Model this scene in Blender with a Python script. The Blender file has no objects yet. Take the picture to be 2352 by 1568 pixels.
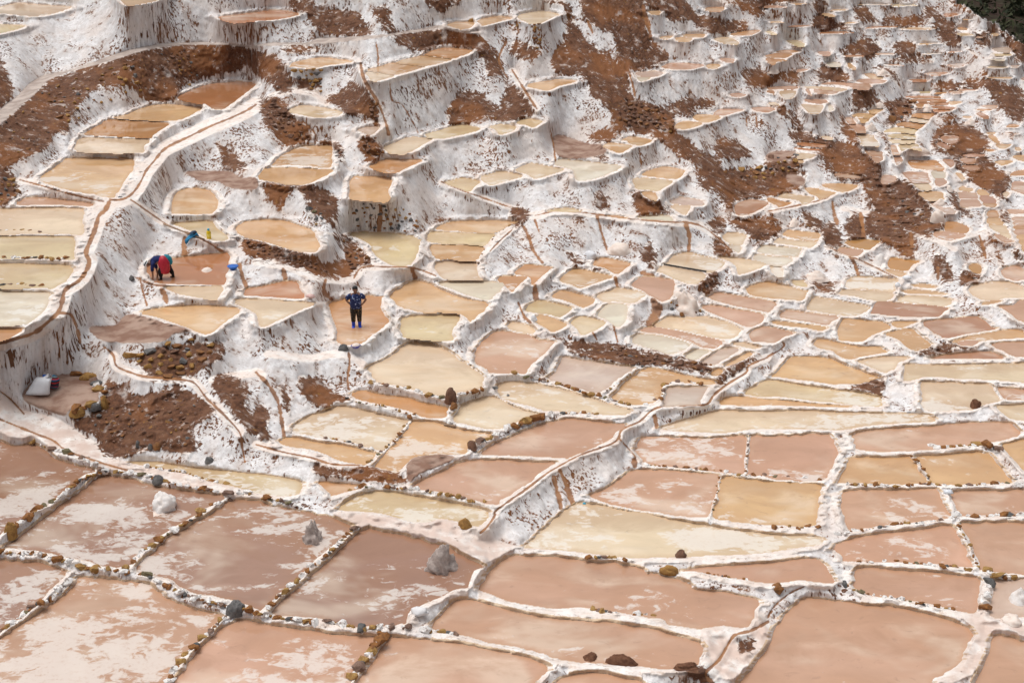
import bpy, math, random, re
import numpy as np

# ------------------------------------------------------------------ camera, light, exposure
scene = bpy.context.scene
LENS, PITCH = 50.0, math.radians(22.5)
CAM_Z = 21.0                       # eye height above the z = 0 level of the lowest near ponds
F = 1024 * LENS / 36.0
CU, CV = 512.0, 341.0
cam_data = bpy.data.cameras.new('camera')
cam_data.lens = LENS; cam_data.sensor_width = 36; cam_data.clip_start = 0.5; cam_data.clip_end = 5000
cam = bpy.data.objects.new('camera', cam_data)
scene.collection.objects.link(cam)
cam.location = (0, 0, CAM_Z)
cam.rotation_euler = (math.radians(90) - PITCH, 0, 0)
scene.camera = cam

SUN_EL, SUN_AZ = math.radians(74), math.radians(-70)
world = bpy.data.worlds.new('World'); scene.world = world
world.use_nodes = True
nt = world.node_tree; nt.nodes.clear()
wo = nt.nodes.new('ShaderNodeOutputWorld'); wb = nt.nodes.new('ShaderNodeBackground')
sky = nt.nodes.new('ShaderNodeTexSky'); sky.sky_type = 'NISHITA'; sky.sun_disc = False
sky.sun_elevation = SUN_EL; sky.sun_rotation = SUN_AZ
sky.dust_density = 8.0; sky.air_density = 1.0; sky.ozone_density = 1.0
hsv = nt.nodes.new('ShaderNodeHueSaturation'); hsv.inputs['Saturation'].default_value = 0.28
nt.links.new(sky.outputs[0], hsv.inputs['Color']); nt.links.new(hsv.outputs[0], wb.inputs[0])
wb.inputs[1].default_value = 0.115
nt.links.new(wb.outputs[0], wo.inputs[0])
sun_l = bpy.data.lights.new('sun', 'SUN'); sun_l.energy = 0.95; sun_l.angle = math.radians(40)
sun_l.color = (1.0, 0.97, 0.93)
sun = bpy.data.objects.new('sun', sun_l); scene.collection.objects.link(sun)
sun.rotation_euler = (math.radians(90) - SUN_EL, 0, math.radians(180) - SUN_AZ)
vs = scene.view_settings
vs.view_transform = 'Standard'; vs.look = 'None'; vs.exposure = 0.0; vs.gamma = 1.0
vs.use_curve_mapping = False
C = scene.collection
RNG = random.Random(7)
NR = np.random.RandomState(7)

# ------------------------------------------------------------------ traced ground plan (survey of pond outlines)
PONDS = """cr2|narrow cream salt pond on the highest terrace, above the tallest white wall|-163,82 0,65 163,27 436,46 708,65 621,109 501,142 370,163 261,158 0,133 -163,128
yl1|small yellowish salt pond under the narrow cream one, atop the tallest white wall|-163,242 0,240 142,248 261,256 131,305 0,332 -163,354
oc1|tan sliver of a salt pond cut by the upper edge, between two tall white walls|1198,-65 1633,-65 1579,0 1448,33 1307,52 1252,44 1209,0
rd1|reddish salt pond on a white walled terrace just above the bend of the grey path|2178,169 2341,147 2560,118 2700,100 2842,103 2994,136 2929,163 2755,196 2560,209 2341,231 2243,207
rd2|orange brown salt pond with streaky reflections, right under the brown slope below the grey path|1764,980 1851,926 2014,860 2243,822 2450,811 2548,833 2537,871 2374,991 2243,1083 2134,1089 2069,1045 1938,1024
oc1|orange salt pond in the upper half of a curved terrace, above a thin stone line|1132,1171 1263,1143 1448,1067 1612,1040 1851,1051 2025,1073 1960,1122 1851,1176 1731,1206 1524,1201 1307,1189
or1|orange salt pond in the lower half of the curved terrace, below the thin stone line|844,1339 980,1252 1100,1192 1307,1203 1524,1216 1699,1236 1568,1318 1503,1377 1350,1370 1198,1361 1024,1354
cr3|narrow tan and cream salt pond between two white dikes, next below the curved orange pair|740,1470 773,1405 838,1374 1089,1383 1481,1399 1437,1459 1426,1519 1089,1530 926,1524 784,1514
oc5|large tan salt pond with a milky corner beside the brown water channel|403,1786 566,1655 697,1584 1089,1579 1334,1584 1323,1699 1252,1808 1176,1916 1100,1976 947,1944 762,1911 566,1867
pk1|thin pinkish sliver of a salt pond under a dike at the brown bank's foot|152,2045 218,1996 316,1969 490,1980 653,1996 915,2032 904,2061 762,2051 544,2045 359,2047
cr2|wide cream and tan salt pond, topmost of the four stone-edged ponds beside the brown channel|-163,2089 0,2086 436,2078 762,2078 849,2110 828,2198 838,2274 822,2345 653,2336 327,2334 -163,2326
yl1|yellow salt pond, second from the top of the four stone-edged ponds beside the brown channel|-163,2366 0,2363 381,2361 697,2366 751,2404 751,2470 740,2557 751,2579 697,2595 436,2579 -163,2568
yl2|tan salt pond, third from the top of the four stone-edged ponds beside the brown channel|-163,2649 327,2642 653,2649 730,2688 697,2775 610,2840 512,2889 414,2873 -163,2862
wh3|pale milky salt pond, lowest of the four stone-edged ponds beside the brown channel|-163,2927 218,2922 479,2922 495,2976 457,3080 359,3178 261,3237 109,3248 -163,3232
or1|small orange salt pond corner beside the brown channel, under the pale milky pond|-163,3286 0,3286 218,3286 142,3352 0,3406 -163,3450
oc3|rounded tan salt pond ringed by thick white salt, uphill of the yellow bottle|1715,2127 1720,2023 1775,1914 1873,1882 2014,1887 2123,1925 2183,2023 2134,2121 2014,2138 1742,2135
yl0|greenish yellow salt pond with the yellow bottle standing on its edge|1720,2236 1851,2219 2102,2212 2178,2285 2276,2366 2254,2399 2123,2396 1960,2328 1797,2263
rd0|rippled red brown salt pond in which the stooping person works|1699,2579 1906,2562 2265,2524 2292,2611 2281,2720 2232,2840 2069,2842 1786,2840 1579,2829 1524,2796 1470,2688 1546,2590
cr2|small cream salt pond directly below the stooping person's pond|1666,2867 1960,2862 2221,2862 2210,2927 2167,2998 2047,2982 1851,2949 1753,2927
oc3|peach coloured salt pond behind the brown earth platform with the stone wall|1416,3134 1481,3096 1742,3063 2014,3052 2287,3069 2406,3101 2341,3156 2232,3232 2102,3330 2004,3330 1851,3265 1633,3188 1470,3145
rd0|small red brown salt pond just uphill of the pale pond beside the standing woman|2439,2949 2466,2889 2613,2862 2831,2813 2962,2818 3005,2894 3049,2976 2831,2976 2560,2956
cr4|pale pink and cream salt pond on the white walled terrace beside the standing woman|2352,3031 2396,2992 2560,2990 2940,3014 3136,3034 3049,3080 2940,3123 2853,3167 2755,3216 2646,3265 2602,3259 2581,3210 2548,3123
oc1|orange salt pond below a small row of stones, above the brown streaked wall|2582,1778 2625,1702 2712,1679 2996,1681 3311,1699 3311,1724 3213,1773 3083,1836 2919,1844 2778,1827 2636,1800
oc2|squarish tan salt pond high on a white wall from which rusty streaks run down|3496,1925 3518,1773 3649,1764 3905,1784 3888,1904 3878,2012 3649,2002 3507,1985
oc1|large oval orange salt pond above a dark brown earth bank|2364,2274 2429,2225 2560,2200 2691,2195 2887,2219 3050,2274 3143,2334 3189,2437 3159,2515 2996,2513 2832,2470 2625,2410 2451,2372 2375,2323
yl3|large rounded olive tan salt pond with wall reflections, just past the dark brown bank|3475,2339 3594,2319 3812,2326 4030,2345 4172,2383 4199,2426 4172,2546 4139,2611 4084,2649 3921,2649 3790,2579 3725,2513 3703,2448 3594,2383 3496,2350
oc1|tan salt pond, topmost of four stacked in a strip below a tall streaked wall|4346,2285 4455,2230 4574,2211 4847,2208 5120,2211 5184,2217 5097,2252 4956,2323 4738,2317 4520,2304
yl1|olive yellow salt pond, second of the strip of four below the tall streaked wall|4270,2366 4291,2328 4357,2315 4629,2328 4934,2339 4890,2404 4847,2448 4629,2437 4313,2421
oc2|tan salt pond, third of the strip of four below the tall streaked wall|4308,2448 4520,2448 4825,2461 4803,2546 4749,2606 4585,2598 4476,2579 4389,2590 4324,2546
cr2|cream salt pond, lowest of the strip of four below the tall streaked wall|4346,2655 4389,2622 4574,2613 4754,2624 4770,2698 4792,2764 4814,2796 4574,2794 4433,2780 4368,2709
oc3|large tan kite-shaped salt pond just uphill and beside the standing woman|3905,2954 3976,2894 4106,2818 4172,2802 4280,2829 4411,2894 4574,2960 4738,3003 4868,3025 4858,3090 4738,3188 4705,3216 4607,3134 4411,3123 4248,3123 4084,3090 3965,3036
wh2|pale green grey wedge of a salt pond edging the large kite-shaped pond|4389,2829 4629,2816 4901,2818 5026,2829 5010,2894 4934,2960 4890,2998 4738,2965 4574,2905
or1|rippled orange salt pond in which the woman in blue boots stands|3290,3031 3431,2992 3540,2971 3649,2954 3790,2960 3818,2987 3812,3090 3867,3167 3883,3216 3812,3286 3714,3352 3649,3415 3584,3439 3431,3439 3371,3415 3366,3319 3311,3123
yl3|straight-edged pale yellow salt pond below the large kite-shaped pond|4008,3232 4041,3178 4193,3156 4411,3145 4591,3154 4574,3221 4520,3319 4504,3406 4302,3395 4084,3384 4019,3341
yl2|small yellowish salt pond, first of a stepped row of three on scalloped white walls|4444,1827 4520,1800 4607,1778 4716,1792 4803,1816 4738,1871 4694,1914 4596,1882
cr2|small yellowish salt pond, second of the stepped row of three on scalloped white walls|4803,1773 4902,1735 5011,1713 5120,1729 5229,1757 5120,1795 5011,1822 4902,1849
cr2|cream salt pond, third of the stepped row of three on scalloped white walls|5153,1697 5229,1655 5316,1628 5501,1666 5643,1693 5556,1729 5360,1782 5262,1740
wh4|pale milky salt pond brimming over tall scalloped white walls|5550,1642 5588,1595 5773,1606 5991,1628 6209,1661 6122,1718 5948,1782 5828,1806 5762,1795 5730,1708 5664,1675
oc4|tan salt pond with pale streaks, upper of two parted by a small row of stones|2723,1655 2800,1568 2919,1492 3039,1457 3170,1457 3317,1468 3317,1579 3311,1671 3104,1658 2887,1648
cr3|small oval salt pond on a round white bastion beside a clod of brown earth|2887,1105 2941,1073 3028,1051 3213,1073 3366,1100 3431,1127 3366,1154 3213,1174 3104,1165 2974,1138 2908,1122
oc2|tan salt pond brimming at the top of a white bastion with yellow stones|2898,659 2930,626 3083,588 3213,575 3377,588 3529,610 3431,632 3268,653 3126,686 3039,675 2919,664
or1|orange salt pond, uppermost of three on the broad smooth white wall|4237,539 4411,477 4553,479 4711,495 4705,523 4607,561 4542,583 4411,566 4259,547
oc2|tan salt pond, middle of three on the broad smooth white wall|3965,621 4106,577 4226,555 4411,577 4520,593 4411,626 4270,659 4172,648
oc2|salt pond with dark far edge, lower of three on the broad smooth white wall|3671,697 3790,664 3921,626 4084,645 4237,666 4193,686 4063,724 3943,744 3812,721
cr2|small cream end pond at the low corner of the broad smooth white wall|3660,713 3790,727 3943,751 3888,779 3736,811 3692,773
cr3|tan and cream salt pond below the broad wall, beside a dark earth mound|3834,1470 3910,1437 4063,1377 4161,1367 4324,1388 4259,1426 4172,1481 4084,1524 4008,1546 3867,1514
yl3|yellowish salt pond at the foot of the broad white slope|4253,1345 4411,1296 4520,1258 4629,1247 4803,1279 4738,1318 4574,1356 4389,1388
yl3||4890,1269 4988,1241 5108,1250 5162,1269 5120,1312 4999,1345 4956,1296
or1|small orange salt pond tucked under the speckled white wall, above the squarish tan pond|3682,1666 3758,1633 3845,1590 4084,1595 4226,1601 4139,1644 4008,1707 3965,1723 3812,1717
oc1||4466,245 4553,218 4738,218 4716,272 4607,289 4520,267
oc2||4781,201 4901,169 5021,158 5120,180 5010,212 4836,256 4803,234
gr1||3573,1296 3649,1269 3758,1263 3790,1285 3714,1345 3627,1323
mb5|mottled pinkish salt pond behind a dike of rust coloured stones, under the white sack's platform|-163,4477 163,4449 327,4444 457,4504 577,4596 762,4651 947,4684 947,4711 849,4738 740,4820 621,4918 479,5037 327,5103 240,5168 109,5244 -22,5364 -163,5484
mb5|mottled salmon salt pond holding the round white salt mound|1045,4749 1198,4765 1339,4789 1524,4852 1742,4890 1960,4918 2243,4961 2178,5016 2047,5081 1960,5141 1699,5288 1524,5429 1361,5549 1274,5653 1034,5647 762,5582 610,5560 468,5517 272,5489 65,5473 33,5462 218,5342 457,5168 610,5048 762,4929 926,4809
mb5|mottled salmon salt pond holding the small grey salt lump, between two diagonal stone dikes|2299,5000 2560,5011 2778,5068 3039,5115 3300,5169 3507,5256 3496,5300 3409,5376 3268,5501 3104,5643 2996,5773 2865,5860 2745,5969 2625,6084 2527,6067 2397,6013 2114,5958 1852,5882 1700,5784 1526,5752 1351,5692 1449,5577 1547,5512 1634,5414 1852,5272 2081,5153 2190,5087
mb4|brown pink salt pond holding the pointed grey boulder|3660,5283 3780,5311 3976,5338 4193,5392 4357,5436 4520,5490 4629,5556 4825,5654 4749,5697 4694,5817 4662,5871 4574,5882 4411,5958 4259,6024 4128,6078 4074,6154 4052,6231 3867,6252 3540,6252 3322,6220 3213,6176 2887,6154 2723,6116 2832,5991 2996,5860 3104,5762 3257,5643 3388,5501 3518,5381
mb6|whitish veiled salt pond cut by the frame, below the mottled pinkish pond's stone dike|-163,5583 0,5594 218,5610 468,5643 610,5686 664,5730 610,5795 523,5871 436,5969 305,6067 218,6165 54,6274 -22,6340 -163,6459
pk6|big salt pond half covered by a white veil, enclosed by two dikes of half-buried stones|784,5773 926,5773 1089,5795 1307,5817 1492,5850 1612,5926 1699,5991 1851,6056 2014,6105 2221,6154 2123,6252 2058,6329 1982,6405 1906,6481 1829,6568 1742,6666 1666,6775 1601,6906 1416,7080 -163,7080 -163,6492 0,6383 163,6274 305,6176 457,6078 610,5969 751,5839
pk4|salmon salt pond at the lower frame edge, before the slanting grey-green stone row|2429,6193 2560,6214 2778,6258 3104,6301 3322,6340 3540,6356 3780,6372 3714,6459 3649,6568 3573,6677 3507,6819 3431,7080 1580,7080 1732,6827 1863,6666 1950,6536 2070,6405 2201,6296 2342,6214
pk3|peach salt pond with a pale veil, just past the slanting grey-green stone row|3899,6367 4194,6389 4467,6416 4739,6459 4957,6503 5120,6536 5283,6574 5414,6628 5485,6672 5447,6732 5360,6819 5316,7080 3432,7080 3541,6862 3606,6753 3694,6666 3759,6557 3846,6427
pk1|long salmon salt pond behind the clods of brown earth near the lower frame edge|4324,6274 4390,6165 4478,6067 4576,6002 4695,5991 4902,6046 5120,6105 5338,6154 5556,6182 5882,6209 6100,6220 6318,6258 6536,6285 6699,6340 6862,6383 6993,6427 7031,6492 7004,6568 6971,6644 6862,6655 6688,6688 6372,6655 6209,6644 5948,6623 5773,6612 5556,6579 5425,6530 5229,6476 5120,6454 4902,6421 4684,6361 4467,6312
pk2|wide salmon salt pond with a flat rust stone at its upper edge|5109,5556 5283,5561 5501,5561 5664,5577 5882,5610 6100,5626 6318,5654 6438,5697 6459,5730 6568,5735 6666,5762 6808,5795 6906,5844 6928,5882 7080,5904 7243,5915 7407,5953 7548,5980 7586,6024 7537,6133 7505,6242 7407,6269 7189,6247 7004,6280 6862,6263 6688,6242 6634,6187 6481,6165 6318,6138 6154,6111 5991,6089 5773,6067 5556,6078 5338,6051 5120,6013 5011,5980 4902,5931 4793,5893 4804,5839 4880,5730 4978,5632
pk2|sliver of a salmon salt pond at the lower frame edge under a curved white dike|5556,6827 5664,6764 5795,6732 5948,6721 6100,6742 6263,6786 6427,6827 6427,7080 5447,7080
cr6|large cream salt pond with a white swirl at the foot of the channel-topped white wall|5240,5468 5338,5381 5414,5305 5490,5240 5599,5131 5686,5076 5795,5022 5882,5033 6046,5055 6209,5098 6427,5125 6644,5174 6862,5218 7080,5251 7298,5294 7516,5316 7680,5338 7902,5354 8114,5360 8212,5381 8235,5405 8191,5441 8006,5468 7788,5501 7624,5523 7298,5545 7134,5545 6862,5566 6514,5572 6318,5577 6154,5556 5937,5534 5686,5501 5501,5490 5360,5474
pk1|narrow pink salt pond wedged between two dikes just past the flat rust stone|6753,5713 7026,5670 7407,5643 7733,5621 7951,5590 8158,5583 8223,5621 8289,5708 8332,5773 8332,5822 8191,5817 8006,5795 7886,5811 7680,5822 7461,5795 7243,5762 7080,5730 6917,5703
pk3|salmon salt pond with slanted sides inside dikes set with evenly spaced stones|8333,5468 8399,5425 8606,5365 8878,5327 9204,5289 9422,5256 9520,5262 9564,5327 9629,5436 9673,5534 9716,5632 9716,5664 9531,5654 9368,5632 9150,5621 8932,5615 8714,5615 8584,5605 8442,5610 8410,5556 8355,5501
pk2|pink salt pond cut by the frame side, past a slanting dike of small round lumps|9607,5234 9858,5223 10240,5223 10402,5229 10402,5752 10240,5741 10021,5719 9880,5708 9803,5686 9792,5632 9749,5534 9705,5414 9640,5305
pk4|pink salt pond with grey veils, next above the biggest smooth peach pond|8551,5708 8606,5675 8769,5675 8932,5697 9150,5708 9368,5719 9586,5752 9792,5784 9792,5882 9782,5991 9760,6116 9586,6100 9368,6046 9150,6002 8965,5969 8769,5958 8606,5904 8540,5860 8546,5773
gr1|dry grey pink basin with a white salt mound, cut by the frame side|9945,5795 10076,5795 10240,5784 10402,5784 10402,6187 10240,6165 10021,6176 9901,6144 9901,6046 9934,5915
pk2|biggest smooth peach salt pond in the lower corner, inside a thick rounded dike|7680,6470 7724,6340 7778,6242 7854,6133 7963,6035 8072,5980 8224,5986 8442,6013 8660,6046 8878,6062 9150,6111 9368,6165 9586,6231 9705,6296 9727,6350 9673,6448 9629,6546 9575,6644 9422,6742 9313,6808 9259,7080 7353,7080 7419,6797 7549,6644
pk2|pink salt pond corner at the bottom frame corner, past the thick white dike|9912,6394 9967,6350 10076,6361 10240,6416 10402,6459 10402,7080 9640,7080 9749,6819 9825,6677 9869,6568 9901,6481
cr3|large cream salt pond shaped like a blunt triangle, below the straight-edged pale yellow pond|3682,3676 3714,3731 3714,3753 3758,3802 3812,3829 3976,3851 4193,3910 4389,3959 4455,3970 4574,3938 4694,3905 4803,3883 4830,3818 4825,3753 4738,3698 4705,3665 4574,3578 4466,3502 4346,3442 4193,3420 4084,3426 4008,3469 3954,3524 3812,3611
or1|narrow orange salt pond along the stone edge of the blunt triangular cream pond|3529,3927 3649,3905 3790,3938 3976,3959 4106,3981 4193,4014 4455,4068 4476,4112 4444,4177 4237,4166 4161,4134 4030,4090 3845,4047 3649,4008 3540,3970
cr5|cream and tan four-sided salt pond at the foot of the brown streaked bank|2930,4275 3017,4199 3170,4134 3344,4068 3431,4063 3594,4090 3758,4134 3954,4177 4074,4210 4030,4275 3965,4351 3910,4428 3856,4482 3801,4498 3649,4460 3496,4411 3322,4384 3213,4373 3028,4335 2941,4313
oc4|narrow peach salt pond under the four-sided cream pond, above a rusty channel|2800,4406 2887,4373 2996,4384 3170,4417 3431,4449 3649,4504 3769,4537 3692,4613 3649,4635 3518,4624 3366,4591 3257,4537 3104,4488 2919,4466 2810,4433
oc5|peach and white salt pond past the slanting stone dike of the four-sided cream pond|4128,4221 4302,4215 4455,4253 4574,4286 4792,4319 4912,4341 4890,4384 4792,4406 4694,4460 4662,4515 4629,4537 4466,4537 4302,4542 4139,4569 4084,4613 4008,4689 3965,4722 3867,4700 3758,4667 3769,4624 3845,4537 3932,4449 3997,4384 4074,4286
cr4|cream rounded salt pond beside the upright dark block on the dike|4596,4057 4683,4025 4803,3981 4912,3965 5021,4008 5120,4057 5228,4101 5380,4139 5260,4177 5120,4237 5021,4286 4847,4281 4683,4243 4531,4204 4574,4123
pk2|wide salmon salt pond with a tan inner edge, uphill of the white channel-topped wall|4804,4537 4848,4493 4957,4428 5120,4362 5338,4264 5501,4215 5719,4188 5937,4210 6100,4226 6252,4248 6165,4319 6100,4384 5991,4449 5860,4504 5730,4558 5664,4580 5501,4569 5338,4558 5120,4553 4957,4547
pk3|large salmon salt pond against the channel-topped white wall, next to a flat white salt ledge|4118,4869 4303,4760 4467,4689 4597,4624 4739,4602 4957,4596 5120,4602 5338,4618 5556,4618 5479,4667 5392,4733 5305,4809 5229,4863 5120,4929 5011,4994 4957,5037 4739,4994 4576,4945 4358,4907
yl5|long pale yellow and white salt pond curving under the brown slope|1285,4618 1416,4611 1579,4618 1851,4662 2178,4698 2560,4735 2777,4763 2940,4796 3023,4833 3005,4907 2962,4939 2831,4956 2560,4923 2352,4863 2178,4825 2047,4792 1960,4749 1797,4700 1612,4678 1470,4656
or1|small orange salt pond in the hollow between the salt-crusted rusty ridge and a curved dike|3181,4820 3322,4820 3594,4852 3573,4885 3486,4907 3322,4950 3300,4929 3235,4874
yl5|pale yellow crescent salt pond behind the smooth white salt hump|3388,5092 3431,5037 3540,4972 3649,4934 3812,4912 3976,4923 4193,4967 4411,5005 4629,5048 4792,5081 4901,5130 4858,5201 4781,5255 4694,5244 4542,5201 4389,5179 4280,5217 4139,5212 3954,5168 3812,5125 3594,5108
pk2|pink salt pond beside a thick slanting white wall, uphill of the cream strip|4814,3426 4935,3322 5120,3322 5251,3344 5403,3393 5539,3420 5436,3535 5349,3611 5283,3676 5251,3731 5120,3725 4913,3725 4848,3676 4750,3622 4761,3491
gr2|greyish pink drying salt pond at the foot of the thick slanting white wall|5479,3785 5556,3709 5599,3622 5643,3567 5773,3589 5882,3606 6013,3622 6154,3644 6296,3665 6329,3682 6263,3731 6165,3796 6100,3861 6046,3894 5948,3927 5795,3883 5664,3856 5588,3818
oc3|peach salt pond with a notched corner of ochre stones|6111,3970 6187,3905 6209,3851 6318,3774 6427,3698 6514,3676 6699,3704 6862,3753 7026,3785 7156,3807 7113,3840 6917,3829 6732,3807 6699,3829 6634,3851 6612,3927 6579,3992 6470,4036 6318,4041 6198,4008
gr2|small greyish salt pond inside the corner of ochre stones|6677,3872 6862,3872 7069,3861 7047,3916 7004,4003 6993,4036 6819,4047 6644,4057 6655,3959
cr5|long cream strip of a salt pond under a dike of rust stones|4978,3851 5120,3812 5283,3829 5479,3861 5697,3916 5882,3970 6046,4025 6209,4079 6307,4106 6274,4134 6100,4145 5828,4123 5610,4112 5447,4101 5338,4068 5120,4008 5000,3959
pk6|four-sided salt pond, half pink and half white, past the channel-topped wall|6361,4482 6383,4417 6416,4373 6536,4357 6753,4368 7080,4379 7298,4362 7461,4362 7450,4504 7439,4613 7439,4733 7298,4727 7167,4711 6971,4689 6753,4667 6590,4651 6481,4635 6427,4591 6350,4504
pk1|plain pink four-sided salt pond past a thin upright line of stones|7506,4362 7680,4360 7952,4346 8170,4341 8301,4362 8355,4449 8377,4547 8333,4635 8290,4722 8224,4798 8007,4798 7789,4792 7626,4754 7484,4749 7473,4667 7500,4504
pk4|peach salt pond at the base of the channel-topped white wall, below the pink-to-white pond|5904,4950 6046,4885 6209,4776 6307,4711 6481,4689 6753,4705 6971,4727 7178,4752 7167,4885 7134,4994 7102,5081 7080,5157 6971,5163 6808,5152 6644,5130 6427,5097 6263,5070 6100,5037 5991,4994
oc3|peach salt pond with a fine white speckle, below the plain pink four-sided pond|7222,4771 7461,4789 7680,4807 7951,4825 8196,4841 8196,4939 8185,5048 8158,5201 8136,5250 7951,5255 7680,5244 7461,5223 7276,5201 7124,5157 7156,5048 7189,4929
cr5|very long cream and white salt pond running between two thin dikes across the slope|6612,4275 6753,4226 6917,4177 7134,4112 7298,4106 7680,4112 8006,4103 8332,4117 8659,4128 8986,4128 9203,4139 9301,4150 9345,4208 9094,4221 8768,4243 8604,4264 8387,4297 8169,4286 7897,4281 7680,4286 7516,4286 7298,4319 7026,4319 6808,4308 6666,4292
oc1||7200,4036 7232,3981 7385,3959 7624,3987 7842,4003 8169,4036 8604,4066 8387,4068 8060,4057 7680,4047 7461,4057 7298,4041
yl3|yellow tan salt pond under a dark brown bank, meeting the tall white bastion|7440,3927 7571,3851 7680,3798 7843,3816 8061,3853 8333,3892 8551,3919 8714,3949 8812,3981 8807,4057 8714,4057 8551,4047 8333,4019 8170,4008 7952,3981 7789,3959 7626,3965 7517,3949
oc2|smooth orange salt pond enclosed by a curving dike, above the dark brown bank|7702,3758 7789,3698 7865,3600 7952,3567 8116,3562 8279,3578 8388,3622 8551,3687 8714,3742 8802,3769 8747,3785 8660,3818 8551,3834 8388,3837 8279,3831 8116,3805 7952,3788 7789,3763
oc1||8148,3464 8159,3393 8279,3399 8442,3437 8606,3464 8769,3464 8878,3513 8769,3535 8638,3557 8518,3589 8442,3578 8377,3546 8312,3502
cr2|small cream salt pond tucked behind the tall white bastion|8573,3611 8714,3578 8932,3562 9085,3578 8987,3622 8943,3687 8889,3704 8856,3725 8714,3671 8638,3638
db1||9292,3584 9531,3535 9803,3513 9912,3518 10043,3578 9640,3581
pk1||9575,3426 9694,3404 9782,3415 9727,3453 9618,3453
pk1||9923,3437 10076,3415 10240,3415 10348,3426 10348,3567 10240,3567 10130,3557 10021,3502 9945,3469
cr3|long salt pond shading from cream to pink on top of the tall white bastion|9052,3665 9085,3638 9313,3649 9640,3644 9967,3633 10240,3627 10402,3627 10402,3851 10240,3823 10076,3807 9858,3791 9640,3785 9422,3769 9259,3763 9172,3785 9052,3807 9036,3763
cr3|cream and pink salt pond with a jagged salt rim, below the bastion's long pond|9204,3829 9313,3818 9531,3823 9749,3834 9901,3845 9945,3916 9999,4003 9858,4036 9727,4090 9531,4101 9368,4106 9215,4074 9226,3959
pk2||9978,3883 10076,3878 10240,3894 10402,3910 10402,3998 10240,3992 10076,3992 10021,3959
cr4||9967,4057 10076,4052 10240,4041 10402,4036 10402,4221 10240,4199 10097,4177 10010,4112
pk2|wide peach salt pond with a layered tan bank along its far edge|8529,4341 8660,4308 8987,4275 9313,4259 9640,4226 9967,4215 10108,4243 10206,4330 10076,4384 9912,4417 9749,4439 9531,4460 9313,4488 9096,4504 8769,4509 8584,4488 8551,4460 8535,4395
oc2|plain tan salt pond with a stone-set lower dike, below the wide peach pond|8377,4820 8464,4656 8508,4580 8714,4569 8932,4575 9096,4564 9150,4635 9215,4733 9270,4809 9150,4831 8878,4841 8660,4831 8420,4820
oc3|peach salt pond between a dike of round lumps and a thick white dike|9172,4564 9422,4547 9694,4520 9825,4515 9912,4558 9999,4656 10065,4743 10119,4820 9967,4825 9640,4841 9422,4836 9313,4809 9248,4700 9204,4602
oc2||10021,4449 10130,4417 10240,4395 10402,4384 10402,4776 10240,4711 10163,4613 10076,4526
pk3|rosy salt pond with a ragged pale border, near the clear plastic scrap|8431,4918 8606,4896 8878,4896 9150,4890 9357,4885 9400,4972 9466,5081 9520,5168 9466,5179 9204,5212 8878,5244 8660,5277 8491,5299 8442,5157 8410,5070 8420,4994
pk1|brownish pink salt pond cut by the frame side, beside the clear plastic scrap|9520,4929 9749,4901 10021,4907 10402,4890 10402,5135 10076,5146 9749,5152 9607,5146 9553,5048
oc1||6416,1746 6503,1697 6644,1664 6819,1691 6851,1718 6797,1773 6753,1789 6590,1773
cr2||6323,1789 6427,1778 6590,1789 6732,1811 6644,1871 6568,1909 6459,1893 6361,1887 6340,1838
oc1||6416,1920 6546,1925 6568,2002 6481,1974
gr3||6688,2023 6753,1985 6819,1969 7026,2007 7015,2056 6862,2045
cr3||6699,2056 6808,2051 6906,2061 6884,2110 6851,2149 6775,2110
db2||7352,2045 7494,1991 7680,2023 7624,2078 7516,2132 7396,2154 7352,2121
cr3||7222,2377 7265,2328 7363,2328 7461,2350 7439,2404 7418,2448 7298,2432
wh3||7292,2448 7407,2453 7396,2519 7352,2508
yl1||5458,2116 5556,2089 5686,2080 5817,2113 5664,2119 5556,2116
or1||6056,2154 6154,2152 6274,2181 6165,2178
wh3||6383,2170 6536,2154 6677,2154 6732,2208 6590,2198 6448,2187
cr4|cream salt pond at the foot of the tall streaked wall, behind a dark plank|6672,2622 6732,2557 6862,2524 7026,2557 7243,2622 7167,2698 7069,2720 6862,2682 6644,2653
cr3|cream salt pond on the near side of the dark plank, beside a dark earth clod|6568,2709 6634,2666 6862,2693 7058,2737 7004,2807 6960,2840 6862,2829 6742,2786 6644,2731
cr4|cream salt pond on a white walled step, just beyond the dark earth clod|7189,2568 7407,2584 7635,2628 7624,2666 7516,2709 7385,2742 7363,2666 7298,2611
or1|orange salt pond behind the rust brown earthen ridge|5926,2644 5980,2584 6100,2584 6301,2633 6252,2682 6187,2737 6122,2720 6046,2677
oc2|tan salt pond in front of the rust brown earthen ridge|5599,2807 5664,2731 5730,2688 5795,2688 5991,2731 6122,2764 6046,2796 5882,2851 5795,2878 5708,2840
or1|orange salt pond with dark streaky reflections below three rusty runnels|5142,2731 5229,2655 5316,2644 5501,2671 5490,2698 5403,2775 5316,2845 5305,2780 5229,2753
or1||4977,2796 5022,2762 5120,2758 5262,2769 5207,2829 5153,2884 5120,2916 5055,2862
pk2|pink salt pond beside the broad white salt cone|6312,2851 6372,2796 6427,2769 6590,2775 6742,2802 6742,2884 6721,2960 6666,3003 6612,3009 6514,2960 6427,2905
cr2|pale tan salt pond above the rounded milky pond|5969,2949 6100,2905 6165,2878 6318,2900 6459,2938 6394,2992 6318,3031 6154,3009 6024,3009
oc2||5517,2965 5577,2916 5664,2905 5795,2938 5937,2987 5926,3031 5839,3074 5730,3031 5610,2992
yl1||5251,3090 5360,3009 5479,3014 5708,3069 5697,3101 5599,3167 5479,3139 5338,3123
wh3|rounded milky white salt pond beside the ochre salt flow|5975,3150 6046,3058 6154,3031 6263,3047 6274,3101 6252,3210 6176,3270 6100,3221 6046,3183
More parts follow.
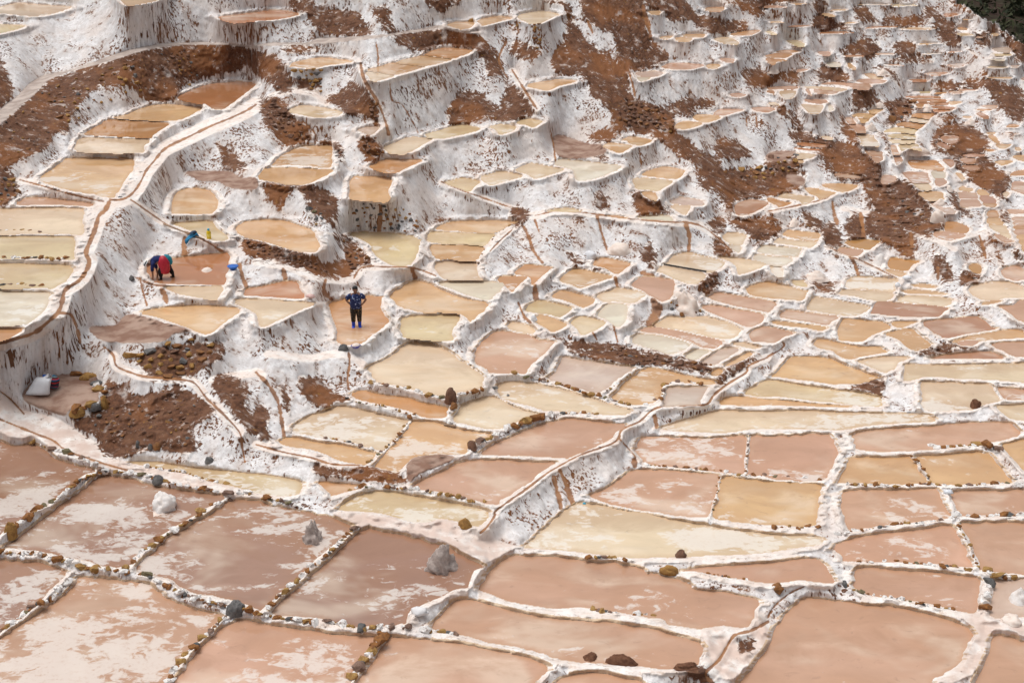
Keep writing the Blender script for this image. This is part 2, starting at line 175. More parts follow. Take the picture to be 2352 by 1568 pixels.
yl1||5708,3221 5784,3167 5882,3172 6046,3216 6046,3243 5937,3308 5817,3346 5762,3276
oc1||5370,3156 5447,3150 5577,3199 5670,3243 5610,3286 5523,3319 5458,3276 5360,3221
cr3||5120,3221 5185,3227 5338,3276 5327,3335 5229,3319 5120,3297 5076,3254
pk2||7026,3058 7156,3052 7352,3090 7570,3123 7635,3156 7614,3221 7483,3265 7352,3221 7189,3156 7058,3101
cr3|long tan grey salt pond at the foot of the broad white salt cone|6557,3254 6688,3167 6819,3172 7026,3161 7189,3199 7396,3276 7385,3330 7298,3384 7134,3374 6971,3330 6753,3286
pk3||6410,3292 6525,3270 6753,3303 6971,3352 7189,3401 7222,3428 7167,3477 7026,3469 6884,3406 6644,3341 6427,3314
wh4|milky white salt pond just beyond the long mound of brown earth clods|6318,3412 6372,3346 6536,3346 6732,3384 6906,3439 6819,3504 6688,3537 6536,3488 6405,3450
wh1||6851,3562 6917,3513 6993,3491 7091,3513 7036,3546 6949,3595
gr2||7015,3622 7134,3535 7243,3480 7396,3486 7298,3557 7189,3622 7134,3644
cr2||7320,3437 7407,3420 7603,3469 7516,3480 7407,3459
oc2||7102,3731 7167,3687 7232,3704 7178,3753 7124,3753
oc1||7243,3655 7407,3557 7494,3518 7516,3546 7352,3633
cr2|peach salt pond crowning a small white bastion with stacked stones at its side|5174,174 5229,136 5425,109 5588,142 5534,169 5392,234 5262,218
oc2|banded tan salt pond brimming on a rounded white bastion beside the brown gully|5272,860 5305,833 5479,806 5588,789 5762,811 5588,860 5479,904 5360,887
yl1|small olive salt pond in a notch at the foot of the rounded white bastion|5164,1230 5207,1198 5305,1187 5425,1209 5392,1241 5327,1274 5251,1247
oc1|orange salt pond, upper of two on a square bastion below the brown gully|6209,1399 6285,1367 6405,1372 6525,1399 6470,1432 6394,1454 6296,1432 6263,1405
oc1|orange salt pond, lower of two on the square bastion below the brown gully|6029,1459 6089,1426 6209,1437 6329,1454 6274,1492 6198,1530 6100,1497
gr2||6361,724 6514,708 6644,724 6579,762 6492,768 6372,751
wh3||6372,764 6503,779 6405,811
pk1||6623,659 6732,626 7026,642 6971,681 6808,697 6644,681
oc1||7058,653 7134,632 7211,648 7156,686 7080,681
oc1||6481,109 6557,103 6612,114 6579,147 6514,142
oc1||6590,376 6644,359 6732,359 6666,392
oc1||6753,376 6840,370 6928,387 6884,414 6775,408
oc1||6819,348 6949,332 7058,343 7015,376 6884,370
cr3||7134,392 7189,370 7298,370 7363,408 7385,436 7298,441 7189,419
pk1||7189,588 7254,577 7341,588 7330,621 7254,621
or1||7047,82 7113,63 7211,63 7249,87 7189,114 7080,109
oc1||6742,1269 6830,1209 7026,1230 6949,1269 6840,1290
oc1||6928,1181 6993,1138 7211,1165 7134,1209 7036,1225
pk2||7134,1132 7222,1083 7439,1094 7363,1122 7232,1154
or1||7298,338 7363,321 7516,299 7603,305 7516,348 7385,359
pk1||7298,936 7385,926 7461,947 7407,969 7320,964
pk2||7516,1073 7680,1067 7755,1089 7680,1122 7559,1111
pk1||7647,52 7762,48 7860,60 7865,70 7735,75 7647,74
oc1||7887,27 7953,22 8034,25 8062,33 8007,41 7925,38
oc1||7680,210 7762,205 7833,218 7800,225 7713,221
rd1||7876,259 7980,245 8116,248 8144,255 8062,261 7942,266
rd1||8171,322 8280,311 8444,310 8531,316 8498,327 8334,334 8225,333
oc1||8302,93 8389,85 8487,87 8454,101 8378,109 8324,103
oc1||8214,131 8269,125 8351,150 8329,164 8258,155
oc1||8444,226 8498,215 8596,215 8531,232 8465,236
rd1||8651,275 8743,259 8960,256 8951,270 8771,278 8689,286
oc1||8553,35 8716,33 8853,33 8913,41 8771,45 8607,44
yl1||8927,41 9042,41 9151,41 9167,52 9069,57 8927,60
yl1||7680,305 7713,311 7762,338 7724,344 7680,330 7647,322
yl3||7855,398 7953,393 8002,409 8056,450 8007,464 7953,453 7898,431
or1||7740,513 7816,499 7925,496 8002,502 8007,513 7925,526 7816,521
or1||7658,551 7735,532 7844,529 7925,537 7898,562 7860,578 7762,573 7658,564
or1||7658,578 7762,584 7865,594 7844,605 7762,622 7735,644 7680,622
wh4|bright milky little salt pond framed in thick white salt, high on the far slope|8258,633 8280,614 8334,616 8394,627 8405,665 8334,665 8269,649
oc1||8471,627 8493,622 8531,654 8558,693 8487,676
pk1||7964,704 7996,682 8089,687 8062,704 7985,720
oc1||8607,734 8716,731 8765,747 8842,780 8716,780 8651,753
pk2||8553,813 8607,785 8743,788 8863,802 8825,829 8689,834 8580,818
pk3||8198,840 8307,815 8498,826 8689,843 8705,867 8662,894 8553,886 8416,851 8280,845
rd1||8416,548 8525,545 8640,551 8607,567 8498,567 8444,559
pk1||8743,532 8798,524 8934,529 8929,545 8798,543
pk1||8825,635 8934,638 9043,646 8989,657 8880,649
db1||8171,513 8280,510 8307,529 8291,554 8204,545
rd1||9434,136 9478,128 9560,128 9604,139 9560,153 9494,166 9440,155
oc1||9625,188 9669,180 9724,188 9696,196
or2||9560,284 9587,267 9642,262 9680,278 9664,295 9604,295
yl1||9565,333 9642,327 9734,335 9734,349 9669,357 9604,349
pk1||9767,357 9811,360 9833,365 9800,376 9767,374
oc1||9909,324 9969,327 9991,344 9942,354
oc2||8971,281 9096,270 9287,270 9353,278 9287,292 9124,295 9015,289
oc1||9162,434 9260,425 9396,420 9434,425 9342,436 9205,443
rd1||9462,513 9533,504 9625,507 9576,518 9494,521
cr2||9205,532 9342,524 9440,526 9369,534 9244,540
pk3||9467,644 9533,633 9614,630 9650,641 9625,663 9560,671 9505,663
rd3||9238,728 9314,717 9424,714 9494,723 9440,742 9374,755 9314,750
rd1||9069,796 9151,785 9260,791 9309,802 9233,813 9151,813
gr3|grey round salt pond on the far terraces close under the dark bushy hill|9909,480 9969,464 10051,464 10105,477 10111,507 10073,526 9996,513 9942,502
yl2||9909,534 10023,532 10122,537 10094,559 9996,554 9914,545
wh3||9909,584 9996,584 10045,594 10023,603 9920,597
cr1||9860,663 9942,654 10067,660 10056,676 9969,679 9898,674
gr2||10100,649 10160,644 10198,652 10160,674 10111,665
oc1||9865,772 9969,761 10116,764 10100,783 9969,783
pk1||10209,785 10240,769 10280,774 10280,802 10214,799
pk1||7680,866 7762,858 7898,855 7980,866 7969,888 7844,890 7713,893 7664,882
cr3||7789,915 7844,901 7953,907 7953,942 7920,980 7860,983 7816,964
pk2||7680,901 7740,910 7745,942 7724,937 7664,920
cr4||8007,860 8171,860 8334,871 8465,888 8416,915 8280,901 8144,888
pk4||8138,898 8280,906 8389,919 8324,942 8198,931 8154,926
pk2||8051,885 8089,888 8111,931 8105,953 8062,915
pk4||8056,986 8171,983 8253,991 8280,1019 8242,1030 8144,1032 8051,1013
cr4||8007,1043 8144,1043 8236,1051 8220,1095 8198,1128 8144,1133 8084,1122 8034,1073
wh4||8285,1046 8318,1057 8334,1090 8324,1106 8285,1106
cr1||7680,1024 7735,1019 7784,1035 7805,1051 7762,1046 7713,1046
oc2||8678,1106 8743,1084 8842,1087 8771,1133 8716,1128
oc2||8520,1155 8574,1128 8640,1128 8760,1139 8700,1182 8634,1171 8580,1163
pk3||8449,1177 8520,1171 8542,1204 8553,1231 8482,1231 8460,1204
oc2||8580,1177 8683,1188 8689,1209 8629,1226 8602,1204
pk2||8487,1248 8553,1237 8618,1245 8651,1269 8651,1319 8564,1319 8536,1286
cr4||8574,1343 8651,1338 8722,1349 8743,1384 8776,1428 8787,1460 8716,1455 8618,1449 8607,1400
pk3||8645,1501 8716,1496 8814,1518 8820,1548 8831,1591 8803,1613 8765,1619 8716,1564 8678,1531
cr1||8182,1351 8253,1354 8318,1370 8324,1395 8274,1389 8214,1368
rd0||7942,1433 8007,1419 8171,1428 8264,1447 8204,1470 8116,1460 8007,1449
rd0||7936,1471 8018,1477 8144,1483 8204,1489 8171,1507 8062,1501 7964,1488
cr3||7975,1529 8062,1529 8154,1539 8149,1559 8094,1586 8029,1589 7980,1580
oc2||7985,1594 8040,1601 8034,1619 8002,1629
db3||8351,1729 8444,1735 8607,1757 8580,1778 8498,1778 8351,1751
oc1|ochre salt pond with a rounded end, on a white wall before the brown crag|8214,1855 8280,1833 8416,1833 8553,1844 8580,1860 8531,1893 8444,1920 8384,1915 8307,1887
oc2||8045,1877 8116,1877 8225,1898 8356,1923 8313,1953 8198,1994 8171,1964 8084,1926
cr3||7778,1969 7844,1931 7925,1937 8034,1953 8144,1969 8127,2002 8073,2040 8018,2046 8002,2013 7898,1986
or1||7669,1980 7735,1980 7844,2013 7925,2024 7860,2057 7789,2070 7767,2051 7707,2029
oc3|tan salt pond, farthest of five stacked in a strip along a tall curved white wall|7827,2346 7882,2299 7953,2305 8089,2318 8193,2332 8193,2373 8171,2411 8089,2406 7964,2384
cr5|tan to white salt pond, second farthest of the five along the tall curved white wall|7737,2422 7784,2381 7871,2392 7964,2403 8149,2422 8154,2444 8105,2471 8034,2466 7925,2449 7816,2433
wh4|pale salt pond, third farthest of the five along the tall curved white wall|7582,2492 7647,2453 7789,2464 8007,2486 7985,2535 7963,2562 7789,2546 7604,2524
wh3|pale salt pond, fourth farthest of the five along the tall curved white wall|7528,2579 7582,2541 7680,2557 7920,2579 7865,2644 7734,2649 7615,2633
cr3|small cream salt pond, nearest of the five along the tall curved white wall|7702,2660 7822,2671 7822,2769 7745,2742
dk0|dark amber salt pond under the rust streaked cliff|8444,2427 8525,2397 8634,2392 8743,2400 8803,2411 8749,2455 8689,2498 8624,2487 8531,2466
pk1||8370,2498 8405,2476 8471,2474 8580,2493 8634,2504 8618,2526 8569,2558 8471,2550
pk3||8813,1757 8856,1748 8949,1762 8960,1800 8884,1827 8835,1838 8813,1806
oc3|tan rounded salt pond under the large cream salt mound|7462,2884 7571,2835 7680,2818 7843,2851 8007,2894 8072,2916 8018,2998 7898,2992 7680,2976 7517,2949
yl1||7920,2807 8028,2807 8072,2862 7952,2851
pk2||7092,2976 7146,2927 7299,2938 7517,2976 7680,3003 7767,3031 7724,3090 7680,3118 7517,3090 7299,3041
cr4|bright cream salt pond with rounded corners below the big notched wall|8083,3036 8137,2971 8224,2976 8497,3025 8693,3063 8627,3123 8529,3156 8388,3145 8116,3101 8061,3090
cr5|cream and pink salt pond at the foot of the rust striped white wall|8459,2851 8486,2786 8606,2764 8769,2775 8965,2791 8954,2862 8932,2916 8769,2900 8606,2884 8497,2878
cr4||8388,2933 8442,2894 8606,2900 8823,2916 8932,2933 8889,2998 8714,2998 8551,2960
oc1||9106,2851 9259,2840 9368,2873 9259,2878
oc2||9019,2905 9204,2900 9422,2927 9466,2943 9259,2938 9096,2933
cr2||8987,2976 9096,2954 9313,2960 9477,2982 9526,3003 9466,3052 9313,3047 9096,3020 8987,3009
db1|rosy brown salt pond with straight sides below three narrow cream ponds|8714,3123 8780,3014 8932,3020 9150,3041 9477,3074 9433,3112 9379,3161 9204,3167 8932,3156 8769,3134
oc2|round-cornered tan salt pond below the bright cream pond with rounded corners|8377,3319 8420,3188 8551,3194 8769,3210 8856,3232 8910,3276 8823,3308 8714,3352 8627,3406 8442,3406 8388,3384
oc2||8921,3221 9041,3216 9172,3216 9096,3243 9008,3276 8932,3254
db0|dark rose brown salt pond set at an angle, darkest in its basin|9226,3232 9313,3199 9531,3183 9749,3167 9836,3199 9912,3265 9978,3286 9803,3314 9640,3341 9509,3374 9444,3374 9346,3330
oc1||8851,3341 8987,3297 9117,3286 9183,3341 9281,3415 9313,3450 9226,3493 9128,3497 9063,3461 8965,3384
pk2||7789,3156 7876,3101 8061,3123 8224,3145 8388,3167 8322,3210 8268,3248 8116,3221 7898,3188
oc2||7702,3221 7789,3210 8007,3237 8257,3270 8203,3303 8061,3276 7843,3254
pk1||7495,3319 7615,3270 7680,3267 7789,3286 7936,3330 7843,3363 7756,3423 7626,3415 7517,3406
cr4|pale cream salt pond on a raised white rim, cut by the frame side|9684,2884 9749,2851 9912,2818 10076,2818 10206,2851 10240,2884 10348,2894 10348,2971 10240,2971 10054,2976 9967,2998 9814,2992 9749,2960 9694,2916
pk2||10010,2709 10076,2666 10184,2655 10240,2688 10348,2709 10348,2796 10217,2796 10163,2807 10054,2775
pk2||9988,3058 10130,3047 10184,3003 10240,2998 10348,3003 10348,3232 10184,3199 10108,3134 10021,3080
oc1||9814,3025 9967,3003 10021,3009 9858,3047
oc2||9520,3415 9640,3374 9858,3330 10076,3297 10184,3297 10240,3319 10348,3341 10348,3384 10240,3374 10076,3384 9858,3401 9694,3428
dk0||9684,2655 9749,2633 9814,2660 9803,2731 9716,2709
dk0|amber salt pond behind a rounded white wall, under the rust streaked cliff|8900,2579 9041,2590 9194,2611 9128,2644 9074,2704 8965,2693 8878,2666
oc1||8845,2693 8965,2704 9063,2731 9008,2764 8932,2742
pk5||9020,1729 9069,1716 9178,1716 9271,1724 9287,1762 9304,1811 9309,1827 9233,1825 9118,1822 9080,1789 9047,1757
cr3||9129,1833 9205,1830 9298,1836 9314,1887 9309,1898 9233,1898 9178,1877
wh3||9309,1713 9369,1708 9440,1713 9456,1751 9440,1784 9396,1787 9342,1781
pk2||9347,1795 9396,1789 9451,1792 9467,1827 9424,1855 9364,1855
oc1||9549,1729 9614,1732 9631,1757 9653,1789 9614,1800 9587,1773
oc2||9178,1926 9233,1912 9314,1909 9424,1923 9434,1964 9445,1991 9407,1997 9364,2007 9282,2005 9222,1964
gr2||9287,2018 9353,2013 9369,2046 9451,2078 9505,2078 9560,2122 9505,2138 9424,2111 9342,2062
oc1||9587,1877 9631,1857 9669,1877 9724,1885 9724,1909 9642,1909 9587,1898
pk3||9576,1920 9669,1920 9756,1931 9773,1964 9773,1988 9669,1986 9593,1983 9587,1947
pk2||9604,1998 9696,1998 9773,2001 9800,2035 9811,2059 9724,2065 9609,2067
oc1||9767,1904 9833,1896 9898,1947 9876,1956 9794,1951
db1||9800,1963 9898,1960 9958,1997 9969,2021 9898,2024 9822,2016
or1||9827,2030 9914,2030 9969,2036 9947,2067 9860,2062
or1||9876,2111 9914,2100 9969,2103 9980,2133 9991,2160 9876,2160
oc3||9879,2171 9985,2171 10007,2198 10037,2239 9882,2237
cr3||9887,2250 10040,2253 10067,2286 10086,2329 9980,2318 9931,2297
cr2||9991,2332 10089,2335 10105,2384 10040,2362
pk1||9931,2340 9996,2346 10078,2389 10143,2411 10051,2422 9985,2384
or2||9456,2220 9533,2209 9614,2237 9691,2280 9664,2329 9560,2324 9451,2302
pk2||9342,2318 9429,2310 9560,2329 9653,2346 9631,2373 9549,2389 9494,2406 9396,2384 9347,2362
pk1||10067,2095 10160,2092 10240,2100 10296,2106 10296,2138 10214,2136 10105,2138 10083,2117
pk1||10116,2177 10160,2166 10240,2163 10296,2166 10296,2204 10160,2209 10122,2198
pk1||10133,2217 10296,2223 10296,2245 10160,2247
or1||10133,2258 10296,2258 10296,2291 10160,2291
pk2||10138,2302 10296,2299 10296,2343 10160,2340
oc1||10165,2354 10296,2351 10296,2389 10182,2389
oc1||10187,2403 10296,2400 10296,2449 10209,2444
oc1||10214,2457 10296,2457 10296,2542 10236,2515
pk2||10111,1877 10122,1822 10187,1811 10240,1825 10296,1833 10296,1947 10240,1942 10160,1915 10105,1893
cr1||10023,1926 10094,1920 10089,1942 10062,1975 10040,1953
or1||10100,1746 10133,1718 10240,1697 10296,1697 10296,1746 10187,1757 10122,1757
rd1||9047,964 9096,953 9233,950 9385,956 9418,972 9287,975 9151,978 9058,975
rd1||9113,991 9233,986 9429,986 9451,1010 9287,1010 9145,1008
rd1||9151,1024 9287,1021 9456,1021 9478,1046 9342,1043 9244,1040 9178,1032
or1||9151,1043 9189,1038 9233,1043 9233,1068 9178,1073
rd1||9287,1057 9424,1057 9522,1065 9571,1084 9505,1090 9396,1081 9309,1073
rd1||9331,1090 9424,1090 9538,1103 9478,1114 9418,1120 9364,1117 9342,1103
oc1||9484,1013 9560,1008 9636,1016 9604,1032 9533,1046 9500,1040
or2||9107,1160 9151,1133 9205,1125 9314,1128 9364,1130 9331,1160 9287,1185 9205,1174
cr2||9091,1199 9118,1177 9205,1179 9293,1196 9282,1215 9260,1229 9178,1218
or3||8960,1237 9025,1218 9124,1220 9249,1237 9227,1264 9189,1286 9096,1269 9015,1256 8944,1248
yl3||8960,1269 9069,1272 9184,1291 9156,1319 9140,1335 9042,1324 8949,1313 8829,1324 8878,1291
yl3||8960,1336 9069,1339 9151,1351 9156,1379 9124,1383 9015,1380 8889,1365 8873,1346
cr4||8960,1392 9069,1392 9145,1395 9145,1422 9096,1430 8960,1428 8889,1406 8884,1384
yl2||8987,1439 9124,1436 9173,1444 9195,1482 9216,1504 9124,1488 9069,1490 9020,1509 8998,1471
pk2||8900,1455 8960,1452 8976,1499 8998,1537 8960,1550 8927,1537
pk3||8960,1564 9004,1561 9020,1602 8993,1635 8960,1640 8938,1564
or4||9064,1608 9124,1597 9233,1599 9342,1599 9396,1635 9445,1679 9424,1700 9314,1695 9167,1684 9107,1668
db1||9424,1591 9505,1586 9549,1629 9505,1673 9451,1629
db1||9424,1354 9505,1346 9587,1357 9576,1400 9516,1433 9451,1417 9407,1384
db1||9358,1428 9424,1419 9494,1455 9478,1482 9407,1460
db1||9620,1542 9724,1531 9860,1542 9811,1564 9696,1564
db1||9593,1580 9669,1569 9756,1580 9745,1624 9696,1635 9620,1613
db1||9614,1662 9669,1640 9778,1651 9778,1689 9696,1695
or1||9724,1090 9833,1084 9936,1092 9887,1106 9805,1100
pk2||9778,1057 9887,1046 9969,1046 9980,1068 9942,1090 9860,1073
or1||9342,926 9424,910 9484,926 9424,937 9369,934
pk2||9484,915 9587,907 9642,920 9587,937 9533,931
pk1||9571,893 9642,882 9751,888 9778,899 9696,907 9614,901
yl1||9124,910 9178,901 9309,907 9287,926 9205,920
oc1||9620,1160 9669,1152 9724,1166 9696,1182 9636,1177
db1||9762,1139 9811,1117 9887,1177 9833,1182
or1||10056,1269 10094,1242 10149,1237 10198,1259 10160,1272 10105,1275
oc1||9849,1329 9914,1313 9963,1319 9942,1338 9876,1338
oc2||9871,1357 9931,1349 9969,1389 9996,1428 9942,1422 9904,1389
oc2||9953,1439 10023,1433 10105,1436 10122,1444 10083,1471 10040,1488 9980,1477
or1||9844,1488 9914,1488 9969,1501 9942,1509 9887,1515
oc2||10122,1569 10160,1548 10240,1548 10296,1553 10296,1619 10203,1608 10149,1586
oc1||9942,1616 10023,1599 10138,1608 10094,1635 10029,1654 9985,1640
oc1||10143,1471 10187,1471 10214,1504 10160,1504
pk1||10127,1329 10176,1324 10203,1329 10160,1340"""
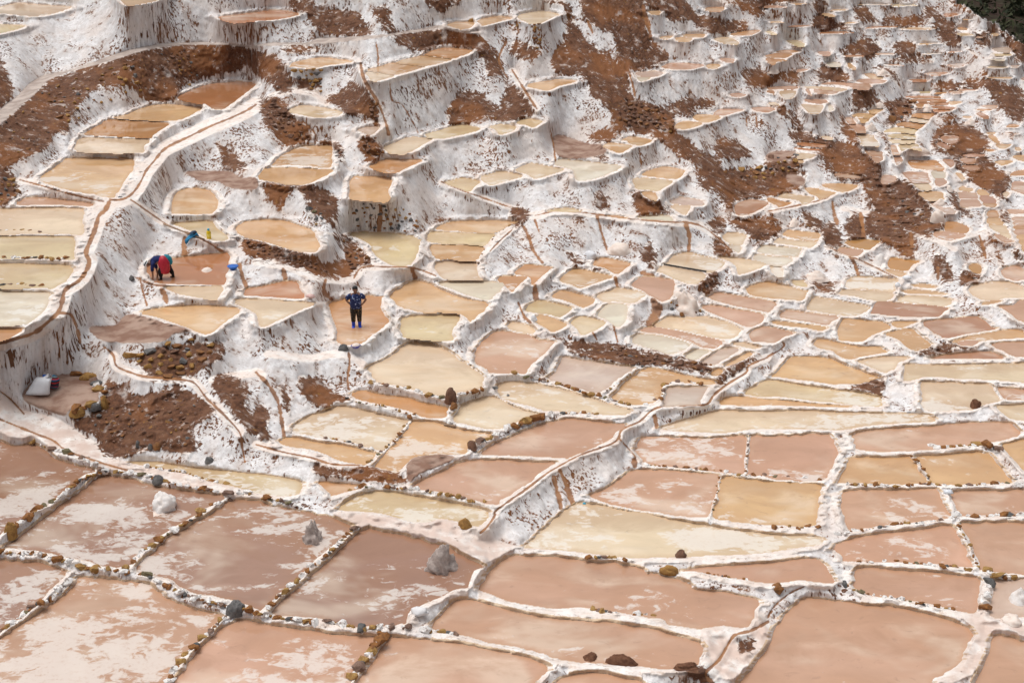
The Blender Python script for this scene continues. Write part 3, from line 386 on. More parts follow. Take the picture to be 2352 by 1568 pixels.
FEATS = """E|0.00|0,1252 218,1034 436,817 653,751 980,632 1307,523 1633,446 1906,436 2287,446 2504,468 2515,566 2396,697 2069,751 1797,871 1764,980 1470,1013 1361,871 1089,849 926,904 762,1089 708,1198 675,1361 544,1307 490,1470 327,1546 109,1633 0,1707 -218,1742 -218,1361
E|0.00|-218,523 0,588 65,762 142,926 0,1078 -218,1176
E|0.00|-218,1708 87,1708 152,1773 196,1914 109,1991 0,2056 -218,2056
E|0.00|2156,1394 2287,1503 2450,1633 2483,1707 2308,1707 2200,1546
E|0.00|2614,980 2756,969 2887,1089 3028,1230 3148,1350 3039,1426 2832,1470 2767,1372 2669,1252 2604,1089
E|0.00|2560,501 2669,544 2734,523 2832,653 2908,817 2908,915 2778,915 2691,806 2560,751 2495,653
E|0.00|3083,98 3377,98 3594,120 3649,229 3703,327 3540,359 3268,348 3170,305 3104,196
E|0.00|2908,0 3126,0 3137,98 2996,120 2908,76
E|0.00|3758,65 3867,54 3921,196 3954,305 3867,327 3812,240 3736,142
E|0.00|4237,-33 4585,-33 4574,54 4411,109 4302,65
E|0.00|3257,947 3388,926 3518,817 3627,871 3736,1002 3790,1176 3790,1252 3703,1230 3649,1143 3496,1154 3388,1067 3279,1013
E|0.00|4476,1078 4629,904 4792,936 4912,1034 5064,1176 5021,1230 4901,1176 4738,1209 4520,1252 4466,1154
E|0.00|4792,294 4836,392 4999,588 5054,762 5120,980 5120,1209 4999,1089 5054,926 5010,762 4868,751 4847,610 4738,436
E|0.00|3921,327 4302,283 4629,316 4770,359 4770,468 4574,457 4411,436 4259,501 4063,479 3976,414
E|0.00|2810,468 2919,441 3170,457 3213,501 2996,534 2843,523
E|0.00|3562,1394 3703,1350 3812,1448 3845,1579 3714,1633 3649,1568
E|0.00|3192,1405 3344,1405 3431,1470 3464,1633 3540,1707 3496,1707 3388,1579 3322,1459 3192,1448
E|0.00|2930,784 3192,806 3202,915 3083,904 2952,849
E|0.00|2560,1816 2778,1833 3050,1844 3322,1925 3377,2034 3366,2317 3268,2176 3104,2143 3083,2034 2941,1893 2832,2089 2919,2176 2800,2121 2669,1925
E|0.00|2397,2372 2560,2404 2832,2481 2996,2519 3170,2568 3257,2688 3322,2753 3213,2753 2887,2633 2560,2568 2418,2513
E|0.00|3192,2306 3431,2350 3540,2415 3649,2535 3758,2644 3584,2666 3486,2764 3322,2753 3235,2633 3453,2611 3398,2404
E|0.00|1361,3611 1590,3480 2069,3415 2232,3415 2210,3578 2014,3676 1851,3763 1633,3774 1470,3720
E|0.00|697,4145 871,4134 1024,4068 1089,3905 1034,3807 1198,3818 1285,3938 1470,3938 1688,3872 1764,3840 1906,3927 2069,4025 2156,4112 2047,4199 1916,4286 1960,4482 1851,4537 1612,4493 1394,4526 1176,4580 980,4482 980,4362 762,4264
E|0.00|2102,3851 2232,3742 2396,3785 2494,3883 2450,4025 2560,4243 2560,4341 2450,4264 2341,4123 2232,3992
E|0.00|2996,3742 3159,3785 3300,3894 3518,3981 3496,4025 3322,4025 3311,4068 3213,4079 3104,4025 3017,3938 2974,3807
E|0.00|2560,4068 2647,4047 2702,4177 2669,4286 2723,4395 2560,4341
E|0.00|2767,3829 2876,3938 2908,4025 2898,4177 2843,4068
E|0.00|3627,4656 3758,4678 4030,4743 4030,4841 3758,4820 3540,4787 3213,4754 3104,4700 3170,4656 3540,4700
E|0.00|5643,0 5730,142 5817,359 6046,523 6154,610 6296,675 6274,740 6329,969 6448,1013 6644,1089 6742,1154 6753,1339 6862,1394 7026,1524 7189,1590 7189,1707 6917,1633 6666,1470 6536,1361 6318,1307 6122,1285 6100,1089 5915,958 5860,784 5752,751 5556,730 5512,577 5556,501 5643,381 5664,218 5621,65 5425,22 5425,0
E|0.00|5839,-44 6394,-44 6481,359 6536,436 6699,544 6623,642 6350,697 6209,621 6165,468 6100,327 5926,250 5817,109
E|0.00|6470,-44 6808,-44 6971,142 7134,163 7298,218 7298,327 7080,316 6906,196 6677,218 6644,109 6503,87
E|0.00|5120,817 5207,926 5338,1132 5120,1198 5076,1034
E|0.00|5120,414 5229,414 5403,490 5392,566 5229,610 5120,544
E|0.00|6732,1034 6884,958 6960,1089 6906,1176 6753,1111 6644,1089
E|0.00|6993,958 7189,1024 7080,1111 6993,1045
E|0.00|7167,1383 7352,1394 7516,1524 7407,1579 7189,1557
E|0.00|5882,1361 6046,1285 6187,1361 6046,1416 5882,1426
E|0.00|5904,1568 6046,1503 6100,1601 5991,1601
E|0.00|7167,0 7680,0 7680,65 7614,185 7516,131 7352,54 7211,33
E|0.00|7276,218 7461,196 7461,316 7298,316
E|0.00|7428,675 7624,697 7680,762 7680,871 7516,871 7439,806
E|0.00|6960,1708 7680,1708 7680,1936 7363,1980 7178,1838 7036,1773
E|0.00|6971,1816 7102,1795 7298,1893 7341,2012 7352,2143 7254,2078 7189,1925 6993,1871
E|0.00|6361,1904 6427,1925 6601,2023 6732,2127 6361,2143
E|0.00|5948,1904 6046,1947 6089,2100 5991,2110 5958,2012
E|0.00|5643,2502 5730,2513 5882,2633 6078,2677 6078,2720 5937,2688 5817,2622 5719,2688 5730,2611
E|0.00|7080,2187 7222,2176 7254,2252 7211,2339 7113,2274
E|0.00|7309,2198 7614,2176 7657,2296 7657,2415 7581,2459 7526,2361 7320,2252
E|0.00|7134,2383 7189,2383 7320,2535 7145,2546
E|0.00|6427,2492 6492,2404 6579,2611 6536,2688 6405,2579
E|0.00|6982,2851 7080,2742 7156,2720 7189,2840 7102,2938 7036,2938
E|0.00|5120,2067 5229,2067 5316,2143 5283,2187 5120,2296 5120,2143
E|0.00|5654,3415 5882,3415 6154,3437 6427,3502 6644,3546 6862,3589 7113,3644 7113,3709 6971,3720 6699,3665 6481,3633 6318,3644 6209,3633 5991,3589 5686,3513
E|0.00|7200,3720 7516,3557 7603,3557 7352,3731 7189,3785
E|0.00|7145,3851 7189,3774 7287,3796 7189,3851
E|0.00|5839,6568 6046,6536 6209,6568 6350,6623 6318,6655 6100,6612 5882,6601
E|0.00|6699,6677 6971,6655 7080,6699 7189,6797 7026,6808 6862,6721
E|0.00|7385,6427 7494,6340 7570,6405 7461,6514 7385,6536
E|0.00|8464,3851 8660,3818 8802,3763 8867,3774 8812,3959 8638,3938 8551,3894
E|0.00|9096,3518 9335,3469 9466,3426 9640,3469 9803,3459 9727,3502 9466,3535 9292,3562
E|0.00|9716,4047 9760,3998 9858,4025 9749,4112
E|0.00|8094,33 8137,0 8290,0 8268,87 8203,131 8116,65
E|0.00|7626,-33 8061,-33 7843,44 7680,54 7626,54
E|0.00|8137,174 8224,142 8442,240 8529,305 8333,305 8170,294 8116,218
E|0.00|8540,44 8660,65 8769,196 8769,250 8649,218 8551,163
E|0.00|8834,218 8900,120 9019,174 9204,142 9248,250 9041,261 8856,261
E|0.00|9226,87 9313,65 9477,196 9575,218 9531,305 9379,283 9292,196
E|0.00|9379,283 9509,294 9629,403 9618,457 9749,566 9814,675 9814,762 9858,871 9967,1034 10076,1143 10240,1230 10240,904 10076,849 9912,784 9847,708 9792,610 9749,512 9640,446 9444,457
E|0.00|8377,534 8606,381 8791,414 8802,501 8780,566 8660,588 8714,653 8878,675 8976,762 9030,958 8987,871 8878,762 8725,675 8660,566
E|0.00|7680,229 7843,316 8094,392 8224,457 8290,490 8377,534 8246,457 8007,359
E|0.00|8932,414 9139,414 9139,534 8965,523
E|0.00|8889,588 9096,566 9281,555 9335,632 8932,621
E|0.00|8529,904 8660,871 8725,871 8758,980 8878,1002 9096,991 9139,1089 8987,1220 8889,1263 8889,1089 8725,1056 8551,1100
E|0.00|8170,675 8388,675 8508,806 8203,817 8170,740
E|0.00|7680,740 7822,708 7985,697 7996,849 7843,806 7680,828
E|0.00|7680,1034 7843,1067 8007,1230 7996,1285 7789,1132 7680,1089
E|0.00|8399,1132 8464,1198 8595,1394 8584,1448 8442,1361 8399,1285
E|0.00|7887,1274 8007,1296 8377,1416 8388,1448 8181,1503 7941,1426 7909,1350
E|0.00|8181,1503 8388,1426 8638,1503 8769,1633 8802,1707 8333,1707 8246,1612
E|0.00|7680,1514 7974,1524 8007,1707 7680,1707
E|0.00|8736,1307 8856,1339 8932,1524 8932,1590 8856,1503 8856,1405
E|0.00|9357,1307 9531,1230 9694,1252 9858,1361 9923,1470 9836,1524 9945,1633 9912,1707 9586,1707 9531,1557 9368,1524 9313,1437
E|0.00|9422,1143 9553,1132 9531,1209 9422,1209
E|0.00|10032,1307 10130,1318 10130,1405
E|0.00|9379,784 9531,828 9694,784 9814,806 9825,871 9379,904
E|0.00|9466,0 9553,0 9694,87 9814,174 9694,142 9531,65
E|0.00|9727,316 9890,305 9923,436 9803,468
E|0.00|9967,261 10130,370 10293,457 10293,523 10076,479 10021,370
E|0.00|10141,512 10293,490 10293,621 10163,610
E|0.00|7680,1708 8039,1708 8039,1871 7898,1914 7680,1958
E|0.00|8312,1708 8769,1708 8660,1773 8551,1816 8388,1795
E|0.00|8638,1773 8802,1729 8823,1849 8856,2067 8747,2089 8660,1904
E|0.00|8812,1838 9019,1795 9183,1904 9292,2045 9302,2198 9346,2317 9292,2372 9096,2285 8878,2165 8747,2078 8878,1958
E|0.00|9313,2208 9455,2230 9444,2296 9313,2296
E|0.00|9684,1708 10076,1708 10108,1838 10032,1925 10097,2067 9912,1914 9749,1849 9694,1795
E|0.00|9477,1904 9586,1914 9607,2023 9749,2143 9673,2176 9531,2056
E|0.00|8475,2187 8573,2121 8660,2361 8660,2394 8486,2394
E|0.00|8660,2143 8769,2132 9030,2285 9041,2404 9030,2513 8878,2426 8682,2361
E|0.00|9085,2317 9150,2361 9161,2535 9019,2579 9052,2448
E|0.00|9204,2546 9313,2568 9379,2513 9466,2600 9531,2731 9531,2818 9422,2796 9313,2611
E|0.00|8224,2274 8333,2208 8431,2426 8377,2470 8257,2448
E|0.00|8007,2100 8170,2176 8224,2274 8083,2274
E|0.00|7680,2154 7767,2187 7843,2274 7745,2339 7702,2404 7680,2404
E|0.00|9618,2666 9694,2709 9836,2742 9782,2818 9618,2840
E|0.00|9760,2350 9858,2492 9869,2579 9803,2579
E|0.00|9956,2492 10054,2644 9988,2655
E|0.00|10097,2492 10240,2535 10240,2666 10163,2600
E|0.00|9858,2274 9945,2361 10163,2437 10108,2470 9912,2404
E|0.00|8094,2818 8290,2786 8355,2927 8224,2916 8137,2862
E|0.00|9978,2143 10065,2100 10108,2198 10076,2274
P|0.00|-218,1285 0,1089 185,947 272,849 436,751 653,708 871,642 1143,544 1361,479 1633,436 1960,419 2287,430 2560,468 2560,485 2287,449 1960,441 1633,468 1361,523 1089,610 762,697 490,795 381,904 218,1045 54,1198 -218,1394
P|0.00|2560,436 2832,425 3104,419 3170,376 3322,376 3540,365 3867,343 4193,289 4411,250 4629,283 4792,305 4738,340 4411,289 4193,314 3921,354 3649,394 3322,425 3213,436 2832,449 2560,460
T|0.00|1143,3254 1252,3145 1416,3156 1633,3221 1960,3308 1742,3330 1612,3415 1089,3415 936,3341 893,3254
T|0.00|240,4003 250,3883 436,3763 599,3742 784,3731 947,3785 1024,3829 980,3959 980,4025 697,4090 653,4155 436,4090
T|0.00|1851,1708 2287,1708 2396,1773 2560,1773 2560,1893 2287,1871 2178,1806 2014,1811 1938,1773
T|0.00|5545,1339 5882,1437 6024,1437 6078,1514 5904,1568 5588,1568
T|0.00|4084,4591 4324,4537 4564,4564 4411,4645 4193,4733 4084,4820
T|0.00|7680,1524 7898,1508 7974,1519 7854,1601 7680,1612
T|0.00|7854,1740 8039,1773 8039,1860 7898,1827
W|0.00|3322,5120 3518,5251 3649,5262 3976,5316 4302,5381 4520,5468 4629,5534 4847,5632 5120,5501 5120,5447 4956,5392 4803,5392 4629,5251 4411,5164 4248,5185 4084,5164 3867,5076 3540,5055
W|0.00|7680,6165 7548,6220 7505,6263 7189,6263 6993,6296 7047,6427 7015,6590 6971,6655 7134,6753 7352,6808 7407,6732 7680,6427
W|0.00|0,3905 240,4090 544,4155 762,4286 1089,4504 1198,4591 1361,4645 1742,4700 1960,4754 2265,4841 2560,4939 2560,5005 2265,4950 1960,4896 1742,4852 1361,4743 1034,4689 958,4645 762,4591 577,4547 327,4417 0,4395 -163,4395 -163,3905
W|0.00|9531,6100 9792,6133 9967,6187 10240,6209 10240,6372 9967,6296 9890,6405 9803,6644 9640,6786 9422,6827 9640,6590 9738,6340 9694,6242
C|2.72|2560,1045 2450,1111 2287,1187 2123,1252 1851,1383 1655,1481 1546,1601 1459,1707 1448,1729 1394,1838 1307,1947 1198,1996 1100,1991
C|4.57|1089,2023 1045,2110 991,2154 947,2296 904,2404 860,2524 893,2611 860,2709 784,2807 653,2894 621,3014 577,3123 436,3254 327,3330 109,3395 -163,3472
C|1.52|196,1795 436,1860 653,1925 926,1991 1034,2012
C|2.72|1307,1991 1524,2143 1688,2252 1906,2339 2069,2415 2221,2513
C|3.92|599,3123 708,3145 762,3265 806,3415
C|2.61|1034,3459 1132,3546 1165,3655 1307,3720 1470,3763 1851,3796 1960,3840 2069,3981 2232,4134 2396,4319 2417,4449 2450,4613
C|2.40|1405,2807 1426,2905 1470,3047
C|4.90|1612,2894 1644,2938 1666,3025
C|2.40|1372,2775 1524,2840 1688,2862 1764,2938
C|4.14|2396,2644 2428,2775 2472,2884
C|6.53|1851,2383 1840,2470 1851,2557
C|1.96|0,3905 109,3992 240,4134
C|2.40|0,4188 163,4253 381,4341 523,4395 653,4493 784,4547 1089,4645 1361,4722
C|3.48|3605,632 3638,784 3714,915 3790,1045 3856,1220 3888,1339
C|1.63|3758,425 3780,544 3780,653
C|1.52|3899,838 3921,1002 4019,1045 4117,1198 4182,1328
C|1.74|3028,1209 3148,1328 3153,1437
C|2.83|3486,3524 3496,3633 3475,3774 3486,3883
C|3.92|2560,3720 2691,3851 2778,4014 2821,4232 2843,4373
C|2.61|2560,4439 2832,4515 3104,4569 3322,4635 3594,4645
C|2.40|7680,3567 7483,3655 7461,3720 7287,3829 7145,3938 7069,4036 6917,4047 6644,4057 6514,4101 6394,4210 6220,4286 6187,4373 6100,4439 5817,4537 5588,4656 5447,4743 5262,4885 5120,4983 4957,5103 4945,5155 4868,5264 4804,5321
C|4.36|6546,4155 6568,4264
C|6.53|5599,4700 5654,4831 5730,5027
C|4.90|5534,4765 5577,4918 5610,5070
C|1.52|6187,4373 6296,4493 6361,4569
C|5.44|6340,4602 6350,4656
C|1.96|4411,1811 4629,1904 4847,1980 5120,2078
C|4.90|3812,2056 3801,2198 3790,2306
C|3.70|3257,2796 3235,2905 3322,2992
C|1.52|3540,2775 3627,2666 3867,2666 4139,2677 4357,2753
C|1.31|5120,2296 5010,2394 4901,2508
C|5.44|4117,2688 4150,2775
C|5.44|2832,2688 2854,2796
C|3.05|5969,2154 6013,2317 6046,2426 6078,2513
C|4.36|6851,2230 6895,2361 6884,2513
C|3.27|5240,2263 5294,2383 5338,2513 5425,2622
C|2.61|5349,2198 5392,2317
C|2.61|6133,3232 6176,3415
C|5.44|5349,2851 5360,3003
C|3.92|6154,2775 6176,2873
C|9.80|6536,3003 6568,3101 6514,3232
C|6.53|6427,2731 6525,2753
C|3.27|5185,3025 5240,3156 5305,3221
C|2.61|5926,3319 5969,3395
C|1.96|5349,2154 5556,2110 5817,2121 5991,2143 6318,2187 6732,2219 6862,2219 7026,2263 7189,2383 7320,2513
C|3.48|7680,6209 7516,6296 7385,6329 7320,6372 7189,6590 7058,6721 7134,6827
C|1.96|7680,6165 7745,6056 7898,5926 8039,5860
C|1.96|7680,3557 7789,3502 7843,3448 7822,3415
C|3.27|8508,2568 8551,2644 8584,2753
C|1.31|7680,2110 7898,2067 8192,2002 8333,1936
C|1.74|8268,2459 8442,2535 8606,2600 8769,2677 8965,2775
C|3.92|8322,2012 8344,2143 8377,2230
C|4.36|8606,2132 8627,2252 8638,2383
C|4.36|9106,2328 9117,2448 9096,2535
C|3.27|9792,2350 9836,2492 9858,2579
C|3.27|9379,2677 9379,2775
C|2.61|5120,697 5251,904 5370,1089
C|4.36|6427,65 6481,250 6514,392
C|2.40|6296,740 6329,860 6350,969
C|1.74|6394,1503 6416,1677
C|2.83|5164,218 5185,327
C|2.18|7559,1154 7570,1263
C|1.74|7461,1187 7472,1263
C|2.18|5501,1285 5534,1448 5556,1612
C|2.61|5882,218 5926,327
C|2.61|5064,414 4988,588 5064,762
O|0.00|9531,-218 9531,0 9694,87 9803,163 9988,250 10240,457 10620,653 10620,-218
S|0.30|1045,4711 893,4765 762,4820 653,4929 512,5016 381,5092 272,5177 109,5297
S|0.34|348,4417 512,4493 675,4526 817,4580 947,4645 1002,4689
S|0.30|1045,4700 1296,4733 1405,4743 1579,4787 1797,4852 2014,4885 2287,4939 2461,4929 2669,4983 2887,5027 2996,5059
S|0.26|1470,4667 1829,4722 2123,4809 2265,4841
S|0.27|2298,4994 2123,5048 2014,5114 1993,5144 1851,5231 1742,5297 1590,5395 1524,5460 1405,5525 1328,5623 1252,5678
S|0.30|0,5523 272,5534 403,5545 566,5599 697,5621 806,5675 969,5697 1089,5686 1241,5719 1470,5752 1655,5850 1797,5915 1949,5980 2091,6013 2221,6046 2352,6078 2504,6100 2560,6133 2778,6176 2974,6198 3148,6220 3268,6209 3420,6252 3616,6285 3801,6274 3932,6274 4074,6274 4248,6301 4411,6318 4553,6340
S|0.28|675,5817 566,5893 544,5969 414,6024 327,6078 240,6149 98,6242 0,6318
S|0.28|2341,6100 2200,6209 2102,6318 2014,6383 1938,6476 1851,6546 1797,6623 1742,6699 1699,6808
S|0.24|3540,5283 3453,5370 3398,5425 3322,5490 3257,5556 3192,5621 3104,5664 3072,5708 3028,5762 2963,5817 2908,5850 2854,5915 2767,5969 2712,6035 2680,6078
S|0.38|3834,6350 3801,6405 3703,6514 3649,6601 3594,6677 3529,6764
S|0.24|3714,3818 3867,3851 4084,3883 4172,3916 4291,3949 4411,3970
S|0.26|4607,3938 4749,3916 4814,3894 4945,3883 5075,3970
S|0.18|3464,3981 3594,4025 3823,4057 3997,4112 4139,4145
S|0.20|4106,4166 4052,4264 3997,4341 3932,4417 3867,4471 3812,4515 3692,4624
S|0.20|3257,4384 3366,4395 3486,4417 3605,4460 3714,4493
S|0.38|4705,4449 4803,4417 4879,4395 4956,4351 5075,4286 5142,4264 5272,4210 5338,4188 5425,4177 5512,4145
S|0.22|5621,4134 5730,4134 5839,4128 5969,4139
S|0.26|3496,4901 3627,4863 3867,4874 4161,4890 4270,4912 4466,4950 4574,4961 4705,5005 4847,5021
S|0.28|5142,3731 5262,3774 5360,3774 5436,3796 5577,3840 5686,3872 5762,3894 5839,3927 5915,3949 5980,3954 6046,3976 6209,4030 6285,4047
S|0.24|6459,4047 6546,4003 6612,3981 6634,3905 6634,3851 6775,3812 6884,3818 7015,3840
S|0.18|5991,3938 6100,3883 6176,3829 6296,3742 6427,3665
S|0.22|6470,4645 6634,4662 6753,4667 6862,4678 6960,4689 7058,4694 7211,4711 7254,4722 7385,4749 7537,4754 7646,4749 7702,4765 7756,4776 7876,4771 7952,4787 8050,4782 8192,4798
S|0.14|7477,4362 7477,4449 7472,4558 7456,4711
S|0.15|7200,4776 7178,4863 7156,4994 7124,5092
S|0.24|8475,4841 8551,4847 8660,4847 8747,4847 8834,4852 8954,4863 9085,4852 9281,4831 9444,4852 9575,4858 9694,4852 9836,4841 9945,4831 10076,4831 10195,4847
S|0.17|9117,4558 9161,4602 9226,4689 9270,4754 9302,4820
S|0.22|7745,5272 7898,5262 7985,5283 8083,5262 8181,5267
S|0.20|8377,5338 8551,5305 8802,5272 8943,5240 9052,5234 9204,5229 9411,5196 9531,5185
S|0.30|9553,5142 9749,5164 9912,5158 10043,5147 10108,5153 10217,5153
S|0.17|9586,5262 9640,5349 9694,5447 9738,5556 9782,5664
S|0.20|8584,5615 8714,5621 8834,5610 8965,5605 9063,5626 9172,5632 9292,5643 9422,5659 9542,5659 9694,5697
S|0.34|9869,5708 9967,5762 10130,5779
S|0.28|9901,5828 9869,5958 9847,6024 9847,6078
S|0.22|8442,5839 8606,5926 9008,5991 9204,6035 9357,6062 9520,6089
S|0.20|7080,5730 7254,5762 7472,5795
S|0.24|5882,5566 6133,5577 6252,5599
S|0.28|5926,6089 6024,6111 6372,6144 6536,6160
S|0.26|0,2312 65,2312 142,2312 229,2306 305,2317 403,2328
S|0.26|33,2579 142,2579 272,2579 348,2579 414,2579 512,2590 588,2590 664,2584
S|0.30|33,2862 218,2851 327,2867 414,2862
S|0.36|9313,4471 9368,4477 9771,4449 9869,4449 9978,4493
S|0.16|5097,2257 4966,2334 4923,2394 4847,2492 4825,2546 4792,2633
S|0.45|762,3753 915,3753
S|0.45|958,3818 980,3894 1045,3927 1040,4025 915,4047 762,4101
R|8.17|2560,1045 2450,1111 2287,1187 2123,1252 1851,1383 1655,1481 1546,1601 1459,1707 1448,1729 1394,1838 1307,1947 1198,1996
R|8.17|1089,2023 1045,2110 991,2154 947,2296 904,2404 860,2524 893,2611 860,2709 784,2807 653,2894 621,3014 577,3123 436,3254 327,3330 109,3395 -163,3472
R|3.27|196,1795 436,1860 653,1925 926,1991 1034,2012
R|3.81|1307,1991 1524,2143 1688,2252 1906,2339 2069,2415 2221,2513
R|4.90|1132,3546 1165,3655 1307,3720 1470,3763 1851,3796 1960,3840 2069,3981 2232,4134 2396,4319
R|4.36|7680,3567 7483,3655 7461,3720 7287,3829 7145,3938 7069,4036 6917,4047 6644,4057 6514,4101 6394,4210 6220,4286 6187,4373 6100,4439 5817,4537 5588,4656 5447,4743 5262,4885 5120,4983 4957,5103 4868,5264 4804,5321
R|4.36|5120,2143 5349,2154 5556,2110 5817,2121 5991,2143 6318,2187 6732,2219 6862,2219 7026,2263 7189,2383 7320,2513
R|3.27|7680,2110 7898,2067 8192,2002 8333,1936
R|3.27|8268,2459 8442,2535 8606,2600 8769,2677 8965,2775
R|2.83|8420,2078 8660,2121 8878,2176 9096,2306 9422,2426 9553,2492
R|2.83|9466,2426 9586,2383 9749,2339 9858,2296
R|4.36|2124,3796 2560,3720 2625,3774
R|3.81|2669,3535 2887,3557 3104,3578 3322,3535 3486,3546 3584,3600 3692,3698
R|4.36|2560,4439 2832,4515 3104,4569 3322,4635 3594,4645
R|3.27|4411,1811 4629,1904 4847,1980 5120,2078
R|4.36|3257,2796 3540,2775 3627,2666 3867,2666 4139,2677 4357,2753
R|4.36|2560,2611 2887,2666 3104,2753 3268,2796
R|2.83|5173,2252 5010,2394 4901,2508
R|3.27|5120,697 5251,904 5370,1089
R|2.83|3584,610 3638,784 3714,915 3790,1045 3856,1220 3888,1339
R|3.27|2702,969 2832,915 3028,909 3170,958 3257,1056"""

def parse(s):
    return np.array([[float(a) / 10 for a in q.split(',')] for q in s.split()])

ponds = []
for ln in PONDS.strip().split('\n'):
    code, lab, pts = ln.split('|')
    ponds.append(dict(tone=code[:2], film=int(code[2:]) / 10.0, label=lab, pts=parse(pts)))
feats = []
for ln in FEATS.strip().split('\n'):
    k, w, pts = ln.split('|')
    feats.append((k, float(w), parse(pts)))

def ray(u, v):
    x = (u - CU) / F; y = (CV - v) / F
    cp, sp = math.cos(PITCH), math.sin(PITCH)
    return x, cp + y * sp, -sp + y * cp          # dx, dy, dz

def world_pt(u, v, H):
    dx, dy, dz = ray(u, v)
    t = H / -dz
    return dx * t, dy * t, CAM_Z - H

# ------------------------------------------------------------------ raster helpers on the survey grid
ST = 1.0
U0, U1, V0, V1 = -80.0, 1105.0, -40.0, 740.0
NU = int((U1 - U0) / ST) + 1; NV = int((V1 - V0) / ST) + 1
if NU % 2 == 0: NU -= 1
if NV % 2 == 0: NV -= 1
gu = U0 + ST * np.arange(NU); gv = V0 + ST * np.arange(NV)

def smooth_poly(P, n=4, closed=True):
    if closed:
        A = np.roll(P, 1, 0); B = P; Cc = np.roll(P, -1, 0); D = np.roll(P, -2, 0)
    else:
        A = np.vstack([P[:1], P[:-2]]) if len(P) > 2 else P[:1]
        A = np.vstack([P[:1], P[:-1]])[:-1]; B = P[:-1]; Cc = P[1:]; D = np.vstack([P[2:], P[-1:]])
    out = []
    for k in range(n):
        t = k / n
        q = 0.5 * ((2 * B) + (-A + Cc) * t + (2 * A - 5 * B + 4 * Cc - D) * t * t + (-A + 3 * B - 3 * Cc + D) * t ** 3)
        out.append(q)
    R = np.stack(out, 1).reshape(-1, 2)
    if not closed: R = np.vstack([R, P[-1:]])
    return R

def raster(P):
    """indices (slice rows, slice cols) and boolean mask of grid nodes inside polygon P"""
    c0 = max(0, int((P[:, 0].min() - U0) / ST)); c1 = min(NU, int((P[:, 0].max() - U0) / ST) + 2)
    r0 = max(0, int((P[:, 1].min() - V0) / ST)); r1 = min(NV, int((P[:, 1].max() - V0) / ST) + 2)
    if c1 <= c0 or r1 <= r0: return None
    X = gu[c0:c1][None, :]; Y = gv[r0:r1][:, None]
    m = np.zeros((r1 - r0, c1 - c0), bool)
    n = len(P)
    for i in range(n):
        x1, y1 = P[i]; x2, y2 = P[(i + 1) % n]
        if y1 == y2: continue
        cond = (y1 > Y) != (y2 > Y)
        xi = (x2 - x1) * (Y - y1) / (y2 - y1) + x1
        m ^= cond & (X < xi)
    return slice(r0, r1), slice(c0, c1), m

def blur(a, r, it=2):
    a = a.astype(np.float32)
    for _ in range(it):
        for ax in (0, 1):
            p = np.pad(a, [(r + 1, r) if ax == 0 else (0, 0), (r + 1, r) if ax == 1 else (0, 0)], mode='edge')
            cs = np.cumsum(p, axis=ax, dtype=np.float64)
            if ax == 0: a = (cs[2 * r + 1:] - cs[:-2 * r - 1]) / (2 * r + 1)
            else: a = (cs[:, 2 * r + 1:] - cs[:, :-2 * r - 1]) / (2 * r + 1)
            a = a.astype(np.float32)
    return a

def hash3(ix, iy, iz, seed):
    h = (ix.astype(np.uint32) * np.uint32(374761393)) ^ (iy.astype(np.uint32) * np.uint32(668265263)) ^ (iz.astype(np.uint32) * np.uint32(2147483647 & 1274126177))
    h = h + np.uint32((seed * 2654435761) & 0xffffffff)
    h = (h ^ (h >> np.uint32(13))) * np.uint32(1274126177)
    h = h ^ (h >> np.uint32(16))
    return (h & np.uint32(0xffffff)).astype(np.float32) / 16777215.0

def vnoise(x, y, z, seed=0):
    xi = np.floor(x); yi = np.floor(y); zi = np.floor(z)
    fx = (x - xi).astype(np.float32); fy = (y - yi).astype(np.float32); fz = (z - zi).astype(np.float32)
    fx = fx * fx * (3 - 2 * fx); fy = fy * fy * (3 - 2 * fy); fz = fz * fz * (3 - 2 * fz)
    xi = xi.astype(np.int64); yi = yi.astype(np.int64); zi = zi.astype(np.int64)
    r = 0
    for a in (0, 1):
        wx = fx if a else 1 - fx
        for b in (0, 1):
            wy = fy if b else 1 - fy
            for c in (0, 1):
                wz = fz if c else 1 - fz
                r = r + wx * wy * wz * hash3(xi + a, yi + b, zi + c, seed)
    return r

def sstep(x):
    x = np.clip(x, 0, 1); return x * x * (3 - 2 * x)

# ponds -> label map
lab = np.full((NV, NU), -1, np.int32)
areas = np.zeros(len(ponds))
for k, p in enumerate(ponds):
    Q = smooth_poly(p['pts'])
    # natural wobble of the shore
    c = Q.mean(0); d = Q - c
    rad = np.hypot(d[:, 0], d[:, 1])[:, None] + 1e-6
    wob = np.minimum(0.75, 0.022 * rad) * NR.normal(size=(len(Q), 1))
    p['poly'] = Q + d / rad * wob
    r = raster(p['poly'])
    if r is None: continue
    sub = lab[r[0], r[1]]; sub[r[2] & (sub < 0)] = k
for k in range(len(ponds)): areas[k] = 0
cnt = np.bincount(lab[lab >= 0].ravel(), minlength=len(ponds)); areas[:] = cnt
isp = lab >= 0
# share of each grid cell that is water (4 sub-samples), for a smooth shoreline
cov0 = np.zeros((NV, NU), np.float32)
_gu, _gv = gu, gv
for _ox, _oy in ((-.25, -.25), (.25, -.25), (-.25, .25), (.25, .25)):
    gu = _gu + _ox * ST; gv = _gv + _oy * ST
    acc = np.zeros((NV, NU), bool)
    for p in ponds:
        r = raster(p['poly'])
        if r is not None: acc[r[0], r[1]] |= r[2]
    cov0 += acc * .25
gu, gv = _gu, _gv

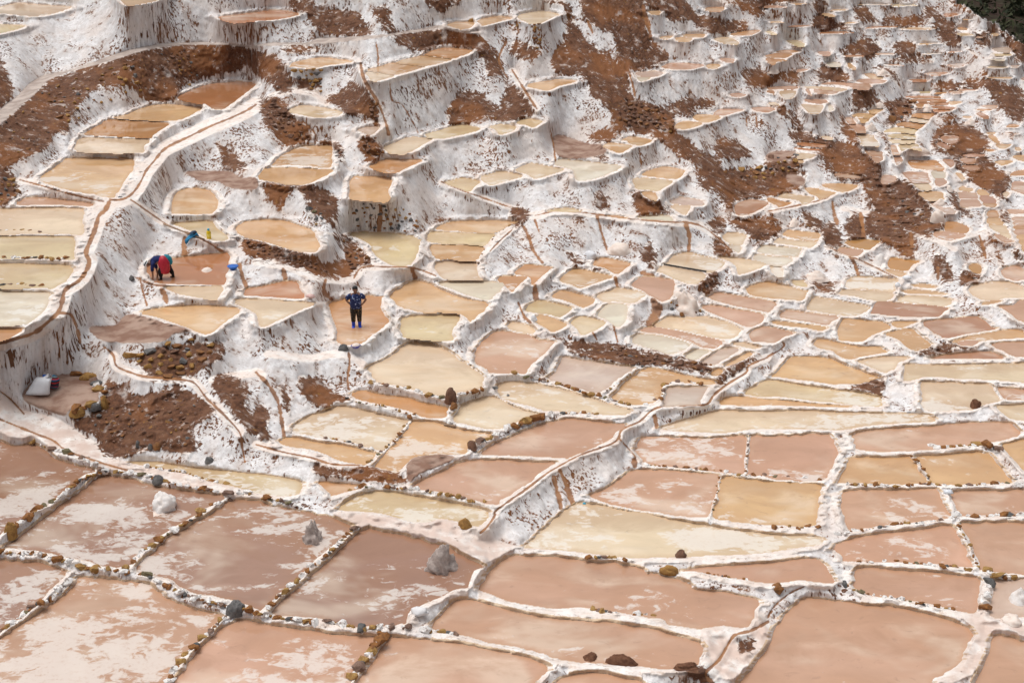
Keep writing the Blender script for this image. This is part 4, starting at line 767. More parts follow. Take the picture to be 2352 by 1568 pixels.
def mask_of(kind):
    m = np.zeros((NV, NU), bool)
    for k, w, P in feats:
        if k == kind:
            if kind == 'O':
                q_ = []
                for a_, b_ in zip(P, np.roll(P, -1, 0)):
                    n_ = max(1, int(np.hypot(*(b_ - a_)) / 2.5))
                    q_ += [a_ + (b_ - a_) * i_ / n_ + NR.normal(size=2) * np.array([.9, 1.3]) for i_ in range(n_)]
                P = np.array(q_)
            r = raster(P if kind in 'O' else smooth_poly(P, 3))
            if r is not None: m[r[0], r[1]] |= r[2]
    return m

mE, mP, mT, mW, mO = (mask_of(k) & ~isp for k in 'EPTWO')
mE &= ~(mP | mT)
# channels: distance to polyline
mC = np.zeros((NV, NU), np.float32)
for k, w, P in feats:
    if k != 'C': continue
    Q = smooth_poly(P, 4, closed=False)
    hw = max(w * 0.5, 0.9)
    hw0 = hw
    for i in range(len(Q) - 1):
        a, b = Q[i], Q[i + 1]; hw = hw0 * (0.7 + 0.7 * RNG.random())
        c0 = max(0, int((min(a[0], b[0]) - 3 * hw - U0) / ST)); c1 = min(NU, int((max(a[0], b[0]) + 3 * hw - U0) / ST) + 2)
        r0 = max(0, int((min(a[1], b[1]) - 3 * hw - V0) / ST)); r1 = min(NV, int((max(a[1], b[1]) + 3 * hw - V0) / ST) + 2)
        if c1 <= c0 or r1 <= r0: continue
        X = gu[c0:c1][None, :] - a[0]; Y = gv[r0:r1][:, None] - a[1]
        ab = b - a; L = ab @ ab + 1e-9
        t = np.clip((X * ab[0] + Y * ab[1]) / L, 0, 1)
        dd = np.hypot(X - t * ab[0], Y - t * ab[1])
        mC[r0:r1, c0:c1] = np.maximum(mC[r0:r1, c0:c1], 1 - sstep((dd - hw * 0.3) / (hw * 1.15)))
mC[isp] = 0
crest = np.zeros((NV, NU), bool)
for k, w, P in feats:
    if k != 'R': continue
    Q = smooth_poly(P, 4, closed=False)
    for i in range(len(Q) - 1):
        a, b = Q[i], Q[i + 1]; hw = w
        c0 = max(0, int((min(a[0], b[0]) - hw - U0) / ST)); c1 = min(NU, int((max(a[0], b[0]) + hw - U0) / ST) + 2)
        r0 = max(0, int((min(a[1], b[1]) - hw - V0) / ST)); r1 = min(NV, int((max(a[1], b[1]) + hw - V0) / ST) + 2)
        if c1 <= c0 or r1 <= r0: continue
        X = gu[c0:c1][None, :] - a[0]; Y = gv[r0:r1][:, None] - a[1]; ab = b - a
        t = np.clip((X * ab[0] + Y * ab[1]) / (ab @ ab + 1e-9), 0, 1)
        crest[r0:r1, c0:c1] |= np.hypot(X - t * ab[0], Y - t * ab[1]) < hw

# rough eye-height field (metres below the eye), from known sizes of people, dikes and walls
CTRL = np.array([(0,680,21),(512,690,21.3),(1024,680,21.5),(0,480,20.8),(350,480,21.3),(512,500,21.3),(1024,480,22.2),(357,325,20.2),(60,250,18),
 (190,270,18.7),(100,180,17),(190,110,16.2),(100,20,13.6),(320,110,16),(400,60,15),(450,200,19.6),(600,330,21.8),(560,90,17.2),(620,150,19.5),
 (760,330,22.8),(850,330,23.4),(1000,330,23.6),(700,230,22.3),(760,120,21.2),(700,30,17.5),(820,80,21),(900,220,24.6),(1000,200,25),(950,100,23.5),(1000,260,24.5),
 (850,180,23.6),(900,20,21.5),(1000,400,23),(700,400,22.5)], float)
U2, V2 = np.meshgrid(gu[::2], gv[::2])
Wt = 0; Hs = 0
for (a, b, h) in CTRL:
    w = 1.0 / (((U2 - a) / 1.0) ** 2 + ((V2 - b) * 1.3) ** 2 + 900.0) ** 1.6
    Wt = Wt + w; Hs = Hs + w * math.log(h)
xprior2 = Hs / Wt

def to_fine(a):
    o = np.zeros((NV, NU), a.dtype)
    o[::2, ::2] = a
    o[1::2, ::2] = 0.5 * (a[:-1] + a[1:])
    o[:, 1::2] = 0.5 * (o[:, :-2:2] + o[:, 2::2])
    return o

UF, VF = np.meshgrid(gu, gv)
_dx, _dy, _dz = ray(UF, VF)
tanD = np.maximum(-_dz, 0.02) / _dy                     # tan of depression
sinD = np.maximum(-_dz, 0.02) / np.sqrt(_dx ** 2 + _dy ** 2 + _dz ** 2)
Hpr = np.exp(to_fine(xprior2))
mpp = Hpr / np.maximum(-_dz, 0.02) / F                   # metres per pixel across

# column-wise distances to the next pond above / below (pixels)
big = 1e4
def col_dist(m, rev):
    d = np.full((NV, NU), big, np.float32); own = np.full((NV, NU), -1, np.int32)
    rows = range(NV) if not rev else range(NV - 1, -1, -1)
    cur = np.full(NU, big, np.float32); co = np.full(NU, -1, np.int32)
    for r in rows:
        cur = np.where(m[r], 0, cur + ST); co = np.where(m[r], lab[r], co)
        d[r] = cur; own[r] = co
    return d, own
dUp, oUp = col_dist(isp, False)       # pond above in the view (farther)
dDn, oDn = col_dist(isp, True)

# nearest pond by jump flooding
def nearest_mask(m0, asp):
    return nearest_pond(asp, m0)[0]
def nearest_pond(asp, m0=None):
    if m0 is None: m0 = isp
    R, Cc = np.meshgrid(np.arange(NV), np.arange(NU), indexing='ij')
    sr = np.where(m0, R, -9999).astype(np.int32); scx = np.where(m0, Cc, -9999).astype(np.int32)
    best = np.where(m0, 0, 1e9).astype(np.float32)
    for step in (64, 32, 16, 8, 4, 2, 1, 1):
        for dr in (-step, 0, step):
            for dc in (-step, 0, step):
                if dr == 0 and dc == 0: continue
                a0, a1 = max(0, dr), NV + min(0, dr); b0, b1 = max(0, dc), NU + min(0, dc)
                s0, s1 = max(0, -dr), NV + min(0, -dr); t0, t1 = max(0, -dc), NU + min(0, -dc)
                cr = sr[s0:s1, t0:t1]; cc = scx[s0:s1, t0:t1]
                d = np.where(cr >= 0, ((cr - R[a0:a1, b0:b1]) * asp[a0:a1, b0:b1]) ** 2 + (cc - Cc[a0:a1, b0:b1]) ** 2, 1e9).astype(np.float32)
                bsub = best[a0:a1, b0:b1]; m = d < bsub
                bsub[m] = d[m]
                x = sr[a0:a1, b0:b1]; x[m] = cr[m]
                y = scx[a0:a1, b0:b1]; y[m] = cc[m]
    return np.sqrt(best) * ST, sr, scx
dN, nR, nC = nearest_pond((1 / np.clip(sinD, .12, 1)).astype(np.float32) * 0.8)
nOwn = np.where(nR >= 0, lab[np.clip(nR, 0, NV - 1), np.clip(nC, 0, NU - 1)], -1)
dM = dN * mpp                                             # metres from the shore (on the flat)

RIMW = 0.34
FS = (1 - 0.5 * sstep((UF - 560) / 260) * sstep((320 - VF) / 220)).astype(np.float32)   # smaller works on the far terraces
rimpx = np.maximum(RIMW * FS / mpp * sinD, 1.5)
flat = (dUp <= rimpx) | ((dUp + dDn) < 2.0 * rimpx + 1.5)
Rg = np.arange(NV)[:, None]
side = (dM < RIMW * FS) & (np.abs(nR - Rg) < 2)
cls = np.zeros((NV, NU), np.int8)                        # 0 wall
cls[flat | side] = 2
cls[mE] = 3
cls[crest] = 2
cls[mP | mT | mW] = 2
cls[isp] = 1
outside = (UF < -14) | (UF > 1038) | (VF < -6) | (VF > 698)
cls[outside & ~isp] = 2

# ------------------------------------------------------------------ survey heights: least squares over slopes
SLOPE = {0: math.radians(77), 3: math.radians(44)}
def solve_heights(q=2, x0=None, iters=1500):
    c = cls[::q, ::q]; l = lab[::q, ::q]; o = mO[::q, ::q]
    xprior = xprior2 if q == 2 else to_fine(xprior2)
    nv, nu = c.shape
    td = tanD[::q, ::q]
    np_ = len(ponds)
    idx = np.zeros((nv, nu), np.int64)
    free = l < 0
    idx[free] = np_ + np.arange(free.sum()); idx[~free] = l[~free]
    N = np_ + int(free.sum())
    # vertical edges (r, r+1): x[r]-x[r+1] = g
    ca, cb = c[:-1], c[1:]
    T = np.zeros(ca.shape); w = np.ones(ca.shape)
    wall = (ca == 0) | (cb == 0); ear = ((ca == 3) | (cb == 3)) & ~wall
    T[wall] = math.tan(SLOPE[0]); T[ear] = math.tan(SLOPE[3]); w[ear] = 0.6
    g = np.log((1 + T / td[1:]) / (1 + T / td[:-1]))
    w[o[:-1] | o[1:]] = 0.0
    ch, cg = c[:, :-1], c[:, 1:]
    wh = np.ones(ch.shape); wallh = (ch == 0) | (cg == 0); earh = ((ch == 3) | (cg == 3)) & ~wallh
    wh[wallh] = 0.12; wh[earh] = 0.2
    wh[o[:, :-1] | o[:, 1:]] = 0.0
    i1 = idx[:-1].ravel(); i2 = idx[1:].ravel(); w1 = w.ravel(); g1 = g.ravel()
    j1 = idx[:, :-1].ravel(); j2 = idx[:, 1:].ravel(); w2 = wh.ravel()
    keep = i1 != i2; i1, i2, w1, g1 = i1[keep], i2[keep], w1[keep], g1[keep]
    keep = j1 != j2; j1, j2, w2 = j1[keep], j2[keep], w2[keep]
    e1 = np.concatenate([i1, j1]); e2 = np.concatenate([i2, j2]); ew = np.concatenate([w1, w2]); eg = np.concatenate([g1, np.zeros(len(j1))])
    pw = 6e-5 if q == 2 else 1.5e-5
    pcount = np.bincount(idx.ravel(), minlength=N).astype(float)
    psum = np.bincount(idx.ravel(), weights=xprior.ravel(), minlength=N)
    b = pw * psum + np.bincount(e1, ew * eg, N) - np.bincount(e2, ew * eg, N)
    diag = pw * pcount + np.bincount(e1, ew, N) + np.bincount(e2, ew, N) + 1e-9
    def A(x):
        d = ew * (x[e1] - x[e2])
        return pw * pcount * x + np.bincount(e1, d, N) - np.bincount(e2, d, N)
    x = psum / np.maximum(pcount, 1e-9)
    x[pcount == 0] = math.log(20)
    if x0 is not None:
        x[idx.ravel()] = x0[1].ravel(); x[:np_] = x0[0]
    r = b - A(x); z = r / diag; p = z.copy(); rz = r @ z
    for it in range(iters):
        Ap = A(p); al = rz / (p @ Ap + 1e-30)
        x += al * p; r -= al * Ap
        z = r / diag; rz2 = r @ z
        if rz2 < 1e-9: break
        p = z + rz2 / rz * p; rz = rz2
    return x[:np_], x[idx]
import time as _t
_t0 = _t.time()
xp, xg = solve_heights(2)
_xf = to_fine(xg); _xf[isp] = xp[lab[isp]]
_n = np.bincount(lab[::2, ::2][lab[::2, ::2] >= 0].ravel(), minlength=len(ponds))
for _k in np.nonzero(_n == 0)[0]:
    c_ = ponds[_k]['pts'].mean(0)
    xp[_k] = _xf[min(NV - 1, max(0, int((c_[1] - V0) / ST))), min(NU - 1, max(0, int((c_[0] - U0) / ST)))]
xp, xg = solve_heights(1, (xp, _xf), 110)
print('solve', round(_t.time() - _t0, 1))
xp = xp + math.log(.93); xg = xg + math.log(.93)       # metric scale from the standing figure
Hp = np.exp(xp)
XF = xg.copy()
Hp = np.exp(xp)
XF[isp] = xp[lab[isp]]
HF = np.exp(XF)
nz = np.maximum(-_dz, 0.02)
mpp = HF / nz / F
dM = dN * mpp / FS
# ------------------------------------------------------------------ relief of the ground
cov = 0.5 * cov0 + 0.5 * blur(cov0, 1, 1)
band = (cov > 0.02) & (cov < 0.98)
X0 = _dx / nz * HF; Y0 = _dy / nz * HF; Z0 = CAM_Z - HF
def interior(m, asp):
    return nearest_mask(~m, asp)
softE = 0.45 * blur(mE.astype(np.float32), 2, 2) + 0.55 * blur(mE.astype(np.float32), 8, 2)
EB = 0.08 * sstep((UF - 480) / 260) * sstep((300 - VF) / 200) + 0.05 * sstep((260 - VF) / 200)
softE = np.maximum(softE, np.clip(EB * (0.35 + 1.3 * vnoise(X0 / 3.5, Y0 / 3.5, Z0 / 3.5, 77)) * (cls == 0), 0, 1).astype(np.float32))
softE = np.where(outside, np.maximum(softE, 0.62), softE).astype(np.float32)
softE = blur(softE, 1, 1)
softP = blur(mP.astype(np.float32), 1, 2)
softT = blur((mT).astype(np.float32), 2, 2)
softW = blur(mW.astype(np.float32), 4, 2)
wallness = blur((cls == 0).astype(np.float32), 1, 2)
fade = sstep(dM / 0.16) * (~isp)
# dike / rim cross-section
farside = (nR > Rg)                                       # nearest shore is on the near side: we see the bank
hr = 0.10 + 0.06 * vnoise(X0 / 0.5, Y0 / 0.5, Z0 / 0.5, 3)
lump = vnoise(X0 / 0.2, Y0 / 0.2, Z0 / 0.2, 11)
_dw = dM * (0.65 + 0.7 * vnoise(X0 / 0.3, Y0 / 0.3, Z0 / 0.3, 12))
prof = sstep(_dw / 0.11) * (1 - 0.4 * sstep((_dw - 0.16) / 0.3))
h = hr * FS * prof * (1 - sstep((dM - 0.35) / 0.5)) * np.where(wallness > .4, 0.6, 1.0) * (0.45 + 1.1 * lump)
h = np.where(band, 0.10 * FS * (0.5 - cov), h)
h = np.where(isp & ~band, -0.06 - 0.0 * h, h)
# crust, flutes, clods (displacement towards the viewer of the slope's own normal is close to the ray)
X0, Y0, Z0 = X0 / FS, Y0 / FS, Z0 / FS
n1 = vnoise(X0 / 0.9, Y0 / 0.9, Z0 / 0.9, 21) - .5
n2 = vnoise(X0 / 0.38, Y0 / 0.38, Z0 / 0.6, 22) - .5
n3 = vnoise(X0 / 0.16, Y0 / 0.16, Z0 / 0.22, 23) - .5
fl = vnoise(X0 / 0.30, Y0 / 0.30, Z0 / 1.6, 24) - .5
fl2 = vnoise(X0 / 0.13, Y0 / 0.13, Z0 / 0.7, 25) - .5
c1 = np.abs(vnoise(X0 / 0.55, Y0 / 0.55, Z0 / 0.55, 26) - .5) * 2
c2 = np.abs(vnoise(X0 / 0.2, Y0 / 0.2, Z0 / 0.2, 27) - .5) * 2
disp = wallness * (0.09 * n1 + 0.03 * n2 + 0.03 * n3 + 0.05 * fl + 0.05 * fl2) + (1 - wallness) * (0.08 * n2 + 0.07 * n3)
disp = disp + softE * (0.30 * n1 + 0.12 * (0.5 - c1) + 0.10 * (0.5 - c2) + 0.06 * n3)
flatm = np.maximum(np.maximum(softP, softT), 0.4 * softW)
disp = disp * (1 - 0.8 * flatm) * fade * FS
disp = disp - 0.035 * mC * (1 - wallness) - 0.05 * mC * wallness
HF2 = HF - h
# no overhangs: along every line of sight the ground only recedes
_rr = HF2 / tanD
_rr = np.maximum.accumulate(_rr[::-1], axis=0)[::-1]
HF2 = np.where(isp, np.maximum(HF2, _rr * tanD), _rr * tanD)
t = HF2 / nz
rl = np.sqrt(_dx ** 2 + _dy ** 2 + _dz ** 2)
t = t - disp / rl
PX = _dx * t; PY = _dy * t; PZ = CAM_Z + _dz * t

def surf(u, v):
    """world point of the ground seen at survey position (u, v)"""
    fx = min(max((u - U0) / ST, 0), NU - 1.001); fy = min(max((v - V0) / ST, 0), NV - 1.001)
    i, j = int(fx), int(fy); a, b = fx - i, fy - j
    tt = (t[j, i] * (1 - a) + t[j, i + 1] * a) * (1 - b) + (t[j + 1, i] * (1 - a) + t[j + 1, i + 1] * a) * b
    dx, dy, dz = ray(u, v)
    return dx * tt, dy * tt, CAM_Z + dz * tt
def scale_at(u, v):
    fx = min(max(int((u - U0) / ST), 0), NU - 1); fy = min(max(int((v - V0) / ST), 0), NV - 1)
    return float(mpp[fy, fx])                              # metres per survey unit

# normals of the whole sheet
VERT = np.stack([PX, PY, PZ], -1)
du = np.zeros_like(VERT); dv = np.zeros_like(VERT)
du[:, 1:-1] = VERT[:, 2:] - VERT[:, :-2]; du[:, 0] = VERT[:, 1] - VERT[:, 0]; du[:, -1] = VERT[:, -1] - VERT[:, -2]
dv[1:-1] = VERT[2:] - VERT[:-2]; dv[0] = VERT[1] - VERT[0]; dv[-1] = VERT[-1] - VERT[-2]
NRM = np.cross(dv, du); NRM /= np.linalg.norm(NRM, axis=-1, keepdims=True) + 1e-12

# surface attributes: what the ground is made of
bank = np.where(farside & ~isp, 1 - sstep((dM * np.where(wallness > .5, 1.6, 1.0) - 0.10) / 0.10), 0) * (nR >= 0)
bank = np.where(isp, 1.0, bank) * sstep((0.13 * FS / mpp - 0.6) / 1.6)
COLA = np.stack([softE, np.clip(mC, 0, 1), bank, wallness], -1).astype(np.float32)
topm = 1 - sstep((dM - 0.05) / 0.5)
COLB = np.stack([softP, softT, softW, topm], -1).astype(np.float32)

# ------------------------------------------------------------------ materials
def mat(name):
    m = bpy.data.materials.new(name); m.use_nodes = True
    return m, m.node_tree.nodes, m.node_tree.links, m.node_tree.nodes['Principled BSDF']
class NB:
    def __init__(s, m): s.t = m.node_tree
    def new(s, ty, **kw):
        n = s.t.nodes.new(ty)
        for k, v in kw.items(): setattr(n, k, v)
        return n
    def link(s, a, b): s.t.links.new(a, b)
    def val(s, sock, v):
        if hasattr(v, 'is_output'): s.link(v, sock)
        else: sock.default_value = v
    def math(s, op, a, b=0.0, c=0.0, clamp=False):
        n = s.new('ShaderNodeMath', operation=op); n.use_clamp = clamp
        s.val(n.inputs[0], a); s.val(n.inputs[1], b)
        if op in ('MULTIPLY_ADD', 'SMOOTH_MIN'): s.val(n.inputs[2], c)
        return n.outputs[0]
    def ramp(s, x, lo, hi, a=0.0, b=1.0):
        n = s.new('ShaderNodeMapRange', interpolation_type='SMOOTHSTEP')
        s.val(n.inputs[0], x); s.val(n.inputs[1], lo); s.val(n.inputs[2], hi); s.val(n.inputs[3], a); s.val(n.inputs[4], b)
        return n.outputs[0]
    def mix(s, f, a, b):
        n = s.new('ShaderNodeMix', data_type='RGBA')
        s.val(n.inputs[0], f)
        for sock, v in ((n.inputs[6], a), (n.inputs[7], b)):
            if hasattr(v, 'is_output'): s.link(v, sock)
            else: sock.default_value = (*v, 1)
        return n.outputs[2]
    def pos(s, sx=1, sy=1, sz=1):
        g = s.new('ShaderNodeNewGeometry'); m = s.new('ShaderNodeVectorMath', operation='MULTIPLY')
        s.link(g.outputs['Position'], m.inputs[0]); m.inputs[1].default_value = (sx, sy, sz)
        return m.outputs[0]
    def noise(s, vec, scale, detail=4, rough=0.55, dist=0.0):
        n = s.new('ShaderNodeTexNoise'); s.link(vec, n.inputs['Vector'])
        n.inputs['Scale'].default_value = scale; n.inputs['Detail'].default_value = detail
        n.inputs['Roughness'].default_value = rough; n.inputs['Distortion'].default_value = dist
        return n.outputs[0]
    def attr(s, name):
        n = s.new('ShaderNodeAttribute'); n.attribute_name = name
        return n
    def bump(s, h, strength, dist, normal=None):
        n = s.new('ShaderNodeBump'); s.link(h, n.inputs['Height']); n.inputs['Strength'].default_value = strength
        n.inputs['Distance'].default_value = dist
        if normal: s.link(normal, n.inputs['Normal'])
        return n.outputs[0]

def ground_material():
    m, nodes, links, bs = mat('salt_crust_and_earth')
    b = NB(m)
    A = b.new('ShaderNodeSeparateColor'); a1 = b.attr('ca'); b.link(a1.outputs['Color'], A.inputs[0])
    B = b.new('ShaderNodeSeparateColor'); a2 = b.attr('cb'); b.link(a2.outputs['Color'], B.inputs[0])
    earth, och, bank = A.outputs[0], A.outputs[1], A.outputs[2]; wall = a1.outputs['Alpha']
    path, tan, pink = B.outputs[0], B.outputs[1], B.outputs[2]; top = a2.outputs['Alpha']
    p = b.pos(); ps = b.pos(1, 1, 0.16)
    big_n = b.noise(p, 0.35, 3); mid = b.noise(p, 1.6, 4); fine = b.noise(p, 7, 5, .65)
    streak = b.noise(ps, 9.5, 4, .6, .4); streak_b = b.noise(ps, 1.4, 4, .6, .3); fleck = b.noise(ps, 17, 2, .6)
    band = b.noise(b.pos(1, 1, .07), 2.6, 3, .55); streak_m = b.noise(b.pos(1, 1, .2), 3.4, 4, .6, .5)
    # salt: dusty cream tops, cooler white faces, pinkish and grey patches
    face = b.mix(b.ramp(streak, .36, .66), (.83, .82, .825), (.67, .645, .64))
    face = b.mix(b.math('MULTIPLY', b.ramp(band, .44, .60), .65), face, (.60, .575, .57))
    face = b.mix(b.math('MULTIPLY', b.ramp(b.noise(p, .8, 3), .50, .68), .5), face, (.80, .715, .66))
    tops = b.mix(b.ramp(mid, .35, .7), (.86, .82, .785), (.78, .67, .60))
    tops = b.mix(b.math('MULTIPLY', b.ramp(b.noise(p, 4.5, 4, .65), .54, .68), .6), tops, (.52, .38, .29))
    salt = b.mix(b.ramp(wall, .25, .75), tops, face)
    salt = b.mix(b.math('MULTIPLY', b.ramp(big_n, .48, .68), .5), salt, (.72, .62, .56))
    salt = b.mix(b.math('MULTIPLY', b.ramp(fine, .53, .70), .5), salt, (.50, .44, .405))
    salt = b.mix(b.math('MULTIPLY', b.math('MULTIPLY', b.ramp(streak_b, .48, .62), wall), .45), salt, (.56, .47, .42))
    # brown that shows between the salt: upright streaks in patches, and small flecks
    patch = b.ramp(b.noise(p, .55, 3, .6), .42, .62)
    amt = b.math('MULTIPLY', wall, b.math('MULTIPLY_ADD', patch, 1.0, .12))
    thr = b.math('SUBTRACT', .70, b.math('MULTIPLY', amt, .175))
    st = b.math('MULTIPLY', b.ramp(b.math('SUBTRACT', streak, thr), 0.0, .05), b.ramp(wall, .1, .6))
    st2 = b.math('MULTIPLY', b.ramp(b.math('SUBTRACT', fleck, .675), 0, .05), b.math('MULTIPLY_ADD', wall, .55, .15))
    st3 = b.math('MULTIPLY', b.ramp(b.math('SUBTRACT', streak_b, .585), 0, .06), b.ramp(wall, .3, .8))
    st3 = b.math('MULTIPLY', st3, b.ramp(streak, .40, .55))
    brown = b.mix(b.ramp(fine, .3, .7), (.078, .034, .020), (.165, .072, .037))
    brown = b.mix(b.math('MULTIPLY', b.ramp(mid, .45, .7), .7), brown, (.215, .11, .066))
    brown = b.mix(b.math('MULTIPLY', b.ramp(big_n, .48, .62), .75), brown, (.235, .092, .033))
    rust = b.mix(b.ramp(mid, .3, .7), (.30, .115, .03), (.22, .085, .03))
    col = b.mix(st, salt, b.mix(b.ramp(big_n, .4, .6), brown, (.20, .085, .035)))
    col = b.mix(st2, col, (.17, .09, .055)); col = b.mix(st3, col, (.19, .085, .04))
    # trodden pink crust, earth platforms, path
    col = b.mix(b.math('MULTIPLY', pink, b.ramp(mid, .30, .62)), col, (.66, .52, .45))
    # bare earth, frayed by salt that creeps over it
    fray = b.math('MULTIPLY_ADD', b.math('SUBTRACT', streak, .5), 1.0, b.math('MULTIPLY_ADD', b.math('SUBTRACT', streak_m, .5), 1.9, b.math('MULTIPLY_ADD', b.math('SUBTRACT', streak_b, .5), 1.0, earth)))
    fray = b.math('ADD', fray, b.math('MULTIPLY', earth, .15))
    fray = b.math('MULTIPLY_ADD', b.math('SUBTRACT', fine, .5), .7, fray)
    em = b.ramp(fray, .34, .62)
    peb = b.noise(p, 4.2, 2)
    ecol = b.mix(b.math('MULTIPLY', b.ramp(b.noise(p, 22, 2), .62, .7), .5), brown, (.30, .19, .12))
    ecol = b.mix(b.math('MULTIPLY', b.ramp(peb, .67, .72), .7), ecol, (.30, .15, .04))
    ecol = b.mix(b.math('MULTIPLY', b.ramp(b.noise(p, 2.6, 6, .75), .56, .66), .75), ecol, (.60, .53, .49))
    ecol = b.mix(b.math('MULTIPLY', b.ramp(streak_b, .60, .75), .8), ecol, (.62, .55, .51))
    col = b.mix(em, col, ecol)
    tcol = b.mix(b.ramp(mid, .35, .65), (.24, .135, .095), (.40, .28, .22))
    col = b.mix(b.math('MULTIPLY', b.ramp(b.math('MULTIPLY_ADD', b.math('SUBTRACT', fine, .5), .8, tan), .3, .6), 1.0), col, tcol)
    pcol = b.mix(b.ramp(mid, .35, .65), (.36, .29, .255), (.55, .47, .42))
    col = b.mix(b.ramp(b.math('MULTIPLY_ADD', b.math('SUBTRACT', fine, .5), .8, path), .25, .6), col, pcol)
    # brine runnels
    oc_n = b.math('MULTIPLY_ADD', b.math('SUBTRACT', b.noise(p, 2.2, 4, .6), .5), 1.0, b.math('MULTIPLY_ADD', b.math('SUBTRACT', streak, .5), b.math('MULTIPLY', wall, 1.3), och))
    ochf = b.ramp(b.math('MULTIPLY_ADD', b.math('SUBTRACT', fine, .5), .5, oc_n), .34, .80)
    ochf = b.math('MULTIPLY', ochf, b.ramp(och, .02, .15))
    col = b.mix(b.math('MULTIPLY', ochf, .92), col, b.mix(b.ramp(b.noise(p, 1.1, 3), .42, .6), (.36, .165, .065), (.25, .115, .055)))
    # tan clay bank just above the water
    bf = b.ramp(b.math('MULTIPLY_ADD', b.math('SUBTRACT', fine, .5), .8, bank), .3, .6)
    col = b.mix(b.math('MULTIPLY', bf, .8), col, b.mix(b.ramp(fine, .35, .65), (.50, .31, .16), (.66, .49, .31)))
    b.link(col, bs.inputs['Base Color'])
    bs.inputs['Roughness'].default_value = .85; bs.inputs['Specular IOR Level'].default_value = .25
    hgt = b.math('ADD', b.math('MULTIPLY', b.noise(p, 9, 6, .7), .7), b.math('MULTIPLY', b.noise(p, 30, 3, .6), .35))
    hgt = b.math('MULTIPLY_ADD', streak, .6, hgt)
    hgt = b.math('SUBTRACT', hgt, b.math('MULTIPLY', em, b.math('MULTIPLY', b.noise(p, 14, 4, .7), -.8)))
    b.link(b.bump(hgt, .38, .05), bs.inputs['Normal'])
    return m
M_GROUND = ground_material()

def water_material():
    m, nodes, links, bs = mat('brine')
    b = NB(m)
    col = b.attr('pond_color').outputs['Color']; film = b.attr('film').outputs['Fac']; seed = b.attr('seed').outputs['Fac']
    g = b.new('ShaderNodeNewGeometry'); va = b.new('ShaderNodeVectorMath', operation='ADD')
    cb = b.new('ShaderNodeCombineXYZ'); b.link(b.math('MULTIPLY', seed, 53.0), cb.inputs[0]); b.link(b.math('MULTIPLY', seed, 91.0), cb.inputs[1])
    b.link(g.outputs['Position'], va.inputs[0]); b.link(cb.outputs[0], va.inputs[1])
    p = va.outputs[0]
    mp = b.new('ShaderNodeMapping'); b.link(p, mp.inputs[0]); mp.inputs['Rotation'].default_value = (0, 0, .5); mp.inputs['Scale'].default_value = (.75, 1.1, 1)
    pn = mp.outputs[0]
    n0 = b.noise(pn, .28, 2, .5); n1 = b.noise(pn, .75, 6, .62, .5); n2 = b.noise(pn, 3.2, 5, .65, .8); n3 = b.noise(p, 9, 4, .6)
    shore = b.attr('shore').outputs['Fac']
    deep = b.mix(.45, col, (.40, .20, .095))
    pale = b.mix(.5, col, (.78, .67, .54))
    c = b.mix(b.math('MULTIPLY', b.ramp(n0, .38, .60), .75), col, deep)
    c = b.mix(b.math('MULTIPLY', b.ramp(b.noise(pn, .42, 3, .6, .4), .47, .66), .8), c, pale)
    reflect_pos = b.attr('reflect_pos').outputs['Fac']
    dn = b.math('MULTIPLY_ADD', b.math('SUBTRACT', n1, .5), 1.1, b.math('MULTIPLY_ADD', b.math('SUBTRACT', n0, .5), .7, reflect_pos))
    c = b.mix(b.math('MULTIPLY', b.ramp(dn, .20, .50, 1.0, 0.0), .55), c, deep)  # wall reflection painted in: deeper tone towards each pond's far side
    hs = b.new('ShaderNodeHueSaturation'); b.link(c, hs.inputs['Color'])
    b.link(b.math('MULTIPLY_ADD', b.math('SUBTRACT', n1, .5), .45, 1.0), hs.inputs['Value'])
    c = hs.outputs[0]
    c = b.mix(b.math('MULTIPLY', b.ramp(n2, .58, .72), .25), c, (.24, .14, .10))
    # clear ochre shallows along the shore
    sf = b.ramp(b.math('MULTIPLY_ADD', b.math('SUBTRACT', n2, .5), .35, shore), .0, .22, 1.0, 0.0)
    c = b.mix(b.math('MULTIPLY', sf, .6), c, b.mix(.4, col, (.42, .20, .08)))
    # floating salt veil, thinned towards the far side where wall reflection is painted
    lvl = b.math('MULTIPLY_ADD', film, .60, .14)
    f0 = b.math('MULTIPLY_ADD', b.math('SUBTRACT', n0, .5), 1.0, b.math('MULTIPLY_ADD', b.math('SUBTRACT', n1, .5), 1.05, b.math('MULTIPLY_ADD', b.math('SUBTRACT', n2, .5), .75, lvl)))
    f0 = b.math('MULTIPLY_ADD', b.math('SUBTRACT', reflect_pos, .45), .16, b.math('SUBTRACT', f0, b.math('MULTIPLY', sf, .12)))
    fm = b.ramp(f0, .455, .575)
    fm = b.math('MULTIPLY', fm, b.ramp(n3, .2, .5, .6, 1.0))
    fcol = b.mix(.22, (.82, .79, .745), col)
    c = b.mix(b.math('MULTIPLY', fm, .74), c, fcol)
    b.link(c, bs.inputs['Base Color'])
    b.link(b.ramp(fm, 0, 1, .015, .16), bs.inputs['Roughness'])
    bs.inputs['IOR'].default_value = 1.40
    bs.inputs['Specular IOR Level'].default_value = .95
    b.link(b.bump(b.math('MULTIPLY_ADD', b.noise(p, 7, 3), .5, b.math('MULTIPLY', fm, .6)), .06, .02), bs.inputs['Normal'])
    return m
M_WATER = water_material()

